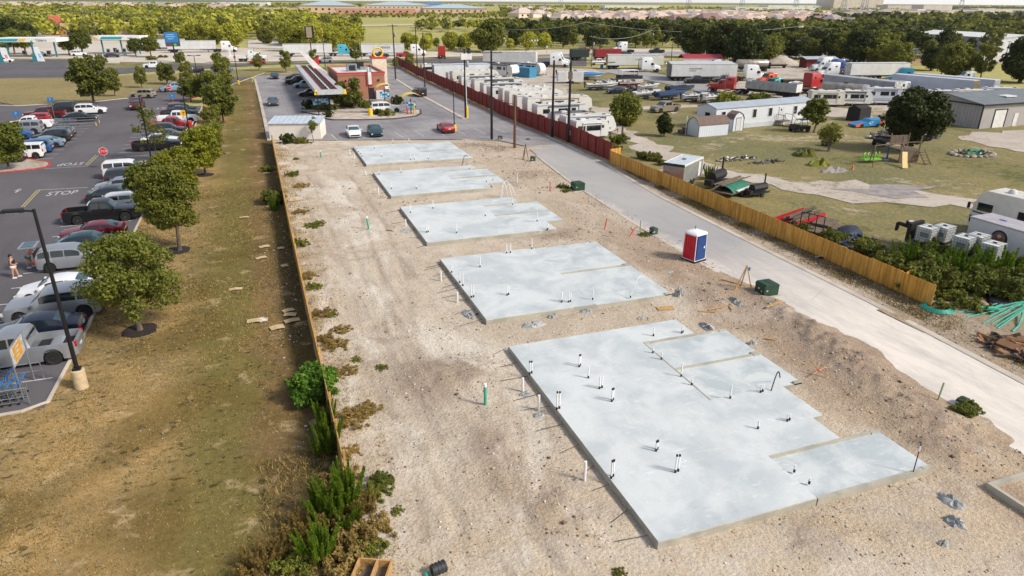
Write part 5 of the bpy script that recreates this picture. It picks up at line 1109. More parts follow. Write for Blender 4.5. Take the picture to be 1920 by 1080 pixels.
def menu(label,loc,rz,umb=True,boards=2):
    t=Tpl();b=MB();b.box((0,0,1.0),(.14,.14,2.9 if umb else 2));t.add('post',b,[M_blk])
    for i in range(boards):
        b=MB();x=(i-.5*(boards-1))*.95;b.bx(x-.44,x+.44,-.12,-.04,.9,2.0,0);
        for j in range(3):
            for k in range(2): b.bx(x-.38+k*.4,x-.04+k*.4,-.135,-.12,1.0+j*.33,1.26+j*.33,1+(i+j+k)%3)
        t.add('menu_panel',b,[mat('menu blue',(70,150,190),.4),M_white,mat('menu light blue',(140,196,216),.4),mat('menu dark blue',(40,96,150),.4)])
    if umb:
        b=MB();rs=[]
        for i in range(9):
            u=i/8-.5;rs.append([(u*3.3,y,2.95+.6*(1-4*u*u)-.12*abs(y)) for y in (-1.1,-.4,.4,1.1)])
        b.rings(rs,0,True,False,False);rs2=[[(x,y,z-.03) for x,y,z in r] for r in rs];b.rings(rs2,0,True,False,False);t.add('shade_canopy',b,[mat('shade yellow',(216,196,110),.7)])
    return t.spawn('menu_board',label,'menu board',loc,rz,'drive-through menu boards')
menu('menu board with yellow shade canopy, farther of the two',(*P(722,193),.1),.1);menu('menu board with yellow shade canopy at the tip of the kerbed island',(*P(771,214),.1),.1);menu('blue menu board without canopy beside the hedges',(*P(603,208),.1),.1,False,3)
isl2=PP('566 211 640 212 700 213 760 209 788 207 789 214 780 219 740 224 680 226 625 226 600 222 620 219 600 217')
mb=MB();mb.prism(isl2,0,.16);struct('planter_island',mb.mesh('planter_island',m_conc('island gravel',(200,188,176),(176,160,144),.3,2)))
kerb(isl2+[isl2[0]],w=.35,h=.2,m=mat('dark kerb',(70,68,68),.9))
bed=PP('572 210 600 198 640 190 720 190 742 195 735 205 690 209 620 211')
mb=MB();mb.prism(wob(bed,.15,1.5),0,.14);struct('planting_bed',mb.mesh('planting_bed',M_gravel))
GB='shrubs around the drive-in'
BR=[bush_tpl(21,1.2,1.5,1500,.16,'dark'),bush_tpl(22,1.5,1.3,1500,.16,'mesq'),bush_tpl(23,.8,1.0,800,.14,'dry')]
for k,(px,py,s,i,lb) in enumerate([(581,205,1.05,0,'clipped round dark shrub left of the blue menu board'),(602,207,1.0,1,'low spreading shrub below the blue menu board'),(620,208,.9,1,'low shrub right of the blue menu board'),(616,221,.7,0,'small round shrub on the kerbed island'),(660,200,1.5,1,'broad shrub before the brick wall'),(690,203,1.0,1,'grassy shrub at the lamp post foot'),(722,200,1.15,2,'brown grassy shrub beside the white SUV'),(745,196,1.0,0,'dark shrub behind the middle menu board'),(705,216,.6,0,'tiny shrub beside the yellow post on the island'),(725,218,.9,1,'round shrub in front of the white SUV on the island')]): solo('shrub',BR[i],lb,'shrub',GB,(*P(px,py),.1),k*1.3,sc=s)
tree(tree_tpl(31,1.9,4.6,1.1,3500,.2,20,'oak','umbrella',.09,.34,multi=2),'small multi-stem tree before the brick drive-in wall',*P(664,205),1.1,0,GB);tree(tree_tpl(32,1.9,4.4,1.1,3500,.2,20,'mesq','umbrella',.09,.34,multi=2),'small tree left of the brick drive-in wall',*P(640,203),1,1,GB)
def bollard(label,loc,c,h=1.1,r=.12):
    b=MB();b.lathe([(0,0),(r,0),(r,h-.05),(r*.7,h),(0,h+.02)],12);solo('bollard',b.mesh('bollard',mat('bollard %d'%c[0],c,.6)),label,'bollard','bollards of the drive-in',(*loc,.05))
bollard('red bollard at the drive-through island tip',P(764,216),(206,44,60),1.6);bollard('yellow bollard at the drive-through island tip',P(777,215),(232,196,48),1.9);bollard('fat yellow bollard on the kerbed island',P(695,218),(236,196,44),1.2,.4);bollard('yellow sleeve at the foot of the pole with the white conduit',P(876,222),(236,190,70),1.9,.2)
GD='cars at the drive-in'
C('sedan','navy','dark blue sedan facing the camera at the far end of the drive-in lane',(5,184.5),-PI/2,GD);C('sedan','grey','grey sedan driving toward the camera beside the long kerb',(2.9,136.9),-PI/2,GD)
C('pickup','black','black pickup under the canopy edge nearest the far end',(9.6,170.5),PI,GD);C('suv','lightblue','steel blue SUV under the canopy in the middle stall',(10.4,162.8),PI,GD);C('sedan','black','black sedan in the nearest canopy stall',(10.4,147.8),PI,GD);C('sedan','darkgrey','dark car deep under the canopy end',(13.6,143.2),PI,GD);C('sedan','navy','dark sedan at the shadowed far canopy stall',(9.6,180.5),PI,GD)
C('bigsuv','white','white full-size SUV in the drive-through lane',(20.9,121.5),0,GD);C('boxysuv','black','black SUV with tan side seen from behind leaving the drive-through',(31.3,141.6),PI/2+.1,GD);C('suv','white','white SUV at the pickup window right of the brick building',(26,152.5),PI/2,GD)
C('sedan','white','white sedan facing the camera in the front stalls',(12.5,100.9),-PI/2-.03,GD);C('sedan','teal','dark teal sedan facing the camera beside the white sedan',(15.5,100.6),-PI/2-.03,GD);C('coupe','red','red coupe seen from behind in the front stalls',(25.9,100.3),PI/2,GD)
# dumpster enclosure
t=Tpl();b=MB();a0=Vector((1.15,101.4));a1=Vector((7.9,99.7));an=math.atan2(a1.y-a0.y,a1.x-a0.x);M_blkw=mat('painted block wall',(234,228,220),.85,c2=(222,214,204),sc=.7,bump=.2)
b.bx(0,6.95,0,.22,0,2.15).bx(0,.22,.22,4.6,0,2.15).bx(6.73,6.95,.22,4.6,0,2.15).bx(0.22,6.73,4.38,4.6,0,2.15);t.add('wall',b,[M_blkw])
b=MB();b.add([(-.1,-.15,2.17),(7.05,-.15,2.17),(7.05,4.75,2.5),(-.1,4.75,2.5),(-.1,-.15,2.24),(7.05,-.15,2.24),(7.05,4.75,2.57),(-.1,4.75,2.57)],[(3,2,1,0),(4,5,6,7),(0,1,5,4),(1,2,6,5),(2,3,7,6),(3,0,4,7)],0)
for i in range(11): b.add([(i*.7+x,y,2.245+(y+.15)*.0673+z) for x,y,z in ((0,-.15,0),(.05,-.15,0),(.05,4.75,0),(0,4.75,0),(0,-.15,.05),(.05,-.15,.05),(.05,4.75,.05),(0,4.75,.05))],[(4,5,6,7),(0,1,5,4),(1,2,6,5),(3,0,4,7)],0)
t.add('roof',b,[mat('enclosure metal roof',(206,216,226),.35,.3)])
t.spawn('dumpster_enclosure','pale block dumpster enclosure with a white metal roof','enclosure',(a0.x,a0.y,0),an)
solo('shrub',BR[0],'rounded dark shrub in front of the pale block enclosure','shrub','shrubs along the site edge',(*P(540,268),0),0,sc=.85);solo('shrub',BR[1],'low shrub right of the rounded shrub at the enclosure','shrub','shrubs along the site edge',(*P(565,268),0),1,sc=.6)
tree(tree_tpl(33,.9,3.4,.9,500,.16,9,'oak','column',.05,.35),'thin sapling against the pale block enclosure',*P(588,264),1,0,'shrubs along the site edge')
# ================================================================ the building site
def ztop(x,y): return float(site_z(np.array([float(x)]),np.array([float(y)]))[0])
def stub(px,py,h,r=.038,z=.35,dbl=0,sleeve=.15,cap=False,label='',group=''):
    t=Tpl();x,y=P(px,py,z);offs=[(0,0)]+([(.16,.03)] if dbl else [])
    for i,(dx,dy) in enumerate(offs):
        b=MB();b.cyl((dx,dy,0),(dx,dy,h-(.06*i)),r,None,10,0);t.add('pipe',b,[M_pvc])
        if sleeve: b=MB();b.cyl((dx,dy,0),(dx,dy,sleeve),r*1.22,None,10);t.add('sleeve',b,[M_capb])
        if cap: b=MB();b.lathe([(r*1.15,h-.06*i-.05),(r*1.15,h-.06*i+.03),(0,h-.06*i+.05)],10,0,(dx,dy,0));t.add('cap',b,[M_capb])
    t.spawn('pipe_stub',label,'pipe',(x,y,z-.005),rnd.uniform(0,1) if dbl else 0,group)
SL=[('nearest slab',[(993,702,.75,1,1),(1044,768,.95,1,1),(1086,688,.7,1,1),(1103,709,.65,0,0),(1124,729,.7,1,0),(1147,753,.7,1,1),(1225,630,.55,0,0),(1278,625,.5,1,0),(1224,662,.4,0,0),(1240,674,.45,0,0),(1277,706,.8,0,0),(1297,722,.4,0,0),(1369,747,.75,0,0),(1426,736,.45,1,0),(1230,846,.5,1,1),(1266,886,.85,1,1),(1146,897,.85,1,1),(1421,804,.45,0,0),(1476,790,.4,1,0),(1489,885,.35,0,0),(1517,907,.3,0,0)]),
 ('second slab',[(900,501,.8,0,0),(847,511,.6,0,0),(862,530,.8,0,0),(868,536,.9,0,0),(884,558,.9,1,0),(951,554,.7,1,0),(950,475,.75,0,0),(957,474,.75,0,0),(1053,567,.7,1,0),(1066,567,.7,1,0),(1111,562,.7,0,0),(1182,558,.2,0,0),(997,467,.85,0,0)]),
 ('third slab',[(770,399,.8,0,0),(812,391,.8,0,0),(800,436,.7,1,0),(856,437,.8,0,0),(910,405,.3,0,0),(961,384,.7,0,0),(1007,415,.8,0,0),(1026,431,.5,1,0)]),
 ('fourth slab',[(752,324,.6,0,0),(734,354,.6,0,0),(781,354,.4,0,0),(922,351,.7,0,0),(711,327,.5,0,0),(880,317,.5,0,0),(912,341,.3,0,0)]),
 ('fifth and farthest slab',[(668,280,.4,0,0),(672,285,.4,0,0),(676,289,.4,0,0),(679,293,.4,0,0),(702,278,.3,0,0),(716,294,.5,0,0),(770,300,.8,0,0),(777,299,.7,0,0),(803,298,.5,0,0),(737,269,.6,0,0),(767,268,.6,0,0)])]
for nm,ps in SL:
    for px,py,h,d,c in ps:
        stub(px,py,h,dbl=d,cap=c,label=('pair of white pipes with black sleeves' if d else 'single short white pipe with black sleeve')+(' and black caps' if c else '')+' on the '+nm,group='plumbing pipes on the '+nm)
for px,py,h in ((980,738,.9),(1010,773,.95),(1096,905,1.05),(827,529,.8),(858,570,.85),(761,426,.7),(710,366,.8),(686,332,.7),(665,300,.8),(656,292,.8)):
    x,y=P(px,py);stub(px,py,h,.06,ztop(x,y)-.1,0,0,False,'white cleanout pipe standing in the dirt left of a slab edge','white cleanout pipes along the slab edges')
for px,py,h,l in ((910,762,1.0,'nearest, beside the tyre ruts'),(692,431,.95,'leaning, left of the third slab'),(602,297,.75,'farthest, near the pale enclosure')):
    x,y=P(px,py);b=MB();k=.12 if l[0]=='l' else 0;b.cyl((0,0,-.1),(-k,0,h),.075,None,14,0).cyl((-k,0,h),(-k*1.15,0,h+.16),.085,None,14,1);solo('sewer_riser',b.mesh('sewer_riser',[M_teal,M_pvc]),'teal riser pipe with white cap, '+l,'pipe','teal risers in the dirt',(x,y,ztop(x,y)))
def arch(pts,r,m,name,label,cat,group=None):
    b=MB();b.tube(pts,r,6);return solo(name,b.mesh(name,m),label,cat,group)
def arcp(a,b_,h,n=10,side=0): return [(a[0]+(b_[0]-a[0])*i/n,a[1]+(b_[1]-a[1])*i/n+side*math.sin(PI*i/n),a[2]+(b_[2]-a[2])*i/n+h*math.sin(PI*i/n)) for i in range(n+1)]
q=P(1182,558,.35);arch(arcp((*q,.35),(q[0]+1.6,q[1]+.9,.9),.9),.018,M_pvc,'conduit','white bent conduit springing from the second slab','conduit')
q=P(1445,735,.3);arch(arcp((*q,.27),(q[0]+1.0,q[1]+.6,.6),.7),.03,M_blk,'conduit','thick black bent cable rising from the garage pad edge','conduit')
q=P(865,311,.3);arch(arcp((*q,0),(q[0]+.9,q[1]+.5,1.2),.7),.03,M_blk,'conduit','black bent conduit between the two farthest slabs','conduit')
q=P(943,368,.3)
for k,(w,h) in enumerate(((.9,1.5),(1.3,1.7),(1.7,1.3))): arch(arcp((q[0]-.3+.15*k,q[1]+.2*k,0),(q[0]-.3+w,q[1]+.3,.2),h),.028,M_pvc,'conduit','one of three white conduit loops at the third slab corner','conduit','white conduit loops at the third slab corner')
q=P(920,352,.3);arch(arcp((*q,.3),(q[0]+.4,q[1]+.2,1.1),.3),.025,M_blk,'conduit','thin black conduit on the fourth slab corner','conduit')
x,y=P(1712,886,.3);b=MB();b.cyl((0,0,.25),(0,0,1.75),.022,None,6,0).cyl((0,0,1.35),(0,0,1.6),.03,None,6,1);solo('grade_rod',b.mesh('grade_rod',[M_blk,M_pvc]),'tall thin dark rod with white band on the nearest slab','rod',None,(x,y,0))
# form stakes / rebar along left edges
for j,(y0,y1) in enumerate(((16,31.9),(35.5,46.7),(50.6,61.4),(65.4,76),(80.2,91.4))):
    n=11 if j<2 else 6
    for i in range(n):
        y=y0+.4+(y1-y0-.6)*i/(n-1)+rnd.uniform(-.3,.3);l=rnd.uniform(.6,1.7);b=MB();b.cyl((11.33,y,.18+rnd.uniform(-.08,.08)),(11.33-l,y+rnd.uniform(-.5,.2),.10+rnd.uniform(0,.08)),.012,None,5)
        solo('rebar_tie',b.mesh('rebar_tie',M_dkst),'thin rusty rod sticking out of the left side of the %s'%('nearest slab','second slab','third slab','fourth slab','farthest slab')[j],'rebar','rods along the left side of slab row position '+'near mid centre beyond last'.split()[j])
# wet concrete spills
M_spill=m_conc('hardened concrete spill',(172,174,172),(138,142,144),.7,5)
def lump(px,py,rx,ry,h,lab,m=M_spill,name='concrete_spill',cat='concrete spill',grp='hardened concrete spills',rough=.5,seed=0,n=26):
    x,y=P(px,py);g=np.random.default_rng(int(px+py)+seed);th=np.linspace(0,2*PI,n,endpoint=False);V=[];rr=1+rough*(vnoise(np.cos(th)*1.5+px*.01,np.sin(th)*1.5,1.3,seed+3)-.5)*2
    R_=[1,.9,.7,.4,.02];Zs=[-.08,.35,.75,.95,1.]
    for q,zz in zip(R_,Zs): V.append([(q*.72*rx*rr[i]*math.cos(th[i]),q*.72*ry*rr[i]*(.8+.4*g.random())*math.sin(th[i]),h*1.5*zz*(1+.55*g.normal()*(q>.1)*(q<1))) for i in range(n)])
    b=MB();b.rings(V,0,True,True,False);return solo(name,b.mesh(name,m),lab,cat,grp,(x,y,ztop(x,y) if x<29 else .02))
for k,(px,py,rx,ry,h,l) in enumerate([(1272,555,.45,.5,.22,'grey concrete lump at the corner of the second slab'),(1100,587,.6,.5,.08,'blue grey spill before the second slab front edge'),(1000,612,1.1,.6,.07,'long thin spill left of the nearest slab back edge'),(1035,597,.4,.3,.1,'small spill between the two near slabs'),(1325,615,.5,.9,.1,'spill beside the far right corner of the nearest slab'),(1256,512,.5,.3,.04,'faint spill right of the second slab'),(1380,572,.35,.9,.12,'pale grey spill near the survey tripod'),(878,590,.5,.9,.06,'grey spill at the near left corner of the second slab'),(1785,945,.5,.7,.08,'grey spill patch right of the nearest slab front'),(1790,982,.4,.5,.08,'dark grey lower spill patch right of the nearest slab'),(1768,1022,.35,.2,.07,'small whitish lump near the lower right dirt'),(1410,647,.4,.3,.08,'pale spill by the garage pad far corner'),(1345,745,.15,.12,.03,'tiny spill crumb on the garage pad'),(1200,600,.3,.3,.05,'faint grey spill before the second slab'),(1010,780,.4,.3,.06,'pale collar of concrete around a cleanout pipe'),(985,742,.5,.3,.06,'pale concrete tongue against the nearest slab edge'),(760,435,.6,.7,.05,'grey rubble spill left of the third slab'),(1080,905,.15,.1,.05,'crumb of concrete near a cleanout pipe')]): lump(px,py,rx,ry,h,l,seed=k)
# pebbles and clods : loose stones
def rocks(name,n,x0,x1,y0,y1,sz,m,seed,dens=None,zf=None,kind='stuff',flat=.6,label=None):
    g=np.random.default_rng(seed);X=g.uniform(x0,x1,n*3);Y=g.uniform(y0,y1,n*3)
    ok=np.ones(len(X),bool)
    for i,(a,b_) in enumerate(((16,31.95),(35.4,46.8),(50.5,61.5),(65.3,76.2),(80.1,91.5))): ok&=~((X>11.2)&(X<24.45)&(Y>a-.05)&(Y<b_+.05))
    if dens is not None: ok&=g.random(len(X))<dens(X,Y)
    X=X[ok][:n];Y=Y[ok][:n];n=len(X);Z=(zf or site_z)(X,Y)
    base=np.array([(1,0,0),(0,1,0),(-1,0,0),(0,-1,0),(0,0,1),(0,0,-.6)],float);F_=np.array([(0,1,4),(1,2,4),(2,3,4),(3,0,4),(1,0,5),(2,1,5),(3,2,5),(0,3,5)])
    s=(sz*(.4+g.pareto(2.2,n)*.55).clip(.4,3.2));v=base[None]*(.7+.6*g.random((n,6,3)));a=g.uniform(0,2*PI,n);ca,sa=np.cos(a),np.sin(a)
    vx=v[:,:,0]*ca[:,None]-v[:,:,1]*sa[:,None]*.8;vy=v[:,:,0]*sa[:,None]+v[:,:,1]*ca[:,None]*.8;v=np.stack([vx,vy,v[:,:,2]*flat],2)*s[:,None,None]+np.stack([X,Y,Z+s*.15],1)[:,None]
    f=(F_[None]+np.arange(n)[:,None,None]*6).reshape(-1,3);k=np.repeat(g.integers(0,len(m),n),8)
    return struct(name,npmesh(name,v.reshape(-1,3),f,m,k,n=3),kind)
MP=[mat('stone pale',(212,198,180),.9),mat('stone tan',(178,154,128),.9),mat('stone grey',(160,154,148),.9),mat('stone brown',(120,98,78),.9)]
md=lambda X,Y:np.clip(.02+1.3*(vnoise(X,Y,.35,31,5)-.42)*2+sum(.9*np.exp(-((X-a)/(s*1.2))**2-((Y-b_)/(sy*1.2))**2) for a,b_,s,h,sy in mounds)+.5*(X>25.2),0.03,1)
rocks('gravel',15000,1.6,29.3,9,32,.024,MP,41,md);rocks('gravel',14000,1.6,30,32,62,.03,MP,42,md);rocks('gravel',5000,1.6,31,62,92,.05,MP,44,md)
rocks('dirt_clods',1300,1.6,29.3,9,70,.045,[MP[3],MP[1],mat('clod dark',(104,84,66),.95)],43,lambda X,Y:np.clip(md(X,Y)*1.5-.45,.0,1)**2)
rocks('gravel',3500,28.9,31.8,12,80,.03,MP,47,lambda X,Y:np.clip(1-(X-28.9-(Y-20)*.035)/1.6,0,1)**1.5*vnoise(X,Y,.5,48),lambda X,Y:X*0+.05)
rocks('gravel',5000,35.6,39.3,16,78,.035,MP,45,lambda X,Y:(X>35.7+np.interp(Y,[0,20,42,58,72,79],[0,0,.85,1.3,2.9,3.2]))*.6,lambda X,Y:X*0+.06)
# small objects
def box_cabinet(label,px,py,w,d,h,rz,c=(40,72,52),pad=True):
    t=Tpl();x,y=P(px,py);b=MB();b.box((0,0,h*.42+.08),(w,d,h*.84));b.side([(-w/2-.02,h*.9),(-w/2-.02,h*.82),(w/2+.02,h*.82),(w/2+.02,h*.9),(w/2-.1,h+.04),(-w/2+.1,h+.04)],-d/2-.02,d/2+.02);mm=mat('utility green %d'%c[0],c,.45,.1,c2=tuple(k*.85 for k in c));t.add('body',b,[mm])
    b=MB();b.box((-w*.3,-d/2-.01,h*.55),(.12,.01,.1)).box((-w/2-.01,.1,h*.6),(.01,.12,.1)).box((-w/2-.01,-.2,h*.45),(.01,.1,.1));t.add('label_plate',b,[M_paintw])
    b=MB();b.box((0,d*.1,h+.045),(.05,d*.8,.012));t.add('lid_seam',b,[M_blk])
    if pad: b=MB();b.box((0,0,.02),(w+.3,d+.3,.12));t.add('pad',b,[M_kerb])
    return t.spawn('transformer_box',label,'utility box',(x,y,.0),rz,'green utility boxes beside the road')
box_cabinet('dark green transformer box beside the survey tripod, nearest',1436,552,1.15,.95,.85,.0);box_cabinet('dark green transformer box at the weedy verge by the third slab',1083,357,1.15,.95,.85,.05);box_cabinet('small grey-green pedestal box near the blue and red toilet',1225,440,.5,.5,.6,.2,(78,92,76));box_cabinet('small green box at the road bend by the old stakes',999,303,.5,.5,.6,0,(66,84,66));box_cabinet('low green box half buried beside the road by the weeds',1803,760,.55,.35,.35,.2,(50,76,60),False);box_cabinet('tiny green box at the foot of a black pole',938,262,.5,.5,.5,0,(60,84,60))
# portable toilet
t=Tpl();b=MB();w=.58;tp=.545
def wall(a,b_,k):
    z0,z1=.14,2.03;mb=MB();mb.add([(a[0]*w,a[1]*w,z0),(b_[0]*w,b_[1]*w,z0),(b_[0]*tp,b_[1]*tp,z1),(a[0]*tp,a[1]*tp,z1)],[(0,1,2,3)],0)
    for i in range(1,6):
        u=i/6;p=(a[0]+(b_[0]-a[0])*u,a[1]+(b_[1]-a[1])*u);mb.box((p[0]*w*.985,p[1]*w*.985,1.05),(.05,.05,1.7),0)
    return mb
MRd=mat('toilet red plastic',(206,30,52),.4,c2=(190,26,46));MBl=mat('toilet blue plastic',(28,66,128),.4,c2=(24,58,112));MWt=mat('toilet white plastic',(232,234,238),.4)
t.add('side_wall',wall((-1,1),(-1,-1),0),[MRd]);t.add('side_wall',wall((1,-1),(1,1),0),[MRd]);t.add('back_wall',wall((1,1),(-1,1),0),[MBl])
b=wall((-1,-1),(1,-1),0);b.box((0,-.585,1.05),(.86,.03,1.75));t.add('door',b,[MBl]);b=MB();b.box((.32,-.615,1.1),(.1,.03,.16));t.add('door_latch',b,[MWt],parent=3)
b=MB()
for a,c in ((-1,-1),(1,-1),(1,1),(-1,1)): b.cyl((a*w,c*w,.12),(a*tp,c*tp,2.05),.03,None,6)
for z,q in ((.15,w),(2.04,tp)):
    for a,c in (((-1,-1),(1,-1)),((1,-1),(1,1)),((1,1),(-1,1)),((-1,1),(-1,-1))): b.cyl((a[0]*q,a[1]*q,z),(c[0]*q,c[1]*q,z),.03,None,6)
t.add('corner_trim',b,[MWt])
b=MB();b.rings([[(q*x*.6,q*y*.6,z) for x,y in ((-1,-.9),(-.9,-1),(.9,-1),(1,-.9),(1,.9),(.9,1),(-.9,1),(-1,.9))] for q,z in ((1,2.05),(1.0,2.14),(.9,2.22),(.5,2.28),(.05,2.3))],0,True);b.cyl((.25,.3,2.2),(.25,.3,2.5),.05,None,8,1);t.add('roof',b,[MWt,M_grey])
b=MB();b.box((0,0,.07),(1.3,1.3,.12));t.add('skid_base',b,[M_blk]);x,y=P(1301,489);t.spawn('portable_toilet','red and blue portable toilet with white roof standing by the road','portable toilet',(x,y+.1,.05),.28,sc=1.02)
# survey tripod of lumber
x,y=P(1393,545);t=Tpl()
for a,k in (((-.75,.1),0),((.25,.45),0),((.4,-.4),0)): b=MB();b.cyl((a[0],a[1],-.05),(.12,.05,1.75),.045,.04,6);t.add('leg',b,[M_cedar])
b=MB();b.cyl((-.75,.1,-.05),(-.56,.09,.42),.07,.06,6);b.cyl((.4,-.4,-.05),(.33,-.3,.42),.07,.06,6);t.add('foot_cover',b,[mat('yellow wrap',(214,170,80),.6)]);b=MB();b.box((.3,.0,1.45),(.14,.1,.22));t.add('blue_box',b,[mat('blue box',(40,84,150),.5)]);t.spawn('lumber_tripod','leaning lumber tripod with yellow feet and a blue box beside the transformer','tripod',(x,y,.05),.2)
x,y=P(985,300);t=Tpl()
for a in ((-.5,.1),(.3,.4),(.35,-.3)): b=MB();b.cyl((a[0],a[1],-.05),(.05,0,1.9),.045,.04,6);t.add('leg',b,[M_wood])
t.spawn('lumber_tripod','grey weathered lumber tripod at the bend of the access road','tripod',(x,y,.05),1.)
def planks(label,pts,grp='loose boards on the dirt'):
    b=MB()
    for (px,py,qx,qy,wd) in pts:
        a=P(px,py);c=P(qx,qy);l=math.hypot(c[0]-a[0],c[1]-a[1]);cx,cy=(a[0]+c[0])/2,(a[1]+c[1])/2;b.box((cx,cy,ztop(cx,cy)+.05),(l,wd,.045),0,math.atan2(c[1]-a[1],c[0]-a[0]))
    solo('board',b.mesh('board',M_cedar if wd>.07 else M_wood),label,'board',grp)
planks('long straight board lying left of the transformer box',[(1352,527,1400,540,.1)]);planks('bent pair of boards lying before the spoil heap',[(1328,585,1366,576,.09)]);planks('short board lying flat left of the bent pair',[(1310,587,1340,588,.1)]);planks('broken board pair by the grey spill',[(1366,577,1372,585,.09)]);planks('pale board sticking from the spoil heap edge',[(1435,588,1465,575,.12)]);planks('short board right of the garage pad',[(1433,638,1452,641,.1)]);planks('short timber left of the third slab',[(725,433,738,436,.12)]);planks('tan plywood scrap before the second slab corner',[(1232,582,1262,580,.5)]);planks('small board at the second slab left side',[(820,432,838,430,.08)])
# crossed white pipes on spoil
t=Tpl();x,y=P(1533,708)
for a in ((.5,.1,.25),(-.1,.5,.5),(-.5,-.1,.1),(.3,-.5,.05)): b=MB();b.cyl((0,0,.15),a,.03,None,6);t.add('stake',b,[M_cedar])
b=MB();b.ball((0,0,.17),.09);t.add('knot',b,[mat('pink flag',(220,110,110),.6)]);t.spawn('stake_cluster','crossed white stakes tied with pink tape on the spoil slope','stakes',(x,y,.25))
for px,py,l,c in ((1031,360,'red marker post upright near the far transformer box',(206,70,54)),(1133,432,'red marker post leaning near the second slab',(206,50,44)),(1180,445,'red marker post lying flat near the small pedestal box',(206,50,44)),(1200,435,'pale green marker post beside the small pedestal box',(140,176,140)),(1757,755,'pale green marker post leaning near the road edge',(150,168,130)),(1285,253,'thin white marker post on the yard grass',(222,222,216)),(970,344,'short white marker post at the fourth slab corner',(222,222,220))):
    x,y=P(px,py);lean=.9 if 'lying' in l else (.3 if 'leaning' in l else .0);h=3.3 if '1285'==str(px) else .9;h=2.6 if px==1285 else h;b=MB();b.cyl((0,0,-.05),(math.sin(lean)*h,0,math.cos(lean)*h+.05),.045,None,8);solo('marker_post',b.mesh('marker_post',mat('marker %d %d'%c[:2],c,.6)),l,'marker post','marker posts along the road',(x,y,.1),.4)
# wooden form box and dark drum at the frame bottom
t=Tpl();x,y=P(690,1075);b=MB();b.box((0,0,.2),(1.15,.06,.35)).box((0,.9,.2),(1.15,.06,.35)).box((-.56,.45,.2),(.06,.85,.35)).box((.56,.45,.2),(.06,.85,.35)).box((.08,.45,.22),(.05,.85,.36));t.add('frame',b,[M_cedar]);b=MB();b.box((0,.45,.06),(1.1,.88,.05));t.add('bottom',b,[M_wood]);t.spawn('wooden_form_box','open wooden box with a divider at the bottom edge of the picture','wooden box',(x-.1,y-.75,.1),-.45)
t=Tpl();x,y=P(823,1078);b=MB();b.cyl((-.25,0,.2),(.25,0,.2),.2,None,16);
for i in range(4): b.cyl((-.2+i*.13,0,.2),(-.16+i*.13,0,.2),.215,None,16)
t.add('drum',b,[mat('dark drum',(56,62,64),.6,c2=(34,38,40))]);b=MB();b.lathe([(0,0),(.1,.02),(.06,.12),(0,.13)],8,0,(-.4,.1,0));t.add('teal_scrap',b,[M_teal]);t.spawn('drum','dark ribbed plastic drum lying at the bottom edge','drum',(x,y,.1),.2)
# footing form at the right lower corner
t=Tpl();b=MB();A=P(1850,907,.3);
b.bx(A[0],A[0]+.16,A[1]-8,A[1],0,.35).bx(A[0]+.16,A[0]+8,A[1]-.16,A[1],0,.35);t.add('wall',b,[M_slabs]);b=MB();b.bx(A[0]+.16,A[0]+8,A[1]-8,A[1]-.16,-.05,.12);t.add('fill',b,[M_dirt]);t.spawn('footing_wall','low concrete footing wall entering the lower right corner','footing',(0,0,0))
# litter
def flat(name,label,px,py,w,d,rz,c,z=.06,grp=None,cat='litter'):
    x,y=P(px,py);b=MB();b.add([(-w/2,-d/2,.02),(0,-d/2,.06),(w/2,-d/2,.015),(w/2,d/2,.03),(0,d/2,.07),(-w/2,d/2,.02),(-w/2,-d/2,0),(0,-d/2,.04),(w/2,-d/2,0),(w/2,d/2,.01),(0,d/2,.05),(-w/2,d/2,0)],[(0,1,4,5),(1,2,3,4),(11,10,7,6),(10,9,8,7),(0,6,7,1),(1,7,8,2),(2,8,9,3),(3,9,10,4),(4,10,11,5),(5,11,6,0)]);solo(name,b.mesh(name,mat('card %d %d %d'%c,c,.8,c2=tuple(k*.85 for k in c),sc=4)),label,cat,grp,(x,y,z),rz)
GC='cardboard sheets on the lawn beside the fence'
for i,(px,py,w,d,rz,l) in enumerate([(458,409,.8,.3,0,'thin cardboard strip farthest up the lawn'),(496,464,.8,.45,.3,'upper of two cardboard sheets in mid lawn'),(490,485,.8,.4,.4,'lower of two cardboard sheets in mid lawn'),(527,467,.5,.4,0,'small cardboard scrap near the fence shade'),(442,544,.85,.35,0,'lone pale cardboard sheet left on the lawn'),(483,603,1.2,.5,-.1,'widest pale cardboard sheet'),(492,602,.5,.5,.5,'white paper on top of the widest sheet'),(520,616,.8,.55,.2,'curled cardboard sheet nearest the camera'),(541,584,.7,.4,.3,'topmost cardboard of the pile of three'),(544,592,.75,.45,-.3,'middle cardboard of the pile of three'),(548,603,.9,.45,.2,'lowest cardboard of the pile of three'),(534,500,.5,.5,.2,'brown cardboard lump against the fence'),(545,378,.5,.9,0,'left one of two tan blocks inside the fence'),(556,377,.6,.9,.1,'right one of two tan blocks inside the fence'),(500,326,.7,.3,0,'pale scrap beside the far bush'),(507,388,.7,.25,0,'thin pale scrap at the fence foot')]): flat('cardboard_sheet',l,px,py,w,d,rz,(206,182,142) if 'white' not in l else (222,222,220),.07 if px<560 and 'tan blocks' not in l else .12,GC,'cardboard')
g=random.Random(12)
b=MB()
for i in range(150):
    y=g.uniform(18,75);x=1.0-abs(g.gauss(0,.7))-.1;s=g.uniform(.03,.11);b.box((x,y,.06),(s,s*.8,s*.4),g.randrange(3),g.uniform(0,3))
for i in range(50): b.box((1.6+abs(g.gauss(0,.8)),g.uniform(22,95),.12),(g.uniform(.05,.2),.08,.04),g.randrange(3),g.uniform(0,3))
for i in range(70): b.box((g.uniform(-10,0),g.uniform(16,50),.05),(g.uniform(.03,.07),.03,.02),g.randrange(2),g.uniform(0,3))
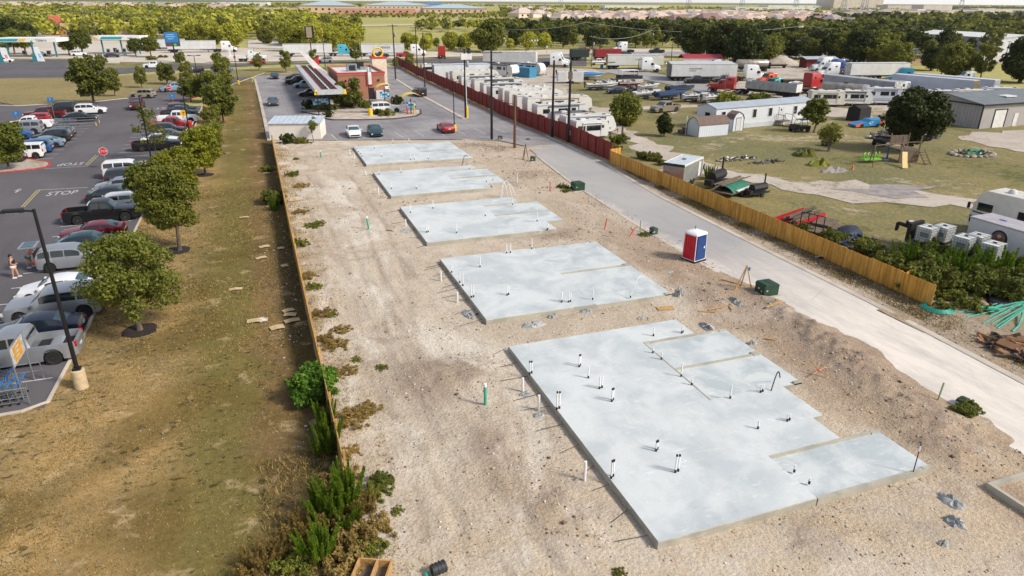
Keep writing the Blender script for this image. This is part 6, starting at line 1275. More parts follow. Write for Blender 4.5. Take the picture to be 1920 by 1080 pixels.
struct('litter',b.mesh('litter',[M_paintw,mat('litter tan',(190,180,170),.8),mat('litter blue',(70,110,170),.6)]),'stuff')
# weeds
GW='weeds along the left fence'
WD=[weed_tpl(51,1.0,1.5,9000,'ever',26,.09),weed_tpl(52,.8,1.2,7000,'ever',18,.08),weed_tpl(53,.7,.8,3000,'dry',26,.06)]
BB=[bush_tpl(54,1.05,1.5,9000,.085,'bright',ncl=16),bush_tpl(55,.9,1.1,6000,.065,'oak',ncl=12),bush_tpl(56,.6,.5,2500,.05,'mesq',ncl=9),bush_tpl(57,.7,.45,2600,.05,'dry',ncl=10)]
for me,px,py,s,lb in [(BB[0],588,745,1.15,'bright green bush bulging over the left fence'),(WD[1],610,800,.9,'feathery green weed just below the bright bush'),(WD[1],612,850,1.15,'feathery bright weed beside the dark fence gap'),(WD[0],645,955,1.05,'tall feathery weed at the fence end'),(WD[0],610,975,.9,'spreading feathery weed left of the fence end'),(WD[0],600,1050,.85,'yellow-green feathery weed near the bottom edge'),(WD[1],655,1000,.8,'low feathery weed below the fence end'),(BB[3],640,1062,1.3,'brown low bush beside the wooden box'),(BB[1],512,382,1.3,'dark bush against the fence left side, midway'),(BB[2],500,320,1.3,'dark low bush near the far fence end'),(WD[0],515,395,.6,'weed clump behind the midway bush'),(BB[2],560,1062,1.2,'grey-green leafy weed near the bottom left of the fence'),(BB[2],690,1040,1.0,'grey-green leafy weed at the edge of the pale dirt'),(WD[2],500,1060,1.3,'dry yellow weed clump at the bottom edge'),(WD[2],535,1040,1.2,'dry tufted weed left of the low bushes'),(WD[2],660,960,1.2,'dry grass tuft at the fence end'),(WD[2],690,960,1.0,'dry grass tuft spilling onto the pale dirt'),(BB[2],705,925,1.0,'low green weed by the white scrap at the fence end'),(BB[1],715,910,.5,'small dark weed at the dirt edge'),(WD[2],575,1010,1.4,'broad dry tuft left of the feathery weeds'),(BB[3],700,1000,1.1,'brown brush at the pale dirt boundary'),(BB[3],640,900,1.0,'brown brush at the foot of the fence'),(BB[3],630,1010,1.6,'brown brush among the feathery weeds'),(WD[2],470,1075,1.1,'dry weed at the lowest left of the clump')]:
    x,y=P(px,py);solo('weed_bush',me,lb,'bush',GW,(x,y,.02),px*.7,sc=(s*.95,s*.95,s*1.3) if me in WD[:2] else s)
GS='weeds on the building site dirt'
for k,(px,py,s,i) in enumerate([(548,330,1.5,2),(556,300,.8,2),(590,425,1.3,2),(598,420,1.0,2),(560,460,1.5,2),(565,400,1.2,3),(575,520,1.2,3),(590,540,1.0,2),(605,590,1.2,3),(622,592,.7,2),(610,640,1.2,3),(632,650,1.2,3),(668,677,.6,2),(718,692,.6,2),(650,700,1,3),(660,790,1.4,3),(690,770,1.1,3),(655,850,.9,3),(565,350,1.4,3),(640,620,1,3),(1160,1078,.5,2),(1055,353,1.3,2),(1060,360,.9,2),(1208,442,.9,2),(1820,768,1.0,2),(1810,775,.8,1),(745,960,.5,2),(548,262,.9,2),(580,268,.9,3),(990,262,.6,2),(560,268,1.1,3)]):
    x,y=P(px,py);solo('weed_bush',BB[i],['','dark green weed beside the low green box','green weed growing on the site dirt','dry brown weed growing on the site dirt'][i],'bush',GS if i!=1 else GS,(x,y,ztop(x,y)-.03 if x<29 else .0),k*1.1,sc=(s*.85,s*.85,s*(.5 if i==3 else .7)))
# lawn blades near the camera
def grass_tufts(name,n,x0,x1,y0,y1,h,seed,dens,m,zf=lambda X,Y:X*0+.0,w=.012):
    g=np.random.default_rng(seed);X=g.uniform(x0,x1,n*3);Y=g.uniform(y0,y1,n*3);ok=g.random(n*3)<dens(X,Y);X=X[ok][:n];Y=Y[ok][:n];n=len(X);Z=zf(X,Y);a=g.uniform(0,2*PI,n);H=h*(.5+g.random(n));l=g.normal(size=(n,2))*H[:,None]*.6
    c,s=np.cos(a)*w,np.sin(a)*w;v=np.stack([np.stack([X-c,Y-s,Z],1),np.stack([X+c,Y+s,Z],1),np.stack([X+l[:,0],Y+l[:,1],Z+H],1)],1).reshape(-1,3);return struct(name,npmesh(name,v,np.arange(3*n).reshape(-1,3),m,g.integers(0,len(m),n),n=3),'stuff')
MG=[mat('blade straw',(190,160,96),.9),mat('blade olive',(98,98,48),.9),mat('blade brown',(120,98,60),.9),mat('blade dark',(62,66,34),.9)]
lz=lambda X,Y:.0+.06*(vnoise(X,Y,.3,3)-.3)
inl=lambda X,Y:(inside(X,Y,GRASSL)*1.)
grass_tufts('grass',70000,-16,1.2,12,36,.055,61,lambda X,Y:inl(X,Y)*np.clip(vnoise(X,Y,.6,62)*1.8-.3,.15,1),MG,lz)
grass_tufts('grass',40000,-11,1.2,36,75,.07,63,lambda X,Y:inl(X,Y)*np.clip(vnoise(X,Y,.5,64)*1.8-.3,.15,1),MG,lz,.02)
grass_tufts('grass',22000,1.35,6.5,14,95,.12,65,lambda X,Y:np.clip(1-(X-1.4)/(2.2+2*vnoise(X,Y,.3,66)),0,1)**2*(vnoise(X,Y,.8,67)>.42),[MG[0],MG[0],MG[2],MG[1]],site_z,.016)
grass_tufts('grass',30000,36.5,39.2,20,78,.12,68,lambda X,Y:(X>36.3+np.interp(Y,[0,20,42,58,72,79],[0,0,.85,1.3,2.9,3.2]))*np.clip(vnoise(X,Y,.5,69)*2.4-.8,0,1),[MG[3],MG[1],MG[0],MG[2]],lambda X,Y:X*0+.05,.016)
grass_tufts('grass',9000,-1.8,1.2,12,26,.2,70,lambda X,Y:np.clip(vnoise(X,Y,.6,71)*1.8-.4,.1,1),MG,lz,.012)
# ================================================================ utility poles and wires
def upole(label,base,h,arms=1,r=.15,m=M_pole,trans=0,rz=0.,lean=0.,armw=2.4,box=False,street=False,group='utility poles'):
    t=Tpl();b=MB();b.cyl((0,0,-.1),(lean*h,0,h),r,r*.65,10);t.add('pole',b,[m])
    for i in range(arms):
        z=h-.25-i*1.1;b=MB();b.box((lean*h,0,z),(armw,.11,.12));t.add('crossarm',b,[M_wood])
        b=MB()
        for x in (-armw*.46,-armw*.2,armw*.2,armw*.46): b.lathe([(0,0),(.05,0),(.06,.08),(.03,.12),(.05,.18),(0,.2)],8,0,(lean*h+x,0,z+.06))
        t.add('insulator',b,[mat('insulator',(170,170,166),.4)])
    for i in range(trans): b=MB();a=i*1.2;b.lathe([(0,-.5),(.26,-.5),(.27,.3),(.2,.42),(0,.45)],12,0,(lean*h+.42*math.cos(a),.42*math.sin(a)-.1,h-2.3));t.add('transformer',b,[M_steelg])
    if box: b=MB();b.box((0,-.25,h-1.2),(1.3,.4,.9),0).box((.9,-.25,h-1.2),(.45,.4,.9),0).cyl((.75,0,h-1.),(.75,0,h+.1),.3,.25,10,1);t.add('switch_cabinet',b,[M_white,M_dkst])
    if street: b=MB();b.cyl((0,0,h-.3),(1.2,0,h+.0),.05).box((1.5,0,h),(.7,.25,.12));t.add('lamp_arm',b,[M_steelg])
    return t.spawn('utility_pole',label,'utility pole',(*base,0),rz,group)
UP={}
def up(k,label,px,py,h,**kw): UP[k]=(*P(px,py),h);return upole(label,P(px,py),h,**kw)
up('a','tall black pole with a light crossbar at the building site corner',922,262,11.8,m=M_poleb,r=.19,armw=3.)
up('b','short brown timber pole standing in the dirt by the road bend',965,280,6.9,arms=0,r=.2,m=mat('brown timber pole',(116,84,60),.9,c2=(88,62,46),sc=3,stretch=(3,3,.3)))
up('c','black pole with white conduit, cabinets and transformer',873,222,10.9,m=M_poleb,box=True,trans=1,r=.17)
up('d','left one of two black poles against the red fence',1035,258,10.5,arms=0,m=M_poleb,r=.2)
up('e','right one of two black poles against the red fence, with a long arm',1065,268,10.7,arms=0,m=M_poleb,r=.21)
up('f','brown pole behind the black SUV in the long lane',797,167,11.6,arms=1,r=.16,armw=1.6);up('g','tall brown pole at the head of the kerbed strip',742,150,12.6,arms=1,trans=1,r=.2);up('h','dark pole piercing the far end of the red fence',783,140,11.7,arms=1,m=M_poleb,armw=3)
up('i','slim black pole in front of the green and white motorhome',826,140,5.0,arms=0,m=M_poleb,r=.08)
b=MB();x,y,_=UP['c'];b.cyl((x+.25,y-.1,0),(x+.1,y-.1,7.6),.07,None,8);solo('conduit',b.mesh('conduit',M_white),'white conduit climbing the black pole with the cabinets','conduit')
b=MB();x,y,_=UP['e'];b.box((x+3.2,y,10.4),(6.6,.12,.14)).box((x-.0,y,8.9),(.5,.3,1.),0);solo('pole_arm',b.mesh('pole_arm',M_wood),'long timber arm at the top of the right black pole','pole arm')
GP='far utility poles'
for i,(px,py,tp,tr,l) in enumerate([(1097,112,40,0,'far pole left of the pair before the dark woods'),(1125,104,48,0,'second far pole before the dark woods'),(1109,125,67,1,'far pole with transformer behind the white pickup'),(1220,100,52,1,'far pole with transformer beside the white tractor'),(986,106,55,0,'far pole by the lone street lights'),(1257,128,82,0,'low far pole beside the red carport'),(1492,112,75,0,'thin light pole left of the red stall'),(1506,108,68,0,'brown pole behind the gravel heaps'),(1633,96,58,1,'far pole with transformer before the dark wood'),(1885,108,77,0,'leaning pole beyond the long white warehouse'),(1893,85,58,0,'far pole in the wood at the right'),(841,96,42,0,'far pole among the roadside trees'),(178,66,20,1,'leaning far pole beside the tall silver mast'),(610,125,73,0,'thin far pole left of the drive-in'),(678,110,68,0,'thin far pole before the lettered trailer'),(1196,143,110,0,'black post before the white box trailer'),(1390,96,60,0,'far pole right of the big dark oak')]):
    x,y=P(px,py);z=HC+_v(px-960,tp-540).z*(y/_v(px-960,tp-540).y);upole(l,(x,y),max(3,z),arms=1 if tr or i%3==0 else 0 if py-tp<35 else 1,r=.13,trans=tr,group=GP,rz=.2)
for px,py,tp,l in ((945,98,73,'white street light post at the highway verge'),(1002,101,77,'triple globe street light by the highway'),(1025,100,89,'low globe light by the highway'),(1093,92,84,'twin globe light behind the red car'),(541,127,100,'slim light near the small tree by the verge')):
    x,y=P(px,py);z=HC+_v(px-960,tp-540).z*(y/_v(px-960,tp-540).y);t=Tpl();b=MB();b.cyl((0,0,0),(0,0,z),.09,.06,8);t.add('post',b,[M_steelg]);b=MB()
    for dx in ((-1.1,0,1.1) if 'triple' in l else (-.8,.8) if 'twin' in l else (0,)): b.ball((dx,0,z+.2),.35,0,8)
    if 't' in l: b.box((0,0,z),(2.2,.06,.06),0)
    t.add('globe',b,[M_lampw]);t.spawn('street_light',l,'street light',(x,y,0),0,'street lights by the highway')
x,y=P(164,66);upole('tall slanting silver mast behind the fuel canopies',(x,y),16,arms=0,r=.2,m=M_steelg,group=GP)
def wire(a,b_,sag,r=.025,n=14): 
    mb=MB();mb.tube([(a[0]+(b_[0]-a[0])*i/n,a[1]+(b_[1]-a[1])*i/n,a[2]+(b_[2]-a[2])*i/n-4*sag*(i/n)*(1-i/n)) for i in range(n+1)],r,4);return mb
M_wire=mat('wire',(150,150,140),.6);M_wired=mat('dark wire',(70,70,68),.6)
wl=[]
def W3(p,tp,q,tq,sag,lab,n=3,r=.05):
    A=P(*p);B=P(*q);zz=lambda q_,t_,b_:HC+_v(q_[0]-960,t_-540).z*(b_[1]/_v(q_[0]-960,t_-540).y)
    a=(*A,zz(p,tp,A));c=(*B,zz(q,tq,B));mb=MB()
    for k in range(n):
        o=(k-(n-1)/2)*.8;m2=wire((a[0],a[1]+o,a[2]),(c[0],c[1]+o,c[2]),sag,r);mb.add(m2.v,m2.f)
    solo('power_line',mb.mesh('power_line',M_wire),lab,'power line','overhead power lines')
W3((-300,80),8,(178,66),22,2.,'wires crossing the left woods toward the leaning pole');W3((178,66),20,(530,72),34,2,'wires running right from the leaning pole over the trees');W3((530,70),34,(841,96),43,2.5,'wires sagging above the green trees behind the trucks');W3((841,90),38,(1097,100),42,3,'light wires in front of the dark woods, left span');W3((1097,100),42,(1500,90),48,3,'light wires in front of the dark woods, middle span',2);W3((1500,90),48,(1950,85),58,3,'light wires in front of the dark woods, right span',2);W3((1109,125),70,(1220,100),56,1.5,'wires between the two transformer poles',2,.04)
# ================================================================ red-fence camper yard
GR='campers stored along the red fence'
def rv(key,lab,x0,y,rz=0,**k):
    L_=k.get('L_',7.5);t=camper_tpl(key,**k);return t.spawn('camper',lab,'camper',(x0+L_/2,y),rz,GR)
rv('a','smallest white camper at the near end of the red fence line',40.9,88.2,L_=5.0,H=2.7,nose='flat',stripe=(214,216,218),roof=(216,218,220))
rv('b','white camper with rooftop vents second from the near end',40.7,91.2,L_=8,H=2.9,nose='slant')
rv('c','low white camper with flat dark grey roof',41.2,96.2,L_=6.2,H=2.6,nose='flat',roof=(96,104,112),stripe=(180,60,60),awn=False)
rv('d','white camper with big black side windows below the fifth wheel',40.4,101.3,L_=9,H=3.2,nose='slant')
rv('e','big white fifth wheel with beige front overhang',40.6,106,L_=11.5,H=3.7,nose='fifth',col=(222,220,214),stripe=(190,176,150))
rv('f','white and tan motorhome-like camper with round awning',40.8,111.3,L_=8.5,H=3.4,nose='flat',stripe=(150,130,104))
motorhome_tpl('w',10.5,3.5,((224,222,214),(70,72,70))).spawn('motorhome','long white motorhome with black band, lower of the pair','motorhome',(46.3,116),0,GR)
motorhome_tpl('w').spawn('motorhome','long white motorhome with black band, upper of the pair','motorhome',(46.7,120.6),0,GR)
rv('g','white camper with black rooftop boxes',40.8,125.5,L_=9.5,H=3.3,nose='slant',low=1,ac=2)
rv('h','long white camper with dark skylight strips',41,130.3,L_=9,H=3.4,nose='flat',low=1,ac=2)
rv('i','white fifth wheel with open black side frames',41,136.2,L_=10.5,H=3.6,nose='fifth',stripe=(40,44,44))
rv('b','white camper in the middle of the fence line',40.9,141.2,L_=8,H=2.9);rv('g','white camper behind the open-frame fifth wheel',41.2,146.2,L_=9.5,H=3.3)
motorhome_tpl('gr',11,3.6,((214,214,204),(40,60,50))).spawn('motorhome','green and white motorhome in the rear of the fence line','motorhome',(46.5,152.7),0,GR)
rv('b','pale camper right behind the green motorhome',41.5,158,L_=8,H=2.9)
trailer('container',' long white storage container parked behind all the campers'.strip(),(48.5,169,-.3),-.02,L_=15,c=(214,220,228),rib=False,zb=.6,group='storage containers')
rv('s','short white cargo camper at the far end of the fence line',41,182,L_=4,H=2.8,nose='flat',awn=False,door=False)
trailer('blue',  'blue corrugated shipping container with doors toward the camera',(64.0,173.5,-.6),-1.15,L_=12,H=3.0,c=(66,140,178),rib=2,zb=.5,group='storage containers')
camper_tpl('j',8.6,3.8,2.5,'fifth',roof=(52,54,58),stripe=(60,66,72)).spawn('camper','tall fifth wheel with black roof beside the blue container','camper',(57.6,165.5),-1.1,GR)
camper_tpl('k',7.5,3.1,2.4,'round').spawn('camper','white rounded camper right of the blue container','camper',(68.6,174.6),-1.0,GR)
# ---------------------------------------------------------------- trucks and trailers beyond
GT='box trailers'
def at(px,py): return P(px,py)
trailer('w53','long white box trailer at the left of the highway',(-19.3,287),-.12,L_=16.1);tractor('semi white','white sleeper tractor pulling the leftmost long trailer',(-8.4,285.5),-.12)
trailer('w53','white box trailer behind the blue and silver tractor',(18.8,256.5),-.13);tractor('semi light blue','tractor with bright blue hood on the highway',(29.5,254.5),-.13)
trailer('sch','white trailer lettered SCHENKER on the highway',(42.5,250.5),-.13,txt=[('SCHENKER',1.0,2.9,.95,0)]);tractor('semi white','white sleeper tractor of the lettered trailer',(53.5,248.6),-.13)
tractor('semi red','red tractor seen from behind crossing the highway',(60.5,236.5),PI/2-.2)
tractor('semi white','white heavy wrecker truck on the frontage verge',(.5,239.3),-.12,'old')
b=MB();b.bx(-5.5,1.0,-1.2,1.2,1.0,1.9).bx(-4,-3.6,-.3,.3,1.9,3.6);solo('wrecker_bed',b.mesh('wrecker_bed',M_white),'white wrecker body with a black boom behind the cab','truck bed',None,(-2.0,239.6,0),-.12)
trailer('w53','white trailer parked beside two white tractors in the yard',(72.5,202.0),-.6);tractor('semi white','white tractor facing right, first of the yard pair',(83.2,194.4),-.45);tractor('semi white','white tractor facing right, second of the yard pair',(86.2,200.0),-.5)
trailer('wrib','ribbed white trailer with dark rear door standing in grass',(103.2,182.2),-.27,c=(222,222,216),door=(150,140,124));tractor('semi white','white tractor backed against the ribbed trailer',(101.4,173.6),-.27)
trailer('grp','white trailer with small dark emblem, front of the three',(103.6,149.2),-.30,txt=[('EVANS DELIVERY',-2.2,3.0,.42,0),('COMPANY',-2.9,2.5,.36,0)],door=(122,108,92));trailer('grpb','middle one of three parallel white trailers',(105.2,152.4),-.30,door=(150,144,132));trailer('grpb','rear one of three parallel white trailers',(106.9,155.6),-.30)
tractor('semi white','white tractor coupled to the trailer with the emblem',(114.6,145.9),-.30);tractor('semi white','white sleeper tractor alone on the highway',(133.8,245.0),PI-.12)
trailer('redc','crimson container on a flatbed at the yard back',(110.5,213.5),-.12,L_=9,H=3.5,c=(150,40,52),rib=2);trailer('grnc','dark green container left of the crimson container',(101.3,215.3),-.12,L_=6,H=3.5,c=(44,60,54),rib=2)
# dump trailer combo
tractor('semi red','red conventional tractor with tall exhausts pulling the dump trailer',(95.4,126.8),2.3,'old')
t=Tpl();b=MB();m1=mat('dump trailer grey',(176,180,184),.45,.3,c2=(150,152,156));L_=11
b.bx(-L_/2,L_/2,-1.25,-1.15,1.5,2.9).bx(-L_/2,L_/2,1.15,1.25,1.5,2.9).bx(-L_/2,-L_/2+.1,-1.15,1.15,1.5,2.9).bx(L_/2-.1,L_/2,-1.15,1.15,1.5,2.9).bx(-L_/2,L_/2,-1.15,1.15,1.4,1.6)
for i in range(12): b.bx(-L_/2+.4+i*.9,-L_/2+.5+i*.9,-1.3,-1.25,1.5,2.9).bx(-L_/2+.4+i*.9,-L_/2+.5+i*.9,1.25,1.3,1.5,2.9)
t.add('body',b,[m1]);b=MB();b.bx(-L_/2-.05,L_/2,-.5,-.38,.8,1.4).bx(-L_/2-.05,L_/2,.38,.5,.8,1.4);t.add('frame',b,[M_dkst]);b=MB();b.bx(-L_/2-.08,-L_/2-.02,-1.2,1.2,1.45,3.0);t.add('tailgate',b,[M_white]);wheels(t,[(-L_/2+q,s*.95,.5) for q in (.8,2.1) for s in (1,-1)],.5,.35,M_chr);t.spawn('dump_trailer','grey dump trailer with ribbed sides and white tailgate','trailer',(99.6,118.6,0),PI/2+.45+.7*0-.05)
tractor('orange','orange tractor hood facing left behind the dump trailer',(113.8,135.2),PI-.1,'day');tractor('semi red','bright red rounded sleeper tractor in the middle yard',(114.4,124.6),.1);tractor('semi teal','teal deck machine left of the bright red tractor',(107.2,125.5),PI,'day')
def tanker(label,loc,rz):
    t=Tpl();b=MB();b.rings([[(x,r*math.cos(2*PI*j/20),2.2+r*math.sin(2*PI*j/20)*.92) for j in range(20)] for x,r in ((-4.6,.3),(-4.4,.95),(-4.1,1.15),(4.1,1.15),(4.4,.95),(4.6,.3))],0,True)
    for x in (-3,-1,1,3): b.rings([[(x+d,1.19*math.cos(2*PI*j/20),2.2+1.19*math.sin(2*PI*j/20)*.92) for j in range(20)] for d in (-.06,.06)],0,True)
    t.add('tank',b,[mat('tank metal',(176,170,160),.4,.5,c2=(140,132,122),sc=1)])
    b=MB();b.cyl((0,0,3.2),(0,0,3.4),.35,None,12).bx(-4.5,4.5,-.5,.5,.8,1.1).box((-4.9,0,1.6),(.3,1.8,1.6));t.add('frame',b,[M_dkst]);wheels(t,[(x,s*.95,.5) for x in (-3.6,-2.3) for s in (1,-1)],.5,.35,M_chr);t.spawn('tank_trailer',label,'trailer',loc,rz,'tank trailers')
tanker('stained silver tank trailer behind the small campers',(110.6,110.6,0),2.2);tractor('semi white','white square cab in front of the silver tank',(105.6,117.3),2.2,'day')
tanker('cream tank trailer under the edge of the red carport',(131.5,166.5,0),PI-.3);tractor('semi white','white and green cab by the red carport',(125.3,172.0),PI-.3,'day')
trailer('greyt','long grey trailer with pale rear doors in the middle yard',(115.4,111.6),1.725,c=(172,176,186),c2=(150,150,158),door=(226,222,208));tractor('semi white','white square cab right of the grey trailer doors',(128.8,112.0),PI-.3,'day')
trailer('bl','long pale blue trailer with faded blue lettering',(131.5,108.6),1.84,c=(196,204,220),rib=False,txt=[('ALLIED',-6.0,3.35,.75,0)],door=(150,132,80));trailer('bl2','second pale trailer right behind the lettered one',(136.6,108.2),1.84,c=(206,210,222),rib=False)
tractor('semi white','white tractor nose left before the red stall',(152.4,160.8),PI-.2);tractor('semi blue','royal blue tractor nose left beside the white one',(149.6,153.2),PI-.15);tractor('semi teal','green and white tractor in the row',(147.8,142.2),PI-.2,'old');tractor('semi brown','brown tractor behind the green one',(149.8,147.5),PI-.2,'old');tractor('semi maroon','maroon sleeper tractor right of the green one',(153.0,139.6),PI-.2);tractor('semi turquoise','turquoise tractor at the right end of the row',(145.5,127.5),PI-.6,'sleeper')
trailer('w53','very long white trailer backed against the trees',(149.0,134.8+5),-.55+.35);tractor('semi white','white rounded tractor with the very long trailer',(141.0,146.0),PI-.2)
tractor('semi white','small white truck cab under the brown oak',(163,124),PI-.5,'day');tractor('semi white','white truck nose at the far right of the yard',(172,108.5),PI-.6,'day')
GY='travel trailers parked by the mobile home'
for k_,(key,kw,lab,x,y,rz) in enumerate([('t1',dict(L_=6.0,H=2.9,nose='flat',col=(224,220,208),stripe=(196,190,176)),'cream travel trailer with rounded blank end, leftmost',99.9,104.1,-.45),('t2',dict(L_=6.4,H=2.8,nose='round',stripe=(60,60,64)),'white teardrop-nosed travel trailer with an open dark door',105.8,103.6,-.42),('t3',dict(L_=7.4,H=3.2,nose='round',col=(200,204,212),stripe=(120,130,160)),'pale grey travel trailer with two square windows',111.9,102.6,-.42),('t4',dict(L_=4.4,H=2.3,nose='flat',col=(216,206,178),roof=(216,206,178),stripe=(190,180,150),door=False,awn=False),'low beige covered camper at the right of the row',117.5,101.2,-.42),('t2',{},'white camper mostly hidden behind the warehouse roof',122.6,98.6,-.42),('t1',{},'cream camper in the middle behind the warehouse roof',128.4,97.2,-.42),('t3',{},'grey white camper at the right behind the warehouse roof',134.6,96,-.42)]): camper_tpl(key,**kw).spawn('camper',lab,'camper',(x,y),rz,GY)
# ---------------------------------------------------------------- vehicles of the yards
GZ='vehicles in the yards and on the highway'
C('pickup','tan','two-tone tan and dark pickup beside the round green tree',(67.6,107.4),PI+.2,GZ);C('sedan','navy','dark sedan parked among the boats',(71.9,133.2),PI-.1,GZ);C('pickup','black','black pickup left of its twin below the white trailers',(98.9,144.4),PI-.3,GZ);C('pickup','black','black pickup right of its twin in front of the tractor',(106.2,143.6),PI-.3,GZ);C('pickup','white','white pickup before the crimson container',(100,198.3),PI-.15,GZ);C('pickup','black','black pickup following the lone tractor on the highway',(144.5,239),PI-.12,GZ);C('suv','red','red SUV on the highway before the woods',(120.4,251.5),-.1,GZ);C('coupe','black','low dark car behind the crimson container',(127.6,232.5),-.12,GZ);C('pickup','red','red pickup beside the lettered trailer',(50,245.0),-.13,GZ);C('pickup','darkgrey','dark covered pickup with yellow straps on the highway',(41.6,245.6),-.13,GZ);C('sedan','white','white sedan beyond the dark oak by the carport',(148.5,196),-.12,GZ);C('suv','silver','silver SUV behind the gravel heaps',(176,190),.3,GZ)
# boats
boat('b1','white runabout with blue cover beside the cargo trailer',(78.2,160,0),-.25,L_=7,W_=2.5,cover=(34,120,190));boat('b2','white cabin cruiser with upright mast in the back row',(76.5,166,0),-.2,L_=8,W_=2.6);boat('b3','bow-forward white speedboat with a red cover flap',(75.5,143.5,0),.1,L_=7.5,W_=2.3,trim=(70,74,84));boat('b4','silver and white long speedboat pointing right',(71.6,139.9,0),.0,L_=7.8,W_=2.3,trim=(90,96,112));boat('b5','low red bass boat in the middle of the boats',(79.5,141.4,0),-.1,L_=6,W_=2.,hull=(150,30,44),trim=(224,224,222))
boat('b6','white speedboat with wrapped bow right of the red boat',(80.2,134.8,0),.3,L_=7,W_=2.4);boat('b7','large white deck boat in the front of the boats',(73.8,124.6,0),.25,L_=7.8,W_=2.6,trim=(180,186,200));boat('b8','long navy covered boat between the white ones',(77.6,121.6,0),.2,L_=8,W_=2.6,hull=(34,70,120),cover=(26,60,104));boat('b9','wakeboard boat with black tower and blue cover',(84.6,129.0,0),.1,L_=7,W_=2.4,hull=(40,50,70),cover=(24,40,70),tower=True);boat('b10','low navy and white boat in the right front',(80.4,117.6,0),.15,L_=6.5,W_=2.3,trim=(24,40,70),hull=(220,222,226));boat('b11','white open boat at the right end of the boat row',(82.6,115.2,0),.35,L_=6.2,W_=2.2,trim=(30,40,60))
lb_='white pontoon boat with canopy behind the speedboats';t=Tpl();b=MB()
for s in (1,-1): b.cyl((-3,s*.95,.7),(3,s*.95,.7),.35,None,12)
b.bx(-3,3,-1.3,1.3,1.02,1.12);t.add('hull',b,[M_steelg]);b=MB();b.bx(-2.8,2.8,-1.28,-1.24,1.12,1.8).bx(-2.8,2.8,1.24,1.28,1.12,1.8).bx(-2.8,-2.76,-1.24,1.24,1.12,1.8);t.add('rail',b,[M_dkst]);b=MB();b.bx(-2.4,1.8,-1.2,1.2,2.9,3.0)
for x in (-2.3,1.7):
    for s in (-1,1): b.cyl((x,s*1.15,1.1),(x,s*1.15,2.9),.04)
t.add('canopy',b,[M_white]);t.spawn('pontoon_boat',lb_,'boat',(82.6,147.8,.3),-.1,'boats in storage')
t=Tpl();b=MB();b.bx(-3,3,-1.2,1.2,.5,2.6);t.add('body',b,[M_whitem]);b=MB();b.bx(-1.2,-.4,-1.22,-1.2,.6,2.3);t.add('door',b,[M_white]);wheels(t,[(q,s*1.15,.35) for q in (-.4,.4) for s in (1,-1)],.35,.2);t.spawn('cargo_trailer','plain white cargo trailer at the left end of the boats','trailer',(70.3,154,0),-.25)
# ---------------------------------------------------------------- buildings of the right side
def gable(name,label,cat,loc,rz,L_,W_,h,rise,mw,mr,over=.3,group=None,ridge='x',parts=None):
    t=Tpl();b=MB();b.bx(-L_/2,L_/2,-W_/2,W_/2,0,h)
    for s in (-1,1): b.add([(s*L_/2,-W_/2,h),(s*L_/2,W_/2,h),(s*L_/2,0,h+rise)],[(0,1,2) if s>0 else (2,1,0)])
    t.add('wall',b,[mw]);b=MB();o=over;k=rise/(W_/2)
    for s in (-1,1):
        y1=s*(W_/2+o);z1=h-k*o
        b.add([(-L_/2-o,0,h+rise+.02),(L_/2+o,0,h+rise+.02),(L_/2+o,y1,z1+.02),(-L_/2-o,y1,z1+.02),(-L_/2-o,0,h+rise+.14),(L_/2+o,0,h+rise+.14),(L_/2+o,y1,z1+.14),(-L_/2-o,y1,z1+.14)],[(0,1,2,3),(7,6,5,4),(3,2,6,7),(0,3,7,4),(2,1,5,6)] if s>0 else [(3,2,1,0),(4,5,6,7),(7,6,2,3),(4,7,3,0),(6,5,1,2)])
    t.add('roof',b,[mr])
    if parts: parts(t)
    return t.spawn(name,label,cat,loc if len(loc)==3 else (*loc,0),rz,group)
M_corr=lambda n,c,sc: None
def m_corr(name,c,ax=0,sc=12,c2=None,rough=.5):
    t=NT(name);o=t.obj();s=t.sep(o);w=t.math('FRACT',t.math('MULTIPLY',s[ax],sc));x=t.mix(t.rng(w,0,.18,.0,1),t.mix(.35,lin(c),(0,0,0)),lin(c));x=t.mix(t.rng(t.noise(o,.5,4),.4,.65,0,.5),x,lin(c2 or tuple(k*.85 for k in c)));t.bump(t.rng(w,0,.2),.5,.03);return t.fin(x,rough,.1)
M_mroof=m_corr('mobile home roof',(176,186,198),0,3.3);M_mwall=m_corr('mobile home siding',(222,226,232),0,5.,(206,210,218))
def mh(t):
    for x in (-8.7,-2.4,.9,6.3): b=MB();b.bx(x-.35,x+.35,-2.17,-2.13,1.55,2.75,0).bx(x-.42,x+.42,-2.155,-2.12,1.48,2.82,1);t.add('window',b,[M_glass,M_white])
    b=MB();b.bx(-10.22,-10.17,-.8,.2,1.4,2.5);t.add('window',b,[M_glass])
    b=MB();b.bx(2.75,3.65,-2.18,-2.12,.8,2.85,0).bx(3.05,3.3,-2.2,-2.17,2.2,2.5,1);t.add('door',b,[M_whitem,M_glass])
    b=MB();b.bx(-10.15,10.15,-2.16,-2.11,0,.75);t.add('skirting',b,[m_corr('skirting',(206,212,218),0,4)])
    b=MB();b.bx(2.2,4.2,-3.7,-2.2,.72,.8)
    for i in range(4): b.bx(2.5,3.9,-4.1-i*.3,-3.75-i*.3,.55-.16*i,.6-.16*i)
    for x in (2.2,4.15): b.tube([(x,-2.25,.8),(x,-2.25,1.75),(x,-3.7,1.75),(x,-4.9,.95)],.04,5).cyl((x,-3.7,0),(x,-3.7,1.75),.05)
    t.add('porch_steps',b,[M_wood])
gable('mobile_home','long white mobile home with a pale metal roof','mobile home',(74.3,91.6),.12,20.3,4.2,3.2,.5,M_mwall,M_mroof,.12,parts=mh)
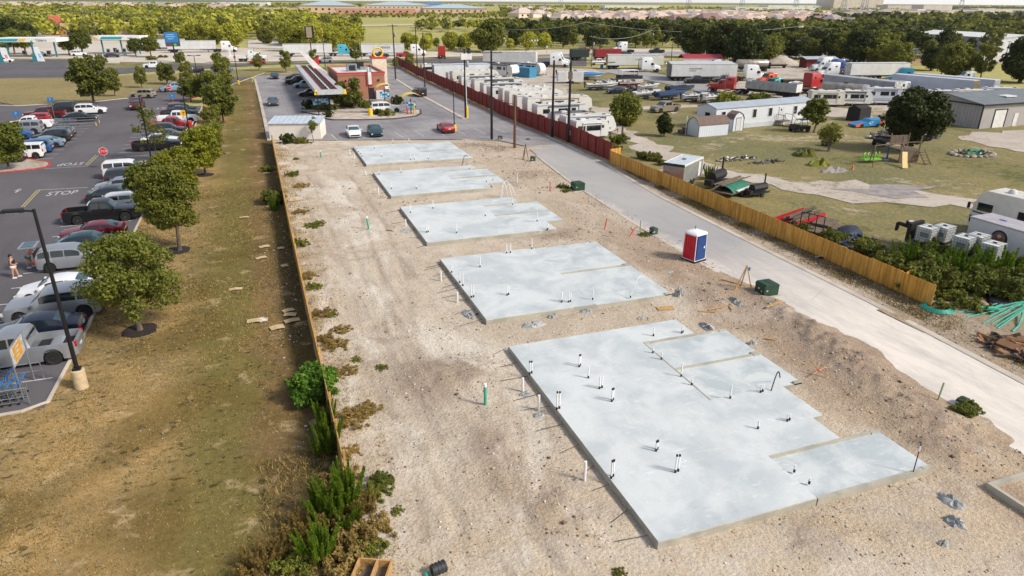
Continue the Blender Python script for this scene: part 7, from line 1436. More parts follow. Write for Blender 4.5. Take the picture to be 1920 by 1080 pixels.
def gambrel(label,loc,rz,L_,W_,h,sc_=1):
    t=Tpl();pr=[(-W_/2,0),(W_/2,0),(W_/2,h),(W_/2-.35,h+.55),(0,h+.95),(-W_/2+.35,h+.55),(-W_/2,h)];b=MB();V=[];n=len(pr)
    b.add([(-L_/2,y,z) for y,z in pr]+[(L_/2,y,z) for y,z in pr],[tuple(range(n))[::-1],tuple(range(n,2*n)),(0,1,n+1,n)]+[(1,2,n+2,n+1),(6,0,n,n+6)]);t.add('wall',b,[m_corr('shed siding',(216,222,232),0,2.4,(200,208,220))])
    b=MB();q=[(W_/2+.08,h-.08),(W_/2-.33,h+.6),(0,h+1.01),(-W_/2+.33,h+.6),(-W_/2-.08,h-.08)]
    b.rings([[(x,y,z) for y,z in q]+[(x,y*.97,z-.07) for y,z in q[::-1]] for x in (-L_/2-.1,L_/2+.1)],0,False);t.add('roof',b,[mat('shingle brown',(124,106,98),.9,c2=(100,84,78),sc=5,bump=.3)])
    b=MB();b.bx(L_/2-.02+.02,L_/2+.03,-.45,.45,.05,1.9,0);b.bx(L_/2,L_/2+.02,-.52,.52,.02,2.0,1);t.add('door',b,[M_whitem,M_dkst]);b=MB()
    for y in (-W_/2,W_/2):
        for x in (-L_/2,L_/2): b.box((x,y,h/2),(.09,.09,h))
    t.add('corner_trim',b,[mat('shed trim grey',(110,114,124),.6)]);return t.spawn('garden_shed',label,'shed',(*loc,0),rz,'barn-roofed sheds')
gambrel('white barn-roofed shed standing in front with brown shingles',(61.6,85.9),.07,5.4,2.6,1.75);gambrel('taller narrow barn-roofed shed behind with a grey door',(67.5,88.6),-1.4,3.0,2.2,1.9)
M_wside=m_corr('warehouse siding dusk',(176,172,172),0,3.,(160,154,156));M_wroof=m_corr('warehouse roof',(120,126,130),0,1.6,(98,104,108),.6)
# warehouse: corner at (103.7,75.6)
def wh(t):
    b=MB();b.bx(3.0,5.5,-6.26,-6.2,0,2.7,0).bx(2.85,3.0,-6.28,-6.2,0,2.8,1).bx(5.5,5.75,-6.28,-6.2,0,2.8,1).bx(2.85,5.75,-6.29,-6.2,2.7,2.85,1);t.add('roller_door',b,[M_white,M_dkst]);b=MB();b.bx(7.6,8.5,-6.26,-6.2,0,2.0);t.add('door',b,[M_white])
    b=MB();b.bx(-.1,26,-6.62,-6.5,3.5,3.72).bx(-.42,-.31,-6.5,6.5,3.5,3.7);t.add('gutter',b,[M_dkst]);b=MB();b.bx(-.06,.1,-6.3,-6.15,0,3.6);t.add('downpipe',b,[M_dkst])
t=Tpl();b=MB();b.bx(0,26,-6.2,6.2,0,3.6);
b.add([(0,-6.2,3.6),(0,6.2,3.6),(0,0,4.5),(26,-6.2,3.6),(26,6.2,3.6),(26,0,4.5)],[(2,1,0),(3,4,5)]);t.add('wall',b,[M_wside]);b=MB()
for s in (-1,1): b.add([(-.3,0,4.54),(26.3,0,4.54),(26.3,s*6.5,3.6),(-.3,s*6.5,3.6),(-.3,0,4.66),(26.3,0,4.66),(26.3,s*6.5,3.72),(-.3,s*6.5,3.72)],[(0,1,2,3),(7,6,5,4),(3,2,6,7),(0,3,7,4)] if s>0 else [(3,2,1,0),(4,5,6,7),(7,6,2,3),(4,7,3,0)])
t.add('roof',b,[M_wroof]);b=MB();b.bx(8,10.4,-4,-2.4,4.2,4.36);t.add('skylight',b,[M_white]);wh(t)
rzw=.03;t.spawn('warehouse','large tan metal warehouse with grey roof at the right edge','warehouse',(104.6,83.2,0),rzw)
gable('warehouse','long low white warehouse far at the right behind the trees','warehouse',(276,214),-1.74,46,20,6.0,1.2,M_whitem,M_white,.4,'far warehouses')
gable('house','beige single storey house with grey roof among the right trees','house',(203,172),-.4,20,10,3,1.6,mat('beige stucco',(206,180,150),.8),mat('grey shingle',(126,130,134),.9),.5)
gable('shop_stall','small dark red stall with white-trimmed windows and pale metal roof','shed',(158.8,171.5),-.2,9,4,2.7,.4,mat('barn red',(112,40,36),.8),M_mroof,.8)
# red carport
t=Tpl();b=MB();q=[(-3.1,2.4),(-2.6,2.9),(0,3.6),(2.6,2.9),(3.1,2.4)];b.rings([[(x,y,z) for y,z in q]+[(x,y*.98,z-.07) for y,z in q[::-1]] for x in (-6,6)],0,False);t.add('roof',b,[m_corr('carport red',(166,48,58),0,1.5,(150,44,52))]);b=MB()
for x in (-6,-2,2,6):
    for s in (-1,1): b.cyl((x,s*3.05,0),(x,s*3.05,2.4),.06)
b.bx(-6,6,-3.06,-3.0,1.2,2.5);t.add('frame',b,[M_whitem]);t.spawn('carport','open carport with a red metal roof at the yard back','carport',(126.5,184,0),-.3)
for k,(x,y,h,r,lb) in enumerate([(158,187,2.6,7,'left pale gravel heap behind the yard'),(150,190,2.4,5,'tan gravel heap at the far left'),(166,182,2.2,5,'right pale gravel heap by the red stall')]):
    b=MB();b.lathe([(r*1.0,-.1),(r*.75,h*.28),(r*.45,h*.62),(r*.18,h*.93),(.02,h)],18);o=solo('gravel_heap',b.mesh('gravel_heap',M_gravel),lb,'gravel heap','gravel heaps',(x,y,0),k)
# ---------------------------------------------------------------- backyard things
G0='shrubs and trees of the yard'
tree(tree_tpl(71,3.2,4.9,.25,9000,.26,40,'mesq','round',.15,.36,multi=2),'big round green tree beside the two-tone pickup',54.2,97.2,1.0,0,G0)
tree(tree_tpl(72,1.45,3.3,.15,3500,.2,18,'dark','round',.08,.4),'small dark conical tree right of the big round tree',54.7,86.6,1.0,0,G0)
tree(tree_tpl(73,4.2,7.4,1.3,22000,.26,60,'dark','round',.22,.32,multi=3),'largest dark oak shading the wooden playset',79.8,67.2,1.05,0,G0)
tree(tree_tpl(74,2.3,5.0,1.2,3200,.28,26,'oak','round',.1,.34,multi=2),'bushy tree at the right end of the mobile home',77.6,82.4,1.0,1,G0)
tree(tree_tpl(75,2.0,3.6,1.0,2600,.14,20,'mesq','round',.1,.34,multi=2),'small fine-leaved tree on the lawn before the mobile home',69.5,70.5,1.0,0,G0)
TH=tree_tpl(76,3.1,3.6,.3,5000,.3,30,'mesq','round',.12,.36,multi=3);tree(TH,'olive bush tree behind the left part of the mobile home',76.4,101.5,1,0,G0);tree(TH,'yellowish bush tree behind the middle of the mobile home',82.4,101.2,.95,2,G0)
# enclosed trailer, smokers, utility trailer
t=Tpl();b=MB();b.bx(-2.6,2.6,-1.15,1.15,.5,2.5,0);t.add('body',b,[mat('enclosed trailer grey',(158,160,158),.4,.3,c2=(140,142,142))]);b=MB();b.bx(-2.64,2.64,-1.2,-1.1,2.38,2.56).bx(-2.64,2.64,1.1,1.2,2.38,2.56).bx(2.55,2.66,-1.2,1.2,.5,2.56).bx(-2.66,-2.56,-1.2,1.2,2.3,2.56,1);t.add('trim',b,[M_white,M_blk]);b=MB();b.bx(-2.6,2.6,-1.1,1.1,2.5,2.53);b.box((.2,0,2.6),(.4,.4,.12),1);t.add('roof',b,[mat('trailer roof pale',(190,200,206),.4),M_grey]);b=MB();b.bx(-2.63,-2.6,-1.05,1.05,.6,2.3);t.add('rear_door',b,[mat('door brownish',(140,128,128),.4,.3)]);b=MB();b.bx(1.5,2.1,-1.18,-1.15,.65,2.2);t.add('door',b,[M_white]);wheels(t,[(q,s*1.05,.36) for q in (-.45,.4) for s in (1,-1)],.36,.2);x,y=P(1290,322);t.spawn('enclosed_trailer','grey enclosed trailer with white trim behind the cedar fence','trailer',(*P(1282,300,2.5),0),math.atan2(P(1300,292,2.5)[1]-P(1264,308,2.5)[1],P(1300,292,2.5)[0]-P(1264,308,2.5)[0]))
t=Tpl();b=MB();b.rings([[(x,.55*math.cos(R(a)),1.25+.55*math.sin(R(a))) for a in range(0,360,45)] for x in (-1.3,1.3)],0,False);t.add('drum',b,[M_blk]);b=MB();b.cyl((1.1,0,1.7),(1.1,0,3.0),.1,None,8);t.add('chimney',b,[M_blk]);b=MB();b.bx(-1.6,1.6,-.6,.6,.45,.6).box((-1.7,0,.75),(.6,.8,.6)).tube([(1.6,0,.5),(2.6,0,.45)],.05);t.add('frame',b,[M_dkst]);wheels(t,[(0,s*.75,.3) for s in (1,-1)],.3,.18);x,y=P(1345,345)
t.spawn('barbecue_smoker','big black barrel smoker on a trailer with chimney','smoker',(*P(1342,350),0),.5,'barrel smokers');t.spawn('barbecue_smoker','smaller black smoker trailer beside dark tyres','smoker',(*P(1420,368),0),.2,'barrel smokers',sc=.75)
t=Tpl();b=MB();b.bx(-2.6,2.6,-1.1,1.1,.55,.65).tube([(2.6,0,.5),(4,0,.45)],.06);t.add('frame',b,[M_wood]);b=MB();b.bx(-1.6,1.8,-1.25,-1.0,.75,.85).bx(-1.6,1.8,1.0,1.25,.75,.85);t.add('fender',b,[M_white]);b=MB();rs=[]
g=random.Random(3)
for i in range(9): x=-2.2+i*.45;rs.append([(x,y,.7+.55*(1-(y/1.1)**2)+g.uniform(-.06,.06)) for y in (-1.1,-.7,-.3,.3,.7,1.1)])
b.rings(rs,0,True,False,False);t.add('tarpaulin',b,[mat('green tarp',(40,120,96),.6,c2=(30,96,76),sc=2)]);b=MB()
for i in range(6): b.cyl((-2.8+g.random()*.5,.1+i*.18,1.25+g.random()*.1),(2.2+g.random(),-.1+i*.2,1.25+g.random()*.1),.06,None,6)
t.add('pipe_load',b,[M_wood]);wheels(t,[(q,s*1.15,.36) for q in (-.45,.4) for s in (1,-1)],.36,.2);t.spawn('utility_trailer','flat trailer loaded with pipes and a green tarpaulin','trailer',(*P(1375,364),0),.45)
t=Tpl();b=MB();b.bx(-2.4,2.4,-1.,1.,.5,.62).bx(-2.4,2.4,-1.03,-1.,.6,1.0).bx(-2.4,2.4,1.,1.03,.6,1.0);t.add('frame',b,[mat('red trailer paint',(176,34,44),.5)]);b=MB()
for i in range(30): y=g.uniform(-.8,.8);z=.7+g.random()*.7*(1-abs(y));b.cyl((-2.3+g.random()*.6,y,z),(2.0+g.random()*.8,y+g.uniform(-.2,.2),z+g.uniform(-.1,.15)),.05+.04*g.random(),None,5)
t.add('log_load',b,[M_bark]);wheels(t,[(0,s*1.15,.34) for s in (1,-1)],.34,.2,M_white);t.spawn('utility_trailer','red trailer piled with logs and branches','trailer',(*P(1498,423),0),.35)
t=Tpl();b=MB();b.bx(-1.8,1.8,-1.,1.,.5,.6).box((1.0,.2,.75),(2.4,1.4,.2),0,.1);t.add('deck',b,[M_wood]);b=MB()
for x in (-1.8,): 
    for y in (-1,-.35,.35,1): b.cyl((x,y,.5),(x,y,2.),.04)
    b.tube([(x,-1,2.),(x,1,2.)],.04).tube([(x,-1,1.2),(x,1,1.2)],.03)
t.add('ramp_gate',b,[M_dkst]);wheels(t,[(0,s*1.1,.33) for s in (1,-1)],.33,.2);t.spawn('utility_trailer','small plank trailer with an upright mesh ramp gate','trailer',(*P(1538,438),0),.35)
# junk heap behind the cedar fence
def heap(name,label,px,py,n,rx,ry,sz,mats,seed,h=.6):
    g=random.Random(seed);b=MB();x,y=P(px,py)
    for i in range(n):
        a=g.uniform(0,2*PI);r=g.random()**.6;dx,dy=rx*r*math.cos(a),ry*r*math.sin(a);z=h*(1-r)*g.uniform(.5,1.2)+.1;s=sz*g.uniform(.4,1.4);M_=Matrix.Rotation(g.uniform(0,3),4,'Z')@Matrix.Rotation(g.uniform(-.6,.6),4,'X')@Matrix.Rotation(g.uniform(-.6,.6),4,'Y');b.box((dx,dy,z),(s*g.uniform(.6,2.5),s*g.uniform(.3,.8),s*g.uniform(.1,.5)),g.randrange(len(mats)),M=M_)
    o=struct(name,b.mesh(name,mats),'stuff',0);o.location=(x,y,0);return o
JM=[M_dkst,M_wood,M_blk,M_steelg,mat('rust',(116,70,50),.9),M_white]
heap('scrap','',1585,452,150,2.6,1.8,.35,[M_dkst,M_blk,mat('dark blue sheet',(36,50,80),.6),M_wood],1);heap('scrap','',1600,478,180,3.5,1.2,.2,JM,2);heap('scrap','',1660,498,200,3.,1.2,.22,[M_wood,M_dkst,M_grey],3);heap('scrap','',1380,300,90,3.,.8,.25,[M_blk,M_white,M_wood],4,.3);heap('scrap','',1440,305,60,3.,.6,.25,[M_wood,M_grey],5,.3)
heap('scrap_timber','',1905,660,110,1.6,1.8,.5,[mat('charred timber',(50,44,42),.9),M_wood,mat('raw timber',(150,112,80),.9)],6,.5)
t=Tpl();b=MB();b.lathe([(0,.0),(.9,0),(1.0,.3),(.7,.7),(0,.85)],12);t.add('body',b,[mat('dark blue tarp',(34,46,72),.6,c2=(20,26,40),bump=.5)],angle=80);t.spawn('tarp_bundle','dark blue tarp-covered bundle behind the cedar fence','tarpaulin',(*P(1590,443),0),.5,sc=(1.7,1,1))
t=Tpl();b=MB();b.bx(-5.5,5.5,-1.2,1.2,1.0,1.15);t.add('deck',b,[M_wood]);b=MB();b.bx(-5.5,5.5,-.5,-.35,.6,1.0).bx(-5.5,5.5,.35,.5,.6,1.0).bx(4.9,5.0,-.8,.8,0,.6);t.add('frame',b,[M_blk]);wheels(t,[(q,s*.95,.45) for q in (-4.2,-3.1) for s in (1,-1)],.45,.3)
for px,py,rz,l in ((1440,128,-.2,'empty black flatbed trailer beside the gravel heaps'),(1535,176,-.5,'empty black flatbed trailer before the mobile home roof'),(1500,158,-.3,'empty black flatbed behind the orange tractor')): t.spawn('flatbed_trailer',l,'trailer',(*P(px,py),0),rz,'flatbed trailers of the yard')
for i_,(px,py,rx,ry,n_) in enumerate(((1595,158,4,2,90),(1668,168,3,2,70),(1480,178,3,1.5,60),(1540,128,5,1.5,70),(1722,150,5,2,80),(1180,170,3,1.5,50),(1120,168,2.5,1.,40),(1345,162,3,1,30),(1262,120,4,1.5,50),(1700,178,5,1.2,70),(1385,176,2,1,30),(1660,258,3,1.2,60),(1735,262,2.5,1,50))): heap('scrap','',px,py,n_,rx,ry,.55,JM,30+i_,.9)
# IBC tanks on gooseneck trailer
def ibc():
    t=Tpl();b=MB();b.box((0,0,.66),(.98,1.18,1.0),0);t.add('tank',b,[mat('white tank plastic',(226,228,226),.4,c2=(212,214,212))]);b=MB();r=.014
    for i in range(7):
        x=-.52+1.04*i/6
        for s in (-1,1): b.cyl((x,s*.62,.15),(x,s*.62,1.18),r,None,4)
    for i in range(8):
        y=-.62+1.24*i/7
        for s in (-1,1): b.cyl((s*.52,y,.15),(s*.52,y,1.18),r,None,4)
    for k in range(6):
        z=.2+.195*k;b.tube([(-.52,-.62,z),(.52,-.62,z),(.52,.62,z),(-.52,.62,z),(-.52,-.62,z)],r,4)
    for k in (-.2,.2): b.tube([(-.52,k,1.2),(.52,k,1.2)],.02,4)
    t.add('cage',b,[M_steelg]);b=MB();b.bx(-.52,.52,-.62,.62,.0,.13);t.add('pallet',b,[M_blk]);b=MB();b.cyl((0,0,1.15),(0,0,1.22),.12,None,12);t.add('cap',b,[M_blk]);b=MB();b.bx(-.2,.3,-.65,-.63,.55,.85);t.add('label_plate',b,[mat('plate grey green',(110,120,118),.5)]);return t
TI=ibc();rzi=-.62;ox,oy=P(1778,445);ex,ey=P(1862,480);dx=ex-ox;dy=ey-oy
rzi=math.atan2(P(1870,492)[1]-P(1770,440)[1],P(1870,492)[0]-P(1770,440)[0])
t=Tpl();b=MB();b.bx(-.5,7.2,-1.2,1.2,.75,.9);t.add('deck',b,[M_wood]);b=MB();b.bx(-.5,7.2,-.6,-.45,.5,.75).bx(-.5,7.2,.45,.6,.5,.75).bx(-.7,-.4,-.9,.9,.75,2.2).side([(-.5,1.75),(-1.9,1.85),(-2.05,1.75),(-2.05,1.1),(-1.9,1.1),(-1.85,1.6),(-.5,1.5)],-.12,.12);t.add('gooseneck_frame',b,[M_blk]);b=MB();b.cyl((-1.1,.3,1.85),(-1.1,.3,2.02),.38,None,14,0).cyl((-1.1,.3,2.02),(-1.1,.3,2.05),.22,None,12,1);t.add('spare_tyre',b,[M_tyre,M_lampw]);wheels(t,[(q,s*1.25,.38) for q in (4.4,5.3) for s in (1,-1)],.38,.22);gx,gy=47.3,37.0;rzi=-1.36;t.spawn('gooseneck_trailer','black gooseneck flatbed trailer carrying white cage tanks','trailer',(gx+.3,gy+.3,0),rzi)
def on(u,v): c,s=math.cos(rzi),math.sin(rzi);return (gx+.3+u*c-v*s,gy+.3+u*s+v*c,.9)
for u,v,l in ((.7,-.45,'front left white cage tank, nearest the gooseneck'),(1.2,.75,'front rear white cage tank, partly hidden behind its neighbours'),(3.4,-.5,'middle left white cage tank'),(3.7,.7,'middle rear white cage tank'),(5.3,-.4,'last white cage tank toward the motorhome')): TI.spawn('cage_tank',l,'liquid tank',on(u,v),rzi,'white cage tanks on the flatbed',sc=1.12)
# big motorhome + white trailer with round emblem
mx,my=P(1835,405)
motorhome_tpl('big',11,3.7,((222,220,214),(24,30,32))).spawn('motorhome','white and black motorhome cut by the right edge, nearest the camera','motorhome',(57.6,34.4,0),PI/2+.12,'motorhomes')
t=Tpl();b=MB();b.bx(-3.5,3.5,-1.2,1.2,.6,2.7,0);t.add('body',b,[M_whitem]);b=MB();b.bx(-3.55,3.55,-1.24,1.24,2.66,2.78);t.add('roof',b,[mat('trailer roof lilac',(170,166,172),.6)]);b=MB();b.cyl((-1.0,-1.205,1.75),(-1.0,-1.23,1.75),.62,None,24,0,False).cyl((-1.0,-1.23,1.75),(-1.0,-1.24,1.75),.48,None,24,1,False).box((-1.0,-1.245,1.7),(.5,.01,.3),2).cyl((-1,-1.24,1.9),(-1,-1.25,1.9),.16,None,12,3,False);t.add('round_emblem',b,[mat('emblem black',(34,26,30),.5),mat('emblem brown',(110,84,84),.5),mat('emblem red',(140,60,60),.5),mat('emblem cream',(196,186,160),.5)]);b=MB();b.bx(2.0,2.9,-1.23,-1.2,.7,2.4);t.add('door',b,[M_white]);b=MB();b.box((-1.8,0,2.8),(.5,.2,.06));t.add('roof_vent',b,[mat('vent blue',(90,104,170),.5)]);wheels(t,[(q,s*1.1,.36) for q in (-.1,.8) for s in (1,-1)],.36,.2);t.spawn('cargo_trailer','white cargo trailer with a round dark emblem beside the motorhome','trailer',(52.3,32.7,0),-PI/2+.03)
# scrub behind the tanks
GQ='scrub bushes behind the cedar fence end'
BS=bush_tpl(59,1.05,1.5,7000,.1,'oak',ncl=14)
for k,(px,py,s,i) in enumerate([(1660,510,1.2,1),(1700,505,1.3,3),(1745,520,1.4,1),(1790,530,1.5,3),(1760,545,1.5,0),(1830,535,1.3,1),(1870,530,1.5,3),(1910,525,1.4,0),(1800,500,1.1,3),(1740,485,1.2,0),(1850,555,1.5,0),(1900,560,1.6,1),(1790,565,1.6,2),(1825,580,1.3,2),(1770,580,.9,2),(1640,492,1.2,0),(1620,478,1.0,1),(1560,455,.9,0),(1500,440,.8,1),(1720,545,1.5,1),(1880,500,1.2,2),(1700,480,.9,2),(1330,336,.9,3),(1300,330,.9,3),(1285,330,.7,3),(1225,302,.9,0),(1205,298,.8,0),(1160,270,1.1,0),(1172,262,1.0,2),(1150,285,.9,0),(1135,290,.7,0),(1110,282,.6,0),(1094,276,.5,0),(1240,310,.6,0)]):
    x,y=P(px,py);solo('scrub_bush',[BB[1],BS,BB[2],WD[0]][i],['dark scrub bush behind the cedar fence','mid-green scrub bush behind the cedar fence','grey-green low scrub near the teal pipes','feathery green weed behind the cedar fence'][i],'bush',GQ,(x,y,.02),k*1.7,sc=s*1.15 if i!=1 else s*.9)
# teal pipes and hose
g=random.Random(9);
def pipe3(label,pts,r,grp='teal pipes on the scrub dirt'):
    b=MB();b.tube([(*P(a,c),z) for a,c,z in pts],r,7);solo('teal_pipe',b.mesh('teal_pipe',M_teal),label,'pipe',grp)
for i,(a,c,l) in enumerate((((1795,588),(1960,560),'thin teal pipe reaching farthest left'),((1806,594),(1960,566),'second thin teal pipe from the left tip'),((1812,597),(1960,575),'third thin teal pipe from the left tip'),((1850,586),(1960,553),'teal pipe along the top of the bundle'),((1845,585),(1960,556),'teal pipe just under the topmost'),((1853,596),(1960,562),'teal pipe crossing the bundle middle'),((1842,609),(1960,562),'longest slanting teal pipe'),((1858,610),(1960,572),'slanting teal pipe below the longest'),((1866,615),(1960,570),'lower slanting teal pipe'),((1870,618),(1960,572),'lowest slanting teal pipe'))): pipe3(l,[(*a,.08),(*c,.45+.06*i)],.045)
pipe3('fat teal pipe lying across the thin ones',[(1835,587,.35),(1868,589,.35)],.14);pipe3('bent teal pipe hooking down at the right',[(1897,624,.1),(1908,616,.15),(1914,600,.3),(1913,585,.5)],.06)
b=MB();x,y=P(1757,580)
for k in range(5): rr=.95-.07*k;b.tube([(x+rr*math.cos(a)*1.05,y+rr*math.sin(a),.1+.03*k) for a in [2*PI*i/24 for i in range(25)]],.035,6)
solo('hose_coil',b.mesh('hose_coil',mat('teal hose',(36,160,146),.5)),'coiled teal hose at the end of the cedar fence','hose')
b=MB();b.lathe([(0,0),(1.3,0),(1.1,.3),(.6,.45),(0,.4)],12);solo('tarpaulin',b.mesh('tarpaulin',mat('black tarp',(36,36,42),.5,bump=.6)),'crumpled black tarp behind the teal pipes','tarpaulin',None,(*P(1885,563),0),.3,sc=(1.6,.8,1))
# playset
t=Tpl();b=MB()
for x in (-1.2,1.2):
    for y in (-1.,1.): b.box((x,y,1.55),(.12,.12,3.1))
t.add('post',b,[M_wood]);b=MB();b.box((0,0,1.5),(2.5,2.1,.1));t.add('platform',b,[M_wood]);b=MB();b.box((0,1.02,2.3),(2.4,.05,1.1));t.add('panel',b,[M_wood]);b=MB();b.box((0,-1.02,.75),(2.3,.05,1.3));t.add('panel',b,[M_wood]);b=MB();b.box((0,-1.02,2.4),(2.4,.06,.1));t.add('handrail',b,[M_wood])
b=MB();b.tube([(-1.2,-1,2.3),(-5.2,-1.6,2.3)],.07,6).tube([(-5.2,-1.6,2.3),(-5.8,-2.6,0)],.06).tube([(-5.2,-1.6,2.3),(-4.8,-.6,0)],.06).tube([(-1.2,-1.,2.3),(-1.4,-3.2,0)],.06);t.add('swing_beam',b,[M_wood]);b=MB();rs=[[(-2.3+.1*i-.9,-1.6-.35*i,1.35-.3*i+.14*math.sin(i)) for _ in (0,)] for i in range(5)]
b.rings([[(-1.6-.25*i,-1.7-.4*i,1.45-.28*i+.05*math.cos(i*1.3)+dz) for dz in (0,)]+[(-1.1-.25*i,-1.9-.4*i,1.45-.28*i+.05*math.cos(i*1.3))] for i in range(6)],0,True,False,False);t.add('slide',b,[mat('yellow slide',(226,196,134),.5)]);b=MB()
for k in range(5): b.bx(1.0,1.8,-1.5-.25*k,-1.3-.25*k,1.25-.27*k,1.3-.27*k)
b.tube([(1.0,-1.1,1.5),(1.0,-2.6,0)],.05).tube([(1.8,-1.1,1.5),(1.8,-2.6,0)],.05);t.add('ladder',b,[M_wood]);b=MB();b.box((-3.4,-1.5,.6),(.6,.3,.05)).cyl((-3.65,-1.5,.6),(-3.65,-1.4,2.3),.015).cyl((-3.15,-1.5,.6),(-3.15,-1.4,2.3),.015);t.add('swing',b,[mat('blue swing',(40,90,160),.5)])
t.spawn('playset','weathered wooden playset with tower, swing beam and yellow slide','playset',(*P(1690,302),0),-.15,sc=1.05)
t=Tpl();b=MB()
for i in range(5): b.tube([(-1+.5*i,0,.4),(-1.1+.55*i,.1,1.0),(-.8+.5*i,.2,1.25)],.08,6)
b.box((0,.1,.45),(2.4,1.,.12));t.add('frame',b,[mat('lime plastic',(120,196,50),.5)]);t.spawn('garden_toy','lime green plastic play toy on the lawn by the swing','toy',(*P(1632,305),0),-.1)
b=MB();b.lathe([(0,0),(.35,0),(.38,.5),(.1,.6),(0,.6)],10,0);solo('planter',b.mesh('planter',mat('dark planter',(56,56,60),.7)),'round dark stone under the small fine-leaved tree','planter',None,(*P(1547,274),0),0,sc=1.5)
for px,py,l,c,s in ((1598,318,'small orange and white garden figure on the lawn','orange',1),): b=MB();b.lathe([(0,0),(.18,0),(.1,.3),(.12,.45),(0,.62)],8);solo('garden_figure',b.mesh('garden_figure',mat('figure orange',(220,120,80),.6)),l,'garden ornament',None,(*P(px,py),0))
for k,(px,py,rx,ry,l) in enumerate(((1508,292,2.3,1.8,'mown hump of grass nearest the mobile home'),(1535,310,2.2,1.3,'green grass hump beside the dark gravel'))): lump(px,py,rx,ry,.35,l,ML['mesq'],'grass_mound','grass mound','grass mounds',.1,k)
lump(1565,322,2.6,.9,.22,'dark gravel pile spread on the lawn',mat('dark gravel',(128,120,122)),'gravel_pile','gravel pile',None,.3,4)
# fire pit stones
GF='stones of the round rubble ring'
stm=MB();stm.ball((0,0,.1),.42,0,8,1,.8,.6);stm=stm.mesh('boulder',mat('boulder',(176,168,156),.9,c2=(140,130,120),bump=.5))
cx,cy=P(1822,290)
for i in range(20): a=2*PI*i/20;solo('boulder',stm,'pale boulder in the round rubble ring near the warehouse','boulder',GF,(cx+3.0*math.cos(a),cy+1.9*math.sin(a),.05),a*3,sc=.8+.35*math.sin(i*2.3)**2)
heap('scrap','',1822,288,60,2.,1.2,.35,[M_dkst,M_wood,M_teal],7,.5)
# race car, utv, black cube tent
t=Tpl();b=MB();b.side([(-2.3,.35),(2.3,.15),(2.35,.45),(1.2,.8),(.3,.85),(-.2,1.25),(-1.2,1.25),(-2.3,1.3)],-.95,.95);t.add('body',b,[mat('race blue',(36,130,186),.35)]);b=MB();b.side([(1.3,.2),(2.4,.16),(2.42,.5),(1.35,.8)],-.97,-.955).side([(1.3,.2),(2.4,.16),(2.42,.5),(1.35,.8)],.955,.97).side([(-2.35,.4),(-1.7,.38),(-1.8,1.2),(-2.35,1.28)],-.97,-.955).side([(-2.35,.4),(-1.7,.38),(-1.8,1.2),(-2.35,1.28)],.955,.97);t.add('nose_panel',b,[mat('race orange',(232,96,60),.4)]);b=MB();b.text('47',.75,Matrix.Translation((-.2,.965,.72))@Matrix.Rotation(PI,4,'Z')@Matrix.Rotation(PI/2,4,'X'),0,.005);t.add('race_number',b,[M_lampw]);wheels(t,[(q,s*.85,.34) for q in (-1.4,1.35) for s in (1,-1)],.34,.28,M_blk);t.spawn('race_car','blue and orange dirt race car numbered 47 beside the big oak','race car',(*P(1622,238),.0),PI-.15)
t=Tpl();b=MB();b.box((0,0,1.05),(3.1,2.4,2.1),0,taper=.92).rings([[(x,y,z) for y,z in ((-1.15,2.1),(0,2.5),(1.15,2.1))] for x in (-1.45,1.45)],0,False,False);t.add('cover',b,[mat('black canvas',(40,34,34),.8,bump=.3)]);t.spawn('canvas_shelter','black canvas box shelter behind the race car','shelter',(*P(1608,226),0),.2)
t=Tpl();b=MB();b.bx(-1.4,1.4,-.7,.7,.45,.9).box((.9,0,1.0),(.9,1.2,.25));t.add('body',b,[M_blk]);b=MB()
for s in (1,-1): b.tube([(-.9,s*.65,.9),(-.7,s*.6,1.8),(.3,s*.6,1.8),(.7,s*.65,.95)],.04)
b.box((-.2,0,1.82),(1.2,1.3,.06));t.add('roll_cage',b,[mat('dark green roof',(40,70,66),.5)]);wheels(t,[(q,s*.7,.34) for q in (-.95,.95) for s in (1,-1)],.34,.28);t.spawn('utility_buggy','black four-wheel utility buggy parked by the mobile home steps','buggy',(*P(1498,247),0),PI-.1);t.spawn('utility_buggy','dark buggy half hidden in shade under the big oak','buggy',(*P(1655,272),0),.2)
b=MB();b.cyl((0,0,0),(0,0,.9),.3,None,12);drm=b.mesh('barrel',mat('barrel blue',(40,110,170),.5))
for k,(px,py) in enumerate(((1128,129),(1388,131),(1391,132))): solo('barrel',drm,['blue barrel by the white pickup in the yard','left blue barrel under the big yard tree','right blue barrel under the big yard tree'][k],'barrel','blue barrels',(*P(px,py),0),0,sc=1.4)
solo('tree_stump',drm,'short dark stump post at the drive bend','stump',None,(*P(1166,262),0),0,sc=(.5,.5,2)).data=(lambda b:(b.cyl((0,0,0),(0,0,.9),.3,.26,10),b.mesh('tree_stump',M_bark))[1])(MB())
b=MB();b.box((0,0,.35),(2.2,.9,.5));b.box((.2,0,.75),(1.2,.8,.3));solo('garden_bench',b.mesh('garden_bench',M_wood),'low timber stand left of the front shed','bench',None,(*P(1285,250),0),.1)
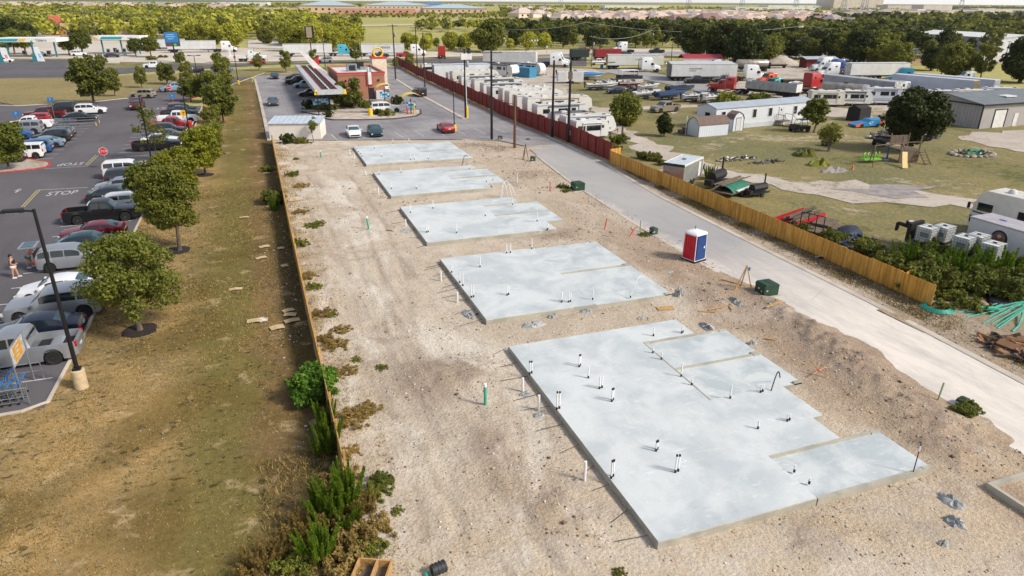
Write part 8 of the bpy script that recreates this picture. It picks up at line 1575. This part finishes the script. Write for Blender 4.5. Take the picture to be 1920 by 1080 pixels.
# ================================================================ the country beyond
def poly(px): return PP(px)
g=np.random.default_rng(77)
def scatter(px,sp,seed,jit=.45):
    """points spread over a surveyed patch at about sp metres apart"""
    p=poly(px);xs=[a for a,b in p];ys=[b for a,b in p];x0,x1,y0,y1=min(xs),max(xs),min(ys),max(ys)
    gx,gy=np.meshgrid(np.arange(x0,x1,sp),np.arange(y0,y1,sp));gx=gx.ravel();gy=gy.ravel();r=np.random.default_rng(seed);gx=gx+r.uniform(-jit,jit,len(gx))*sp;gy=gy+r.uniform(-jit,jit,len(gy))*sp
    k=inside(gx,gy,p);return list(zip(gx[k],gy[k]))
sheet('grass_field',PP('480 92 600 92 760 96 960 100 1010 60 1080 44 1110 36 960 33 760 33 560 36 480 60'),.05,M_far)
sheet('pale_road',PP('640 50 760 47 960 41 1100 38 1100 37 960 40 760 45.5 640 48'),.09,M_pale)
sheet('pale_ground',PP('-100 62 200 60 330 62 330 70 200 70 -100 75'),.06,M_pale)
sheet('pale_ground',PP('465 90 560 92 560 78 500 74 465 76'),.08,M_pale)
sheet('quarry_ground',PP('1560 27 1700 28 1920 30 2100 32 2100 19 1920 18 1750 20 1560 22'),.3,M_pale)
sheet('suburb_ground',PP('1030 43 1250 46 1500 44 1700 36 1700 26 1400 24 1100 24 1030 28'),.2,m_dirt('suburb ground',(196,184,166),(170,164,140),(140,140,100),rut=False,sc=.05))
# individual trees near the yards and roads
FT={k:[tree_tpl(90+i*7+j,4.0,8.4,1.2 if fm!='umbrella' else 2,1300,.55,26,mt,fm,.2,.36) for j,fm in enumerate(('round','umbrella'))] for i,(k,mt) in enumerate((('elm','elm'),('mesq','mesq'),('dark','dark'),('oak','oak')))}
BIG=tree_tpl(130,7.5,12,1.5,9000,.6,60,'dark','round',.4,.3,multi=2);BIGE=tree_tpl(131,6.5,11,1.5,8000,.55,60,'elm','round',.4,.3,multi=2);BIGM=tree_tpl(132,7.5,10.5,1.,9000,.55,60,'mesq','round',.4,.3,multi=3)
GN='large trees around the yards'
for tp,px,py,s,l in ((BIGM,915,98,1.05,'huge round green tree across the highway'),(BIG,1350,118,1.0,'huge dark tree behind the carport'),(BIG,1300,108,.9,'broad dark tree left of the carport tree'),(BIG,1395,126,.95,'dark leaning tree over the blue barrels'),(BIGM,1430,118,.75,'lighter green tree right of the blue barrel tree'),(BIG,1605,122,.85,'dark tree behind the long white trailer'),(BIGM,1640,124,.75,'dark green tree right of the long white trailer tree'),(BIGM,1570,113,.8,'low tree behind the red stall'),(BIGM,1680,130,.7,'dark tree between long trailer and oak'),(BIGM,1790,146,.8,'brown green oak behind the pale trailers'),(BIG,1745,132,.55,'dark tree left of the brown green oak'),(TG,1850,120,1.6,'small dark tree before the white warehouse'),(BIG,1912,155,.85,'dark tree cut by the right edge of the picture'),(BIG,1480,108,.6,'dark tree behind the gravel heaps'),(BIGM,1445,110,.6,'round bush tree left of the thin light pole'),(BIGM,1520,110,.6,'round bush tree right of the thin light pole'),(TG,1838,150,1.3,'small tree right of the brown green oak'),(BIGE,590,98,.9,'tall yellow-green tree behind the blue and silver tractor'),(BIGE,550,96,.85,'yellow-green tree behind the highway trailer'),(BIGE,625,97,.8,'yellow-green tree left of the lettered trailer'),(BIGE,655,95,.75,'green tree just behind the lettered trailer'),(BIGE,395,92,.95,'yellow-green tree behind the leftmost long trailer'),(BIGE,435,94,.85,'yellow-green tree at the nose of the white tractor'),(BIGE,365,88,.8,'yellow-green tree behind the blue store sign'),(BIG,15,88,.9,'dark tree mass behind the left fuel canopy'),(BIG,50,86,.7,'dark tree right of the leftmost mass'),(BIGM,500,82,.6,'green tree beside the pale lot behind the highway'),(BIGE,800,95,.5,'roadside shrub tree right of the lettered trailer'),(BIGE,765,93,.55,'loose roadside tree behind the white tractor'),(BIGE,845,95,.6,'roadside tree beside the red tractor'),(BIGE,875,93,.55,'roadside tree left of the huge round tree'),(BIGE,990,94,.6,'bright green tree by the triple globe light'),(BIGE,1020,92,.55,'bright green tree right of the triple globe light')):
    tp.spawn('tree',l,'tree',(*P(px,py),0),px*.9,GN,sc=s*(1 if tp is not TG else 1))
GF2='trees at the fuel station'
OKS=tree_tpl(140,4.2,7.2,2.6,4200,.4,34,'oak','umbrella',.25,.3)
for px,py,s,l in ((155,103,1.1,'broad umbrella tree right of the lettered canopy'),(130,103,.8,'left half of the pair beside the lettered canopy'),(255,105,.75,'left small umbrella tree by the fuel pumps'),(284,107,.85,'right small umbrella tree by the fuel pumps'),(28,102,1.1,'spreading tree seen under the lettered canopy'),(48,101,1.0,'second spreading tree under the lettered canopy')): OKS.spawn('tree',l,'tree',(*P(px,py),0),px,GF2,sc=s)
for px,py,s,l in ((485,133,.75,'small leafy tree on the verge left of the slim light'),(537,136,1.0,'small dark cone tree on the verge'),(590,128,.9,'dark tree behind the drive-in canopy end'),(668,118,1.1,'dark tree behind the drive-in roof'),(742,128,.5,'low bush at the foot of the tall brown pole'),(768,130,.8,'bush tree overhanging the red fence end')): TG.spawn('tree',l,'tree',(*P(px,py),0),px,'trees on the verge by the drive-in',sc=s*.85)
HB=bush_tpl(141,1.5,2.2,900,.3,'mesq');
for px,py,sc_,l in ((189,121,(1,1,1.4),'flat-topped clipped bush behind the slim dark tree'),(338,117,(1,1,1.5),'clipped bush under the blue store sign'),(407,117,(1,1,1.5),'clipped bush before the leftmost long trailer'),(285,112,(1.2,1,.6),'low bush on the fuel station island'),(301,108,(.5,.5,.4),'tiny round bush left on the forecourt'),(311,108,(.5,.5,.4),'tiny round bush right on the forecourt')): solo('shrub',HB,l,'shrub','clipped bushes at the fuel station',(*P(px,py),0),px,sc=sc_)
# palm
t=Tpl();b=MB();b.cyl((0,0,0),(0,0,9),.28,.2,8);t.add('trunk',b,[M_bark]);b=MB()
for i in range(26):
    a=i*2.4;e=.9-i*.06;pts=[(math.cos(a)*r*1.7,math.sin(a)*r*1.7,9+math.sin(e)*r*1.6-r*r*.45) for r in (0,.5,1,1.5)]
    for p,q in zip(pts,pts[1:]): n_=(-math.sin(a)*.35,math.cos(a)*.35);b.add([(p[0]-n_[0],p[1]-n_[1],p[2]),(p[0]+n_[0],p[1]+n_[1],p[2]),(q[0]+n_[0],q[1]+n_[1],q[2]),(q[0]-n_[0],q[1]-n_[1],q[2])],[(0,1,2,3)])
t.add('crown',b,[ML['dry']]);t.spawn('palm_tree','tall shaggy palm in the woods behind the fuel station','palm',(*P(208,38),0),0,'palms in the left woods',sc=1.5);t.spawn('palm_tree','smaller palm among the trees left of the long trailer','palm',(*P(314,52),0),0,'palms in the left woods')
# tree masses: nearest as trees, the rest as woods
PT=[]
def patch(px,sp,kinds,seed,s=1.,lab=''):
    r=random.Random(seed)
    for x,y in scatter(px,sp,seed): PT.append((math.hypot(x,y),x,y,r.choice(kinds),s*r.uniform(.75,1.25),lab))
patch('-60 84 60 78 100 70 270 78 340 84 345 60 250 45 -60 50',9,('elm','elm','mesq','oak'),1,.85,'left woods behind the fuel station')
patch('345 84 470 76 560 64 580 40 330 40',10,('elm','elm','mesq'),2,1.,'green wood behind the leftmost trailer')
patch('530 88 580 86 690 90 680 72 600 62 530 68',7.5,('elm','elm','mesq'),3,1.05,'yellow-green wood behind the highway trailers')
patch('735 95 960 98 960 90 860 86 740 88',9,('elm','mesq','elm'),4,.55,'scrub line along the highway')
patch('785 60 865 62 870 54 785 52',10,('mesq','elm'),5,.75,'hedge in the middle of the field');patch('875 62 980 66 980 56 880 54',10,('mesq','elm'),6,.8,'right hedge of the field')
patch('960 92 1100 93 1290 90 1330 96 1440 104 1560 106 1700 108 1780 105 1950 96 1960 62 1700 60 1400 58 1200 58 1000 58 955 62',9.5,('dark','dark','oak','mesq'),7,.88,'dark wood beyond the highway')
patch('1450 112 1570 116 1730 124 1760 116 1600 106 1450 104',9,('dark','mesq','oak'),71,.85,'tree belt behind the truck yard')
PT.sort();k=0
IND=[p for p in PT][:262];REST=PT[262:]
LB={}
for d,x,y,kd,s,lab in IND:
    FT[kd][k%2].spawn('tree',dict(elm='yellow-green tree in the ',mesq='grey-green tree in the ',dark='dark green tree in the ',oak='olive green tree in the ')[kd]+lab,'tree',(x,y,0),k*1.3,'trees of the '+lab,sc=s);k+=1
FAR=[]
def far(px,sp,kinds,seed,s=1.):
    r=random.Random(seed)
    for x,y in scatter(px,sp,seed): FAR.append((x,y,r.choice(kinds),s*r.uniform(.7,1.3)))
for d,x,y,kd,s,lab in REST: FAR.append((x,y,kd,s))
far('955 63 1200 61 1400 61 1560 62 1700 63 1960 66 2000 50 1700 52 1600 56 1400 57 1200 57 960 58',10,('dark','dark','oak','mesq'),11,.85)
far('-100 50 345 46 345 40 580 40 580 30 300 22 -100 20',14,('elm','elm','mesq','oak'),12,.85);far('-100 20 300 22 480 24 480 10 -100 8',30,('elm','mesq','oak'),13,.95)
far('470 36 640 35 900 36 960 33 1060 32 1060 26 900 25 700 30 470 27',12,('mesq','elm','mesq'),14,.42);far('960 33 1040 31 1040 18 940 17 940 26',18,('mesq','elm','oak'),15,.8);far('700 9 1050 15 1250 19 1700 23 1700 19 1250 15 1050 12',34,('mesq','elm'),16,.75)
far('1060 50 1250 54 1500 50 1500 45 1250 48 1060 45',12,('mesq','elm','dark'),18,.55);far('1060 24 1400 26 1700 30 1700 25 1400 22 1060 19',20,('elm','mesq'),19,.8);far('1640 50 2000 50 2060 37 1640 37',15,('dark','oak','mesq'),20,.95);far('1500 50 1640 50 1640 37 1560 38',14,('dark','oak'),21,.85)
far('1850 44 2000 46 2000 40 1770 38',14,('elm',),22,.7);far('480 24 700 12 700 9 480 8',34,('mesq','elm'),23,.8);far('1060 48 1500 48 1500 28 1060 26',42,('mesq','elm','oak'),24,.5);far('1700 19 2100 22 2100 15 1700 14',40,('mesq','oak'),25,.9)
V=[];K=[];KM={'elm':0,'mesq':1,'dark':2,'oak':3}
rg=np.random.default_rng(5)
for i,(x,y,kd,s) in enumerate(FAR):
    d=math.hypot(x,y);n=150 if d<420 else 90 if d<650 else 60 if d<1100 else 36
    R_=4.6*s;H=9.0*s*(1 if d<1200 else .8);m_=7;cc=np.stack([rg.normal(0,.42,m_)*R_,rg.normal(0,.42,m_)*R_,H*rg.uniform(.35,.8,m_)],1)+np.array([x,y,0])
    v,f=leafcloud(i,n,R_*(.26 if n>100 else .34 if n>70 else .46 if n>40 else .62),cc,[R_*.45]*m_,up=.7,flat=.8);v[:,2]=np.maximum(v[:,2],.1);V.append(v);K.append(np.full(n,KM[kd]))
v=np.concatenate(V);struct('woods',npmesh('woods',v,np.arange(len(v)).reshape(-1,4),[ML[q] for q in ('elm','mesq','dark','oak')],np.concatenate(K)),'stuff')
# houses
def house_tpl(i,L_,W_,wall,roof,gar=True):
    t=Tpl();h=2.9;b=MB();b.bx(-L_/2,L_/2,-W_/2,W_/2,0,h);
    if gar: b.bx(L_/2-6,L_/2-.2,-W_/2-3.5,-W_/2+.5,0,h-.05)
    t.add('wall',b,[mat('house wall %d'%i,wall,.85)]);o=.5;rz_=2.6+.3*i;b=MB();a=L_/2-W_/2*.8
    def hip(x0,x1,y0,y1,z,r,ins):
        ym=(y0+y1)/2;b.add([(x0,y0,z),(x1,y0,z),(x1,y1,z),(x0,y1,z),(x0+ins,ym,z+r),(x1-ins,ym,z+r)],[(0,1,5,4),(1,2,5),(2,3,4,5),(3,0,4),(3,2,1,0)])
    hip(-L_/2-o,L_/2+o,-W_/2-o,W_/2+o,h,rz_,W_*.45)
    if gar: b.add([(L_/2-6.4,-W_/2-3.9,h),(L_/2+.2,-W_/2-3.9,h),(L_/2-3.1,-W_/2-3.9,h+1.9),(L_/2-6.4,0,h),(L_/2+.2,0,h),(L_/2-3.1,0,h+1.9)],[(0,1,2),(1,4,5,2),(0,2,5,3)])
    t.add('roof',b,[mat('house roof %d'%i,roof,.9,c2=tuple(k*.88 for k in roof),sc=1)])
    for x in (-L_*.3,0): b=MB();b.box((x,-W_/2-.02,1.6),(1.6,.06,1.3));t.add('window',b,[M_glass])
    if gar: b=MB();b.box((L_/2-3.1,-W_/2-3.52,1.1),(4.4,.06,2.1));t.add('garage_door',b,[M_white])
    return t
HT=[house_tpl(0,15,11,(214,192,166),(186,160,148)),house_tpl(1,17,12,(220,202,180),(200,176,160)),house_tpl(2,14,11,(206,180,156),(160,150,150)),house_tpl(3,16,12,(224,208,190),(206,188,176)),house_tpl(4,18,12,(186,160,140),(140,112,106))]
r=random.Random(8);HC_=['pinkish brown','light tan','cool grey','cream','dark brown']
def houses(px,sp,seed,grp,lab,sc=1.,rz0=0.,w=(0,1,3,2,0,1)):
    for x,y in scatter(px,sp,seed,.22):
        i=r.choice(w);HT[i].spawn('house','%s roofed single-family house %s'%(HC_[i],lab),'house',(x,y,0),rz0+r.choice((0,PI/2,PI,-PI/2))+r.uniform(-.1,.1),grp,sc=sc*r.uniform(.95,1.1))
houses('1050 41 1250 45 1480 44 1560 38 1560 32 1400 29 1200 27 1050 30',28,1,'houses of the subdivision','in the pale subdivision beyond the dark wood',1.15,.3)
houses('0 16 300 20 470 22 470 11 0 9',80,2,'houses among the left trees','scattered among the trees on the left skyline',1.5,.2);houses('950 24 1050 28 1050 20 950 18',60,3,'houses on the centre ridge','on the ridge at the centre of the skyline',1.4,.1)
for px,py,i,s,l in ((1270,53,4,1.4,'large dark brown roofed house standing before the subdivision'),(1325,55,4,1.6,'wide maroon roofed house at the wood edge'),(1530,49,4,1.2,'brown roofed house at the left of the dark oak wood'),(1560,50,2,1.5,'grey roofed house with pale gable at the wood edge'),(980,33,3,1.6,'cream farm house on the green slope'),(1010,32,3,1.3,'small white outbuilding on the green slope'),(478,42,3,1.0,'pale roofed house behind the highway trees'),(505,44,3,1.3,'long pale roofed house behind the highway trees'),(445,38,3,1.2,'white roofed house in the left wood'),(36,16,1,1.5,'tan roofed house high in the left wood'),(1505,72,3,1.0,'white cabin peeping out of the dark wood')): HT[i].spawn('house',l,'house',(*P(px,py),0),.3,'single houses at the wood edges',sc=s)
# school and far sheds
MT=mat('teal metal roof',(176,198,202),.5,c2=(160,184,190));MSW=mat('school wall',(214,186,160),.85,c2=(200,170,146));MSB=mat('school brick',(190,142,120),.85)
def blk(name,label,px,py,w,d,h,roof,rz=-.15,wall=MSW,grp='school buildings',cat='school building',hip=True,win=True):
    x,y=P(px,py);t=Tpl();b=MB();b.bx(-w/2,w/2,-d/2,d/2,0,h);t.add('wall',b,[wall]);b=MB()
    if hip: b.add([(-w/2-1,-d/2-1,h),(w/2+1,-d/2-1,h),(w/2+1,d/2+1,h),(-w/2-1,d/2+1,h),(-w*.12,0,h+min(w,d)*.1),(w*.12,0,h+min(w,d)*.1)],[(0,1,5,4),(1,2,5),(2,3,4,5),(3,0,4),(3,2,1,0)])
    else: b.bx(-w/2-.2,w/2+.2,-d/2-.2,d/2+.2,h,h+.5)
    t.add('roof',b,[roof])
    if win:
        for i in range(int(w/8)): b=MB();b.box((-w/2+5+i*8,-d/2-.05,h*.6),(2.5,.15,h*.2));t.add('window',b,[M_glass])
    t.spawn(name,label,cat,(x,y,0),rz,grp)
blk('school','teal hip-roofed school block left of the brick wing',617,27,70,50,11,MT);blk('school','brick school wing with a row of small windows',705,29,95,35,8,M_pale,hip=False,wall=MSB);blk('school','long low cream school wing at the left',530,24,110,40,6,M_pale,hip=False);blk('school','middle school block with broad teal roof',745,20,120,60,9,MT);blk('school','small school block topped by a bright blue roof',812,19,50,40,10,mat('blue metal roof',(70,130,180),.5));blk('school','teal roofed school hall at the right',850,27,85,50,8,MT);blk('school','low cream connecting wing of the school',790,27,60,30,5,M_pale,hip=False)
for px,py,w,d,h,l,m_ in ((1440,22,170,60,8,'long white warehouse roof behind the subdivision trees',M_white),(1590,17.5,150,90,26,'big pale industrial hall on the horizon',M_pale),(1510,17,260,60,9,'long thin white shed left of the big industrial hall',M_white),(1745,22,70,40,14,'pale hall with grey roof on the right skyline',M_grey),(1700,19,150,50,12,'grey roofed hall on the right skyline',M_grey),(1800,26,120,50,6,'low pale shed in the quarry band',M_pale),(1880,24,160,50,7,'long pale shed at the far right of the quarry band',M_pale),(1640,28,120,50,6,'pale building row before the quarry',M_pale),(1700,29,90,40,5,'small pale building row right before the quarry',M_pale),(460,12,120,60,10,'white building on the left skyline',M_white),(1180,17,140,50,8,'thin white shed on the centre horizon',M_white)): blk('industrial_hall',l,px,py,w,d,h,m_,-.2,M_white if m_ is M_white else M_pale,'industrial halls on the horizon','industrial hall',False,False)
r=random.Random(14)
for i in range(34):
    px=r.uniform(1560,1960);py=r.uniform(19,29)
    blk('industrial_hall','small pale roof in the distant right built-up band',px,py,r.uniform(25,60),r.uniform(20,30),r.uniform(4,7),r.choice((M_pale,M_white,M_grey)),r.uniform(-.5,.5),M_pale,'small roofs of the right built-up band','industrial hall',False,False)
for i in range(22):
    px=r.uniform(1250,1700);py=r.uniform(22,27);blk('industrial_hall','small pale roof in the distant centre band',px,py,r.uniform(20,45),20,5,r.choice((M_pale,M_white)),r.uniform(-.5,.5),M_pale,'small roofs of the centre band','industrial hall',False,False)
# pylons and hills
t=Tpl();b=MB()
for s in (1,-1):
    for q in (1,-1): b.cyl((s*4,q*4,0),(s*.6,q*.6,44),.5,.3,4)
for z in (8,18,27,35): e=4-3.4*z/44;b.tube([(e,e,z),(-e,e,z+4),(-e,-e,z),(e,-e,z+4),(e,e,z)],.3,4)
for z,w in ((30,9),(36,7.5),(42,6)): b.box((0,0,z),(w*2,1,.8))
t.add('lattice',b,[M_steelg])
for px,py,l in ((1491,21,'lattice pylon left on the right horizon'),(1580,22,'lattice pylon just before the big industrial hall'),(1618,27,'tall lattice pylon right of the big industrial hall'),(1390,19,'faint lattice pylon on the centre right horizon'),(1051,15,'faint lattice pylon above the centre ridge'),(1290,19,'faint lattice pylon above the subdivision'),(1800,21,'lattice pylon on the far right horizon')): t.spawn('pylon',l,'pylon',(*P(px,py),0),.4,'lattice pylons on the horizon',sc=1.2)
for k,(x0,y0,L_,h) in enumerate(((1500,5200,3800,7),(4200,4600,3600,8),(-900,5600,3000,12))):
    v,f=grid(-1,1,-1,1,.05,lambda X,Y:np.exp(-(X*2)**2*.8-(Y*2)**2)*h*(.75+.5*vnoise(X,Y,4,k+20))-1);v=v*np.array([L_,700,1])+np.array([x0,y0,0]);struct('hills',npmesh('hills',v,f,mat('distant wooded hill',(92,104,70),.95,c2=(70,84,56),sc=.01),smooth=True))
# ---------------------------------------------------------------- fuel station
MV=mat('canopy white',(232,232,228),.5);MTq=mat('canopy teal',(20,160,180),.5);MYl=mat('canopy yellow',(236,190,50),.5)
def canopy(label,px0,px1,py,word,d=9,shear=0):
    a=P(px0,py,5.2);c=P(px1,py+(-2 if 0 else 0),5.2);L_=math.hypot(c[0]-a[0],c[1]-a[1]);an=math.atan2(c[1]-a[1],c[0]-a[0]);t=Tpl();b=MB();b.bx(0,L_,0,d,4.7,5.9,0);t.add('roof',b,[MV]);b=MB()
    M0=Matrix.Translation((0,-.03,5.3))
    def band(u0,u1,m_,s_=.5): b.add([(u0*L_,-.04,4.9),(u1*L_,-.04,4.9),(u1*L_+s_,-.04,5.7),(u0*L_+s_,-.04,5.7)],[(0,1,2,3)],m_)
    if word: band(-.0,.66*.55,0,.8);band(.66*.57,.66*.72,1,.9)
    else: band(.16,.6,0,.8);band(.06,.14,1,-1.2)
    t.add('colour_band',b,[MTq,MYl]);b=MB()
    b.text('Valero' ,1.25 if word else .9,Matrix.Translation((L_*(.76 if word else .82),-.05,5.28))@Matrix.Rotation(PI/2,4,'X'),0,.01);t.add('lettering',b,[mat('lettering teal blue',(30,90,120) if word else (190,200,200),.5)])
    b=MB()
    for u in (.15,.55,.92): b.bx(u*L_-.2,u*L_+.2,1.2,1.6,0,4.7,0)
    t.add('column',b,[mat('teal column',(40,120,130),.5)])
    for u in (.35,.75): b=MB();b.bx(u*L_-.5,u*L_+.5,3,3.8,0,1.9,0);b.bx(u*L_-.45,u*L_+.45,2.97,3.0,.9,1.7,1);t.add('fuel_pump',b,[M_grey,M_blk])
    t.spawn('fuel_canopy',label,'fuel canopy',(a[0],a[1],0),an,'fuel canopies')
canopy('fuel canopy lettered Valero with teal and yellow bands at the left edge',-12,105,76,True);canopy('smaller white fuel canopy with teal panel beside the umbrella trees',172,262,72,False,8)
for px,py,l in ((16,117,'left tilted price pillar at the fuel station'),(78,115,'right tilted price pillar at the fuel station')):
    t=Tpl();b=MB();b.side([(-.9,0),(.9,0),(-.1,4.2),(-1.5,4.2)],-.2,.2);t.add('body',b,[mat('pillar white',(216,222,226),.5)]);b=MB();b.bx(-2.1,-1.0,-.5,.5,0,1.6).bx(-1.6,-1.3,-.2,.2,1.6,6);t.add('teal_base',b,[mat('teal column',(40,120,130),.5)]);b=MB();b.side([(-.3,1.0),(.35,1.0),(.0,2.2),(-.6,2.2)],-.21,-.2);t.add('price_panel',b,[mat('panel pink',(216,130,120),.5) if px<50 else mat('panel light blue',(140,190,220),.5)]);t.spawn('price_pillar',l,'sign',(*P(px,py),0),0,'price pillars')
t=Tpl();b=MB();b.bx(-.2,.2,-.2,.2,0,4.6);t.add('post',b,[M_blk]);b=MB();b.box((0,0,6.6),(4.1,.6,4.2),0);t.add('sign_box',b,[mat('sign box dark',(52,70,84),.5)]);b=MB();b.box((-.15,-.31,7.1),(3.6,.04,2.9),0)
for k,w_ in enumerate((2.2,2.6,1.6)): b.box((-.4,-.34,7.9-.6*k),(w_,.03,.28),1)
b.box((.6,-.34,5.0),(.7,.03,.6),2).box((-1.0,-.34,5.0),(1.2,.03,.5),3);t.add('sign_face',b,[mat('store sign blue',(40,112,176),.5),mat('store sign pale',(120,170,210),.5),mat('sign green',(70,190,60),.5),mat('sign dark red',(140,40,40),.5)]);t.spawn('store_sign','blue pylon sign of the store beside the clipped bush','sign',(*P(330,116),0),.1)
t=Tpl();b=MB();b.bx(-.15,.15,-.15,.15,0,8);t.add('post',b,[M_blk]);b=MB();b.box((0,0,9),(2.6,.5,3.4),0).box((-.1,-.26,9),(1.6,.03,3),1);t.add('sign_box',b,[M_blk,mat('sign board tan',(150,136,116),.6)]);t.spawn('pylon_sign','dark pylon sign above the middle highway trailer','sign',(*P(586,120),0),-.1)
# burger joint with red wedge
t=Tpl();b=MB();b.bx(0,30,0,14,0,4.2,0);t.add('wall',b,[MSW]);b=MB();b.bx(-.4,30.4,-2,14.4,4.2,5.8);t.add('roof',b,[mat('tan roof edge',(206,176,150),.8)]);b=MB();b.bx(1,14,-.06,0,.2,4.0);t.add('blue_front',b,[mat('blue storefront',(30,80,150),.4)]);b=MB();b.side([(-5.5,0),(1.5,0),(-.3,9.2),(-5,9.6)],-1,3);t.add('red_wedge',b,[mat('salmon red wall',(206,112,92),.7)]);b=MB();b.bx(-8,-5.2,0,3,3.4,7.4);t.add('white_block',b,[M_white]);t.spawn('roadside_store','roadside store with a tall salmon wedge wall and blue front','store',(*P(120,66),0),-.05)
tr=trailer_tpl('w53').spawn('semi_trailer','white tank-like trailer end behind the blue store sign','trailer',(*P(305,95),0),-.1,'box trailers');car('suv','darkgrey','dark SUV behind the blue store sign',P(308,92),0,GZ)
for px,py,l in ((205,104,'dark fuel pump left under the small canopy'),(222,105,'dark fuel pump in the middle under the small canopy'),(235,103,'dark fuel pump right under the small canopy'),(248,101,'teal round pump cabinet by the small trees')): b=MB();b.box((0,0,1.1),(1.0,.7,2.2),0).box((0,-.36,1.5),(.8,.03,.9),1);solo('fuel_pump',b.mesh('fuel_pump',[M_grey,M_blk]),l,'fuel pump','fuel pumps',(*P(px,py),0),0)
# the air
vm=bpy.data.materials.new('air');vm.use_nodes=True;vt=vm.node_tree;vt.nodes.clear();vo=vt.nodes.new('ShaderNodeOutputMaterial');pv=vt.nodes.new('ShaderNodeVolumePrincipled');pv.inputs['Color'].default_value=(.97,.98,.99,1);pv.inputs['Density'].default_value=.00004;pv.inputs['Anisotropy'].default_value=.2;vt.links.new(pv.outputs[0],vo.inputs['Volume'])
b=MB();b.bx(-9200,9200,-600,14200,-1.2,75);struct('haze',b.mesh('haze',vm),'stuff')
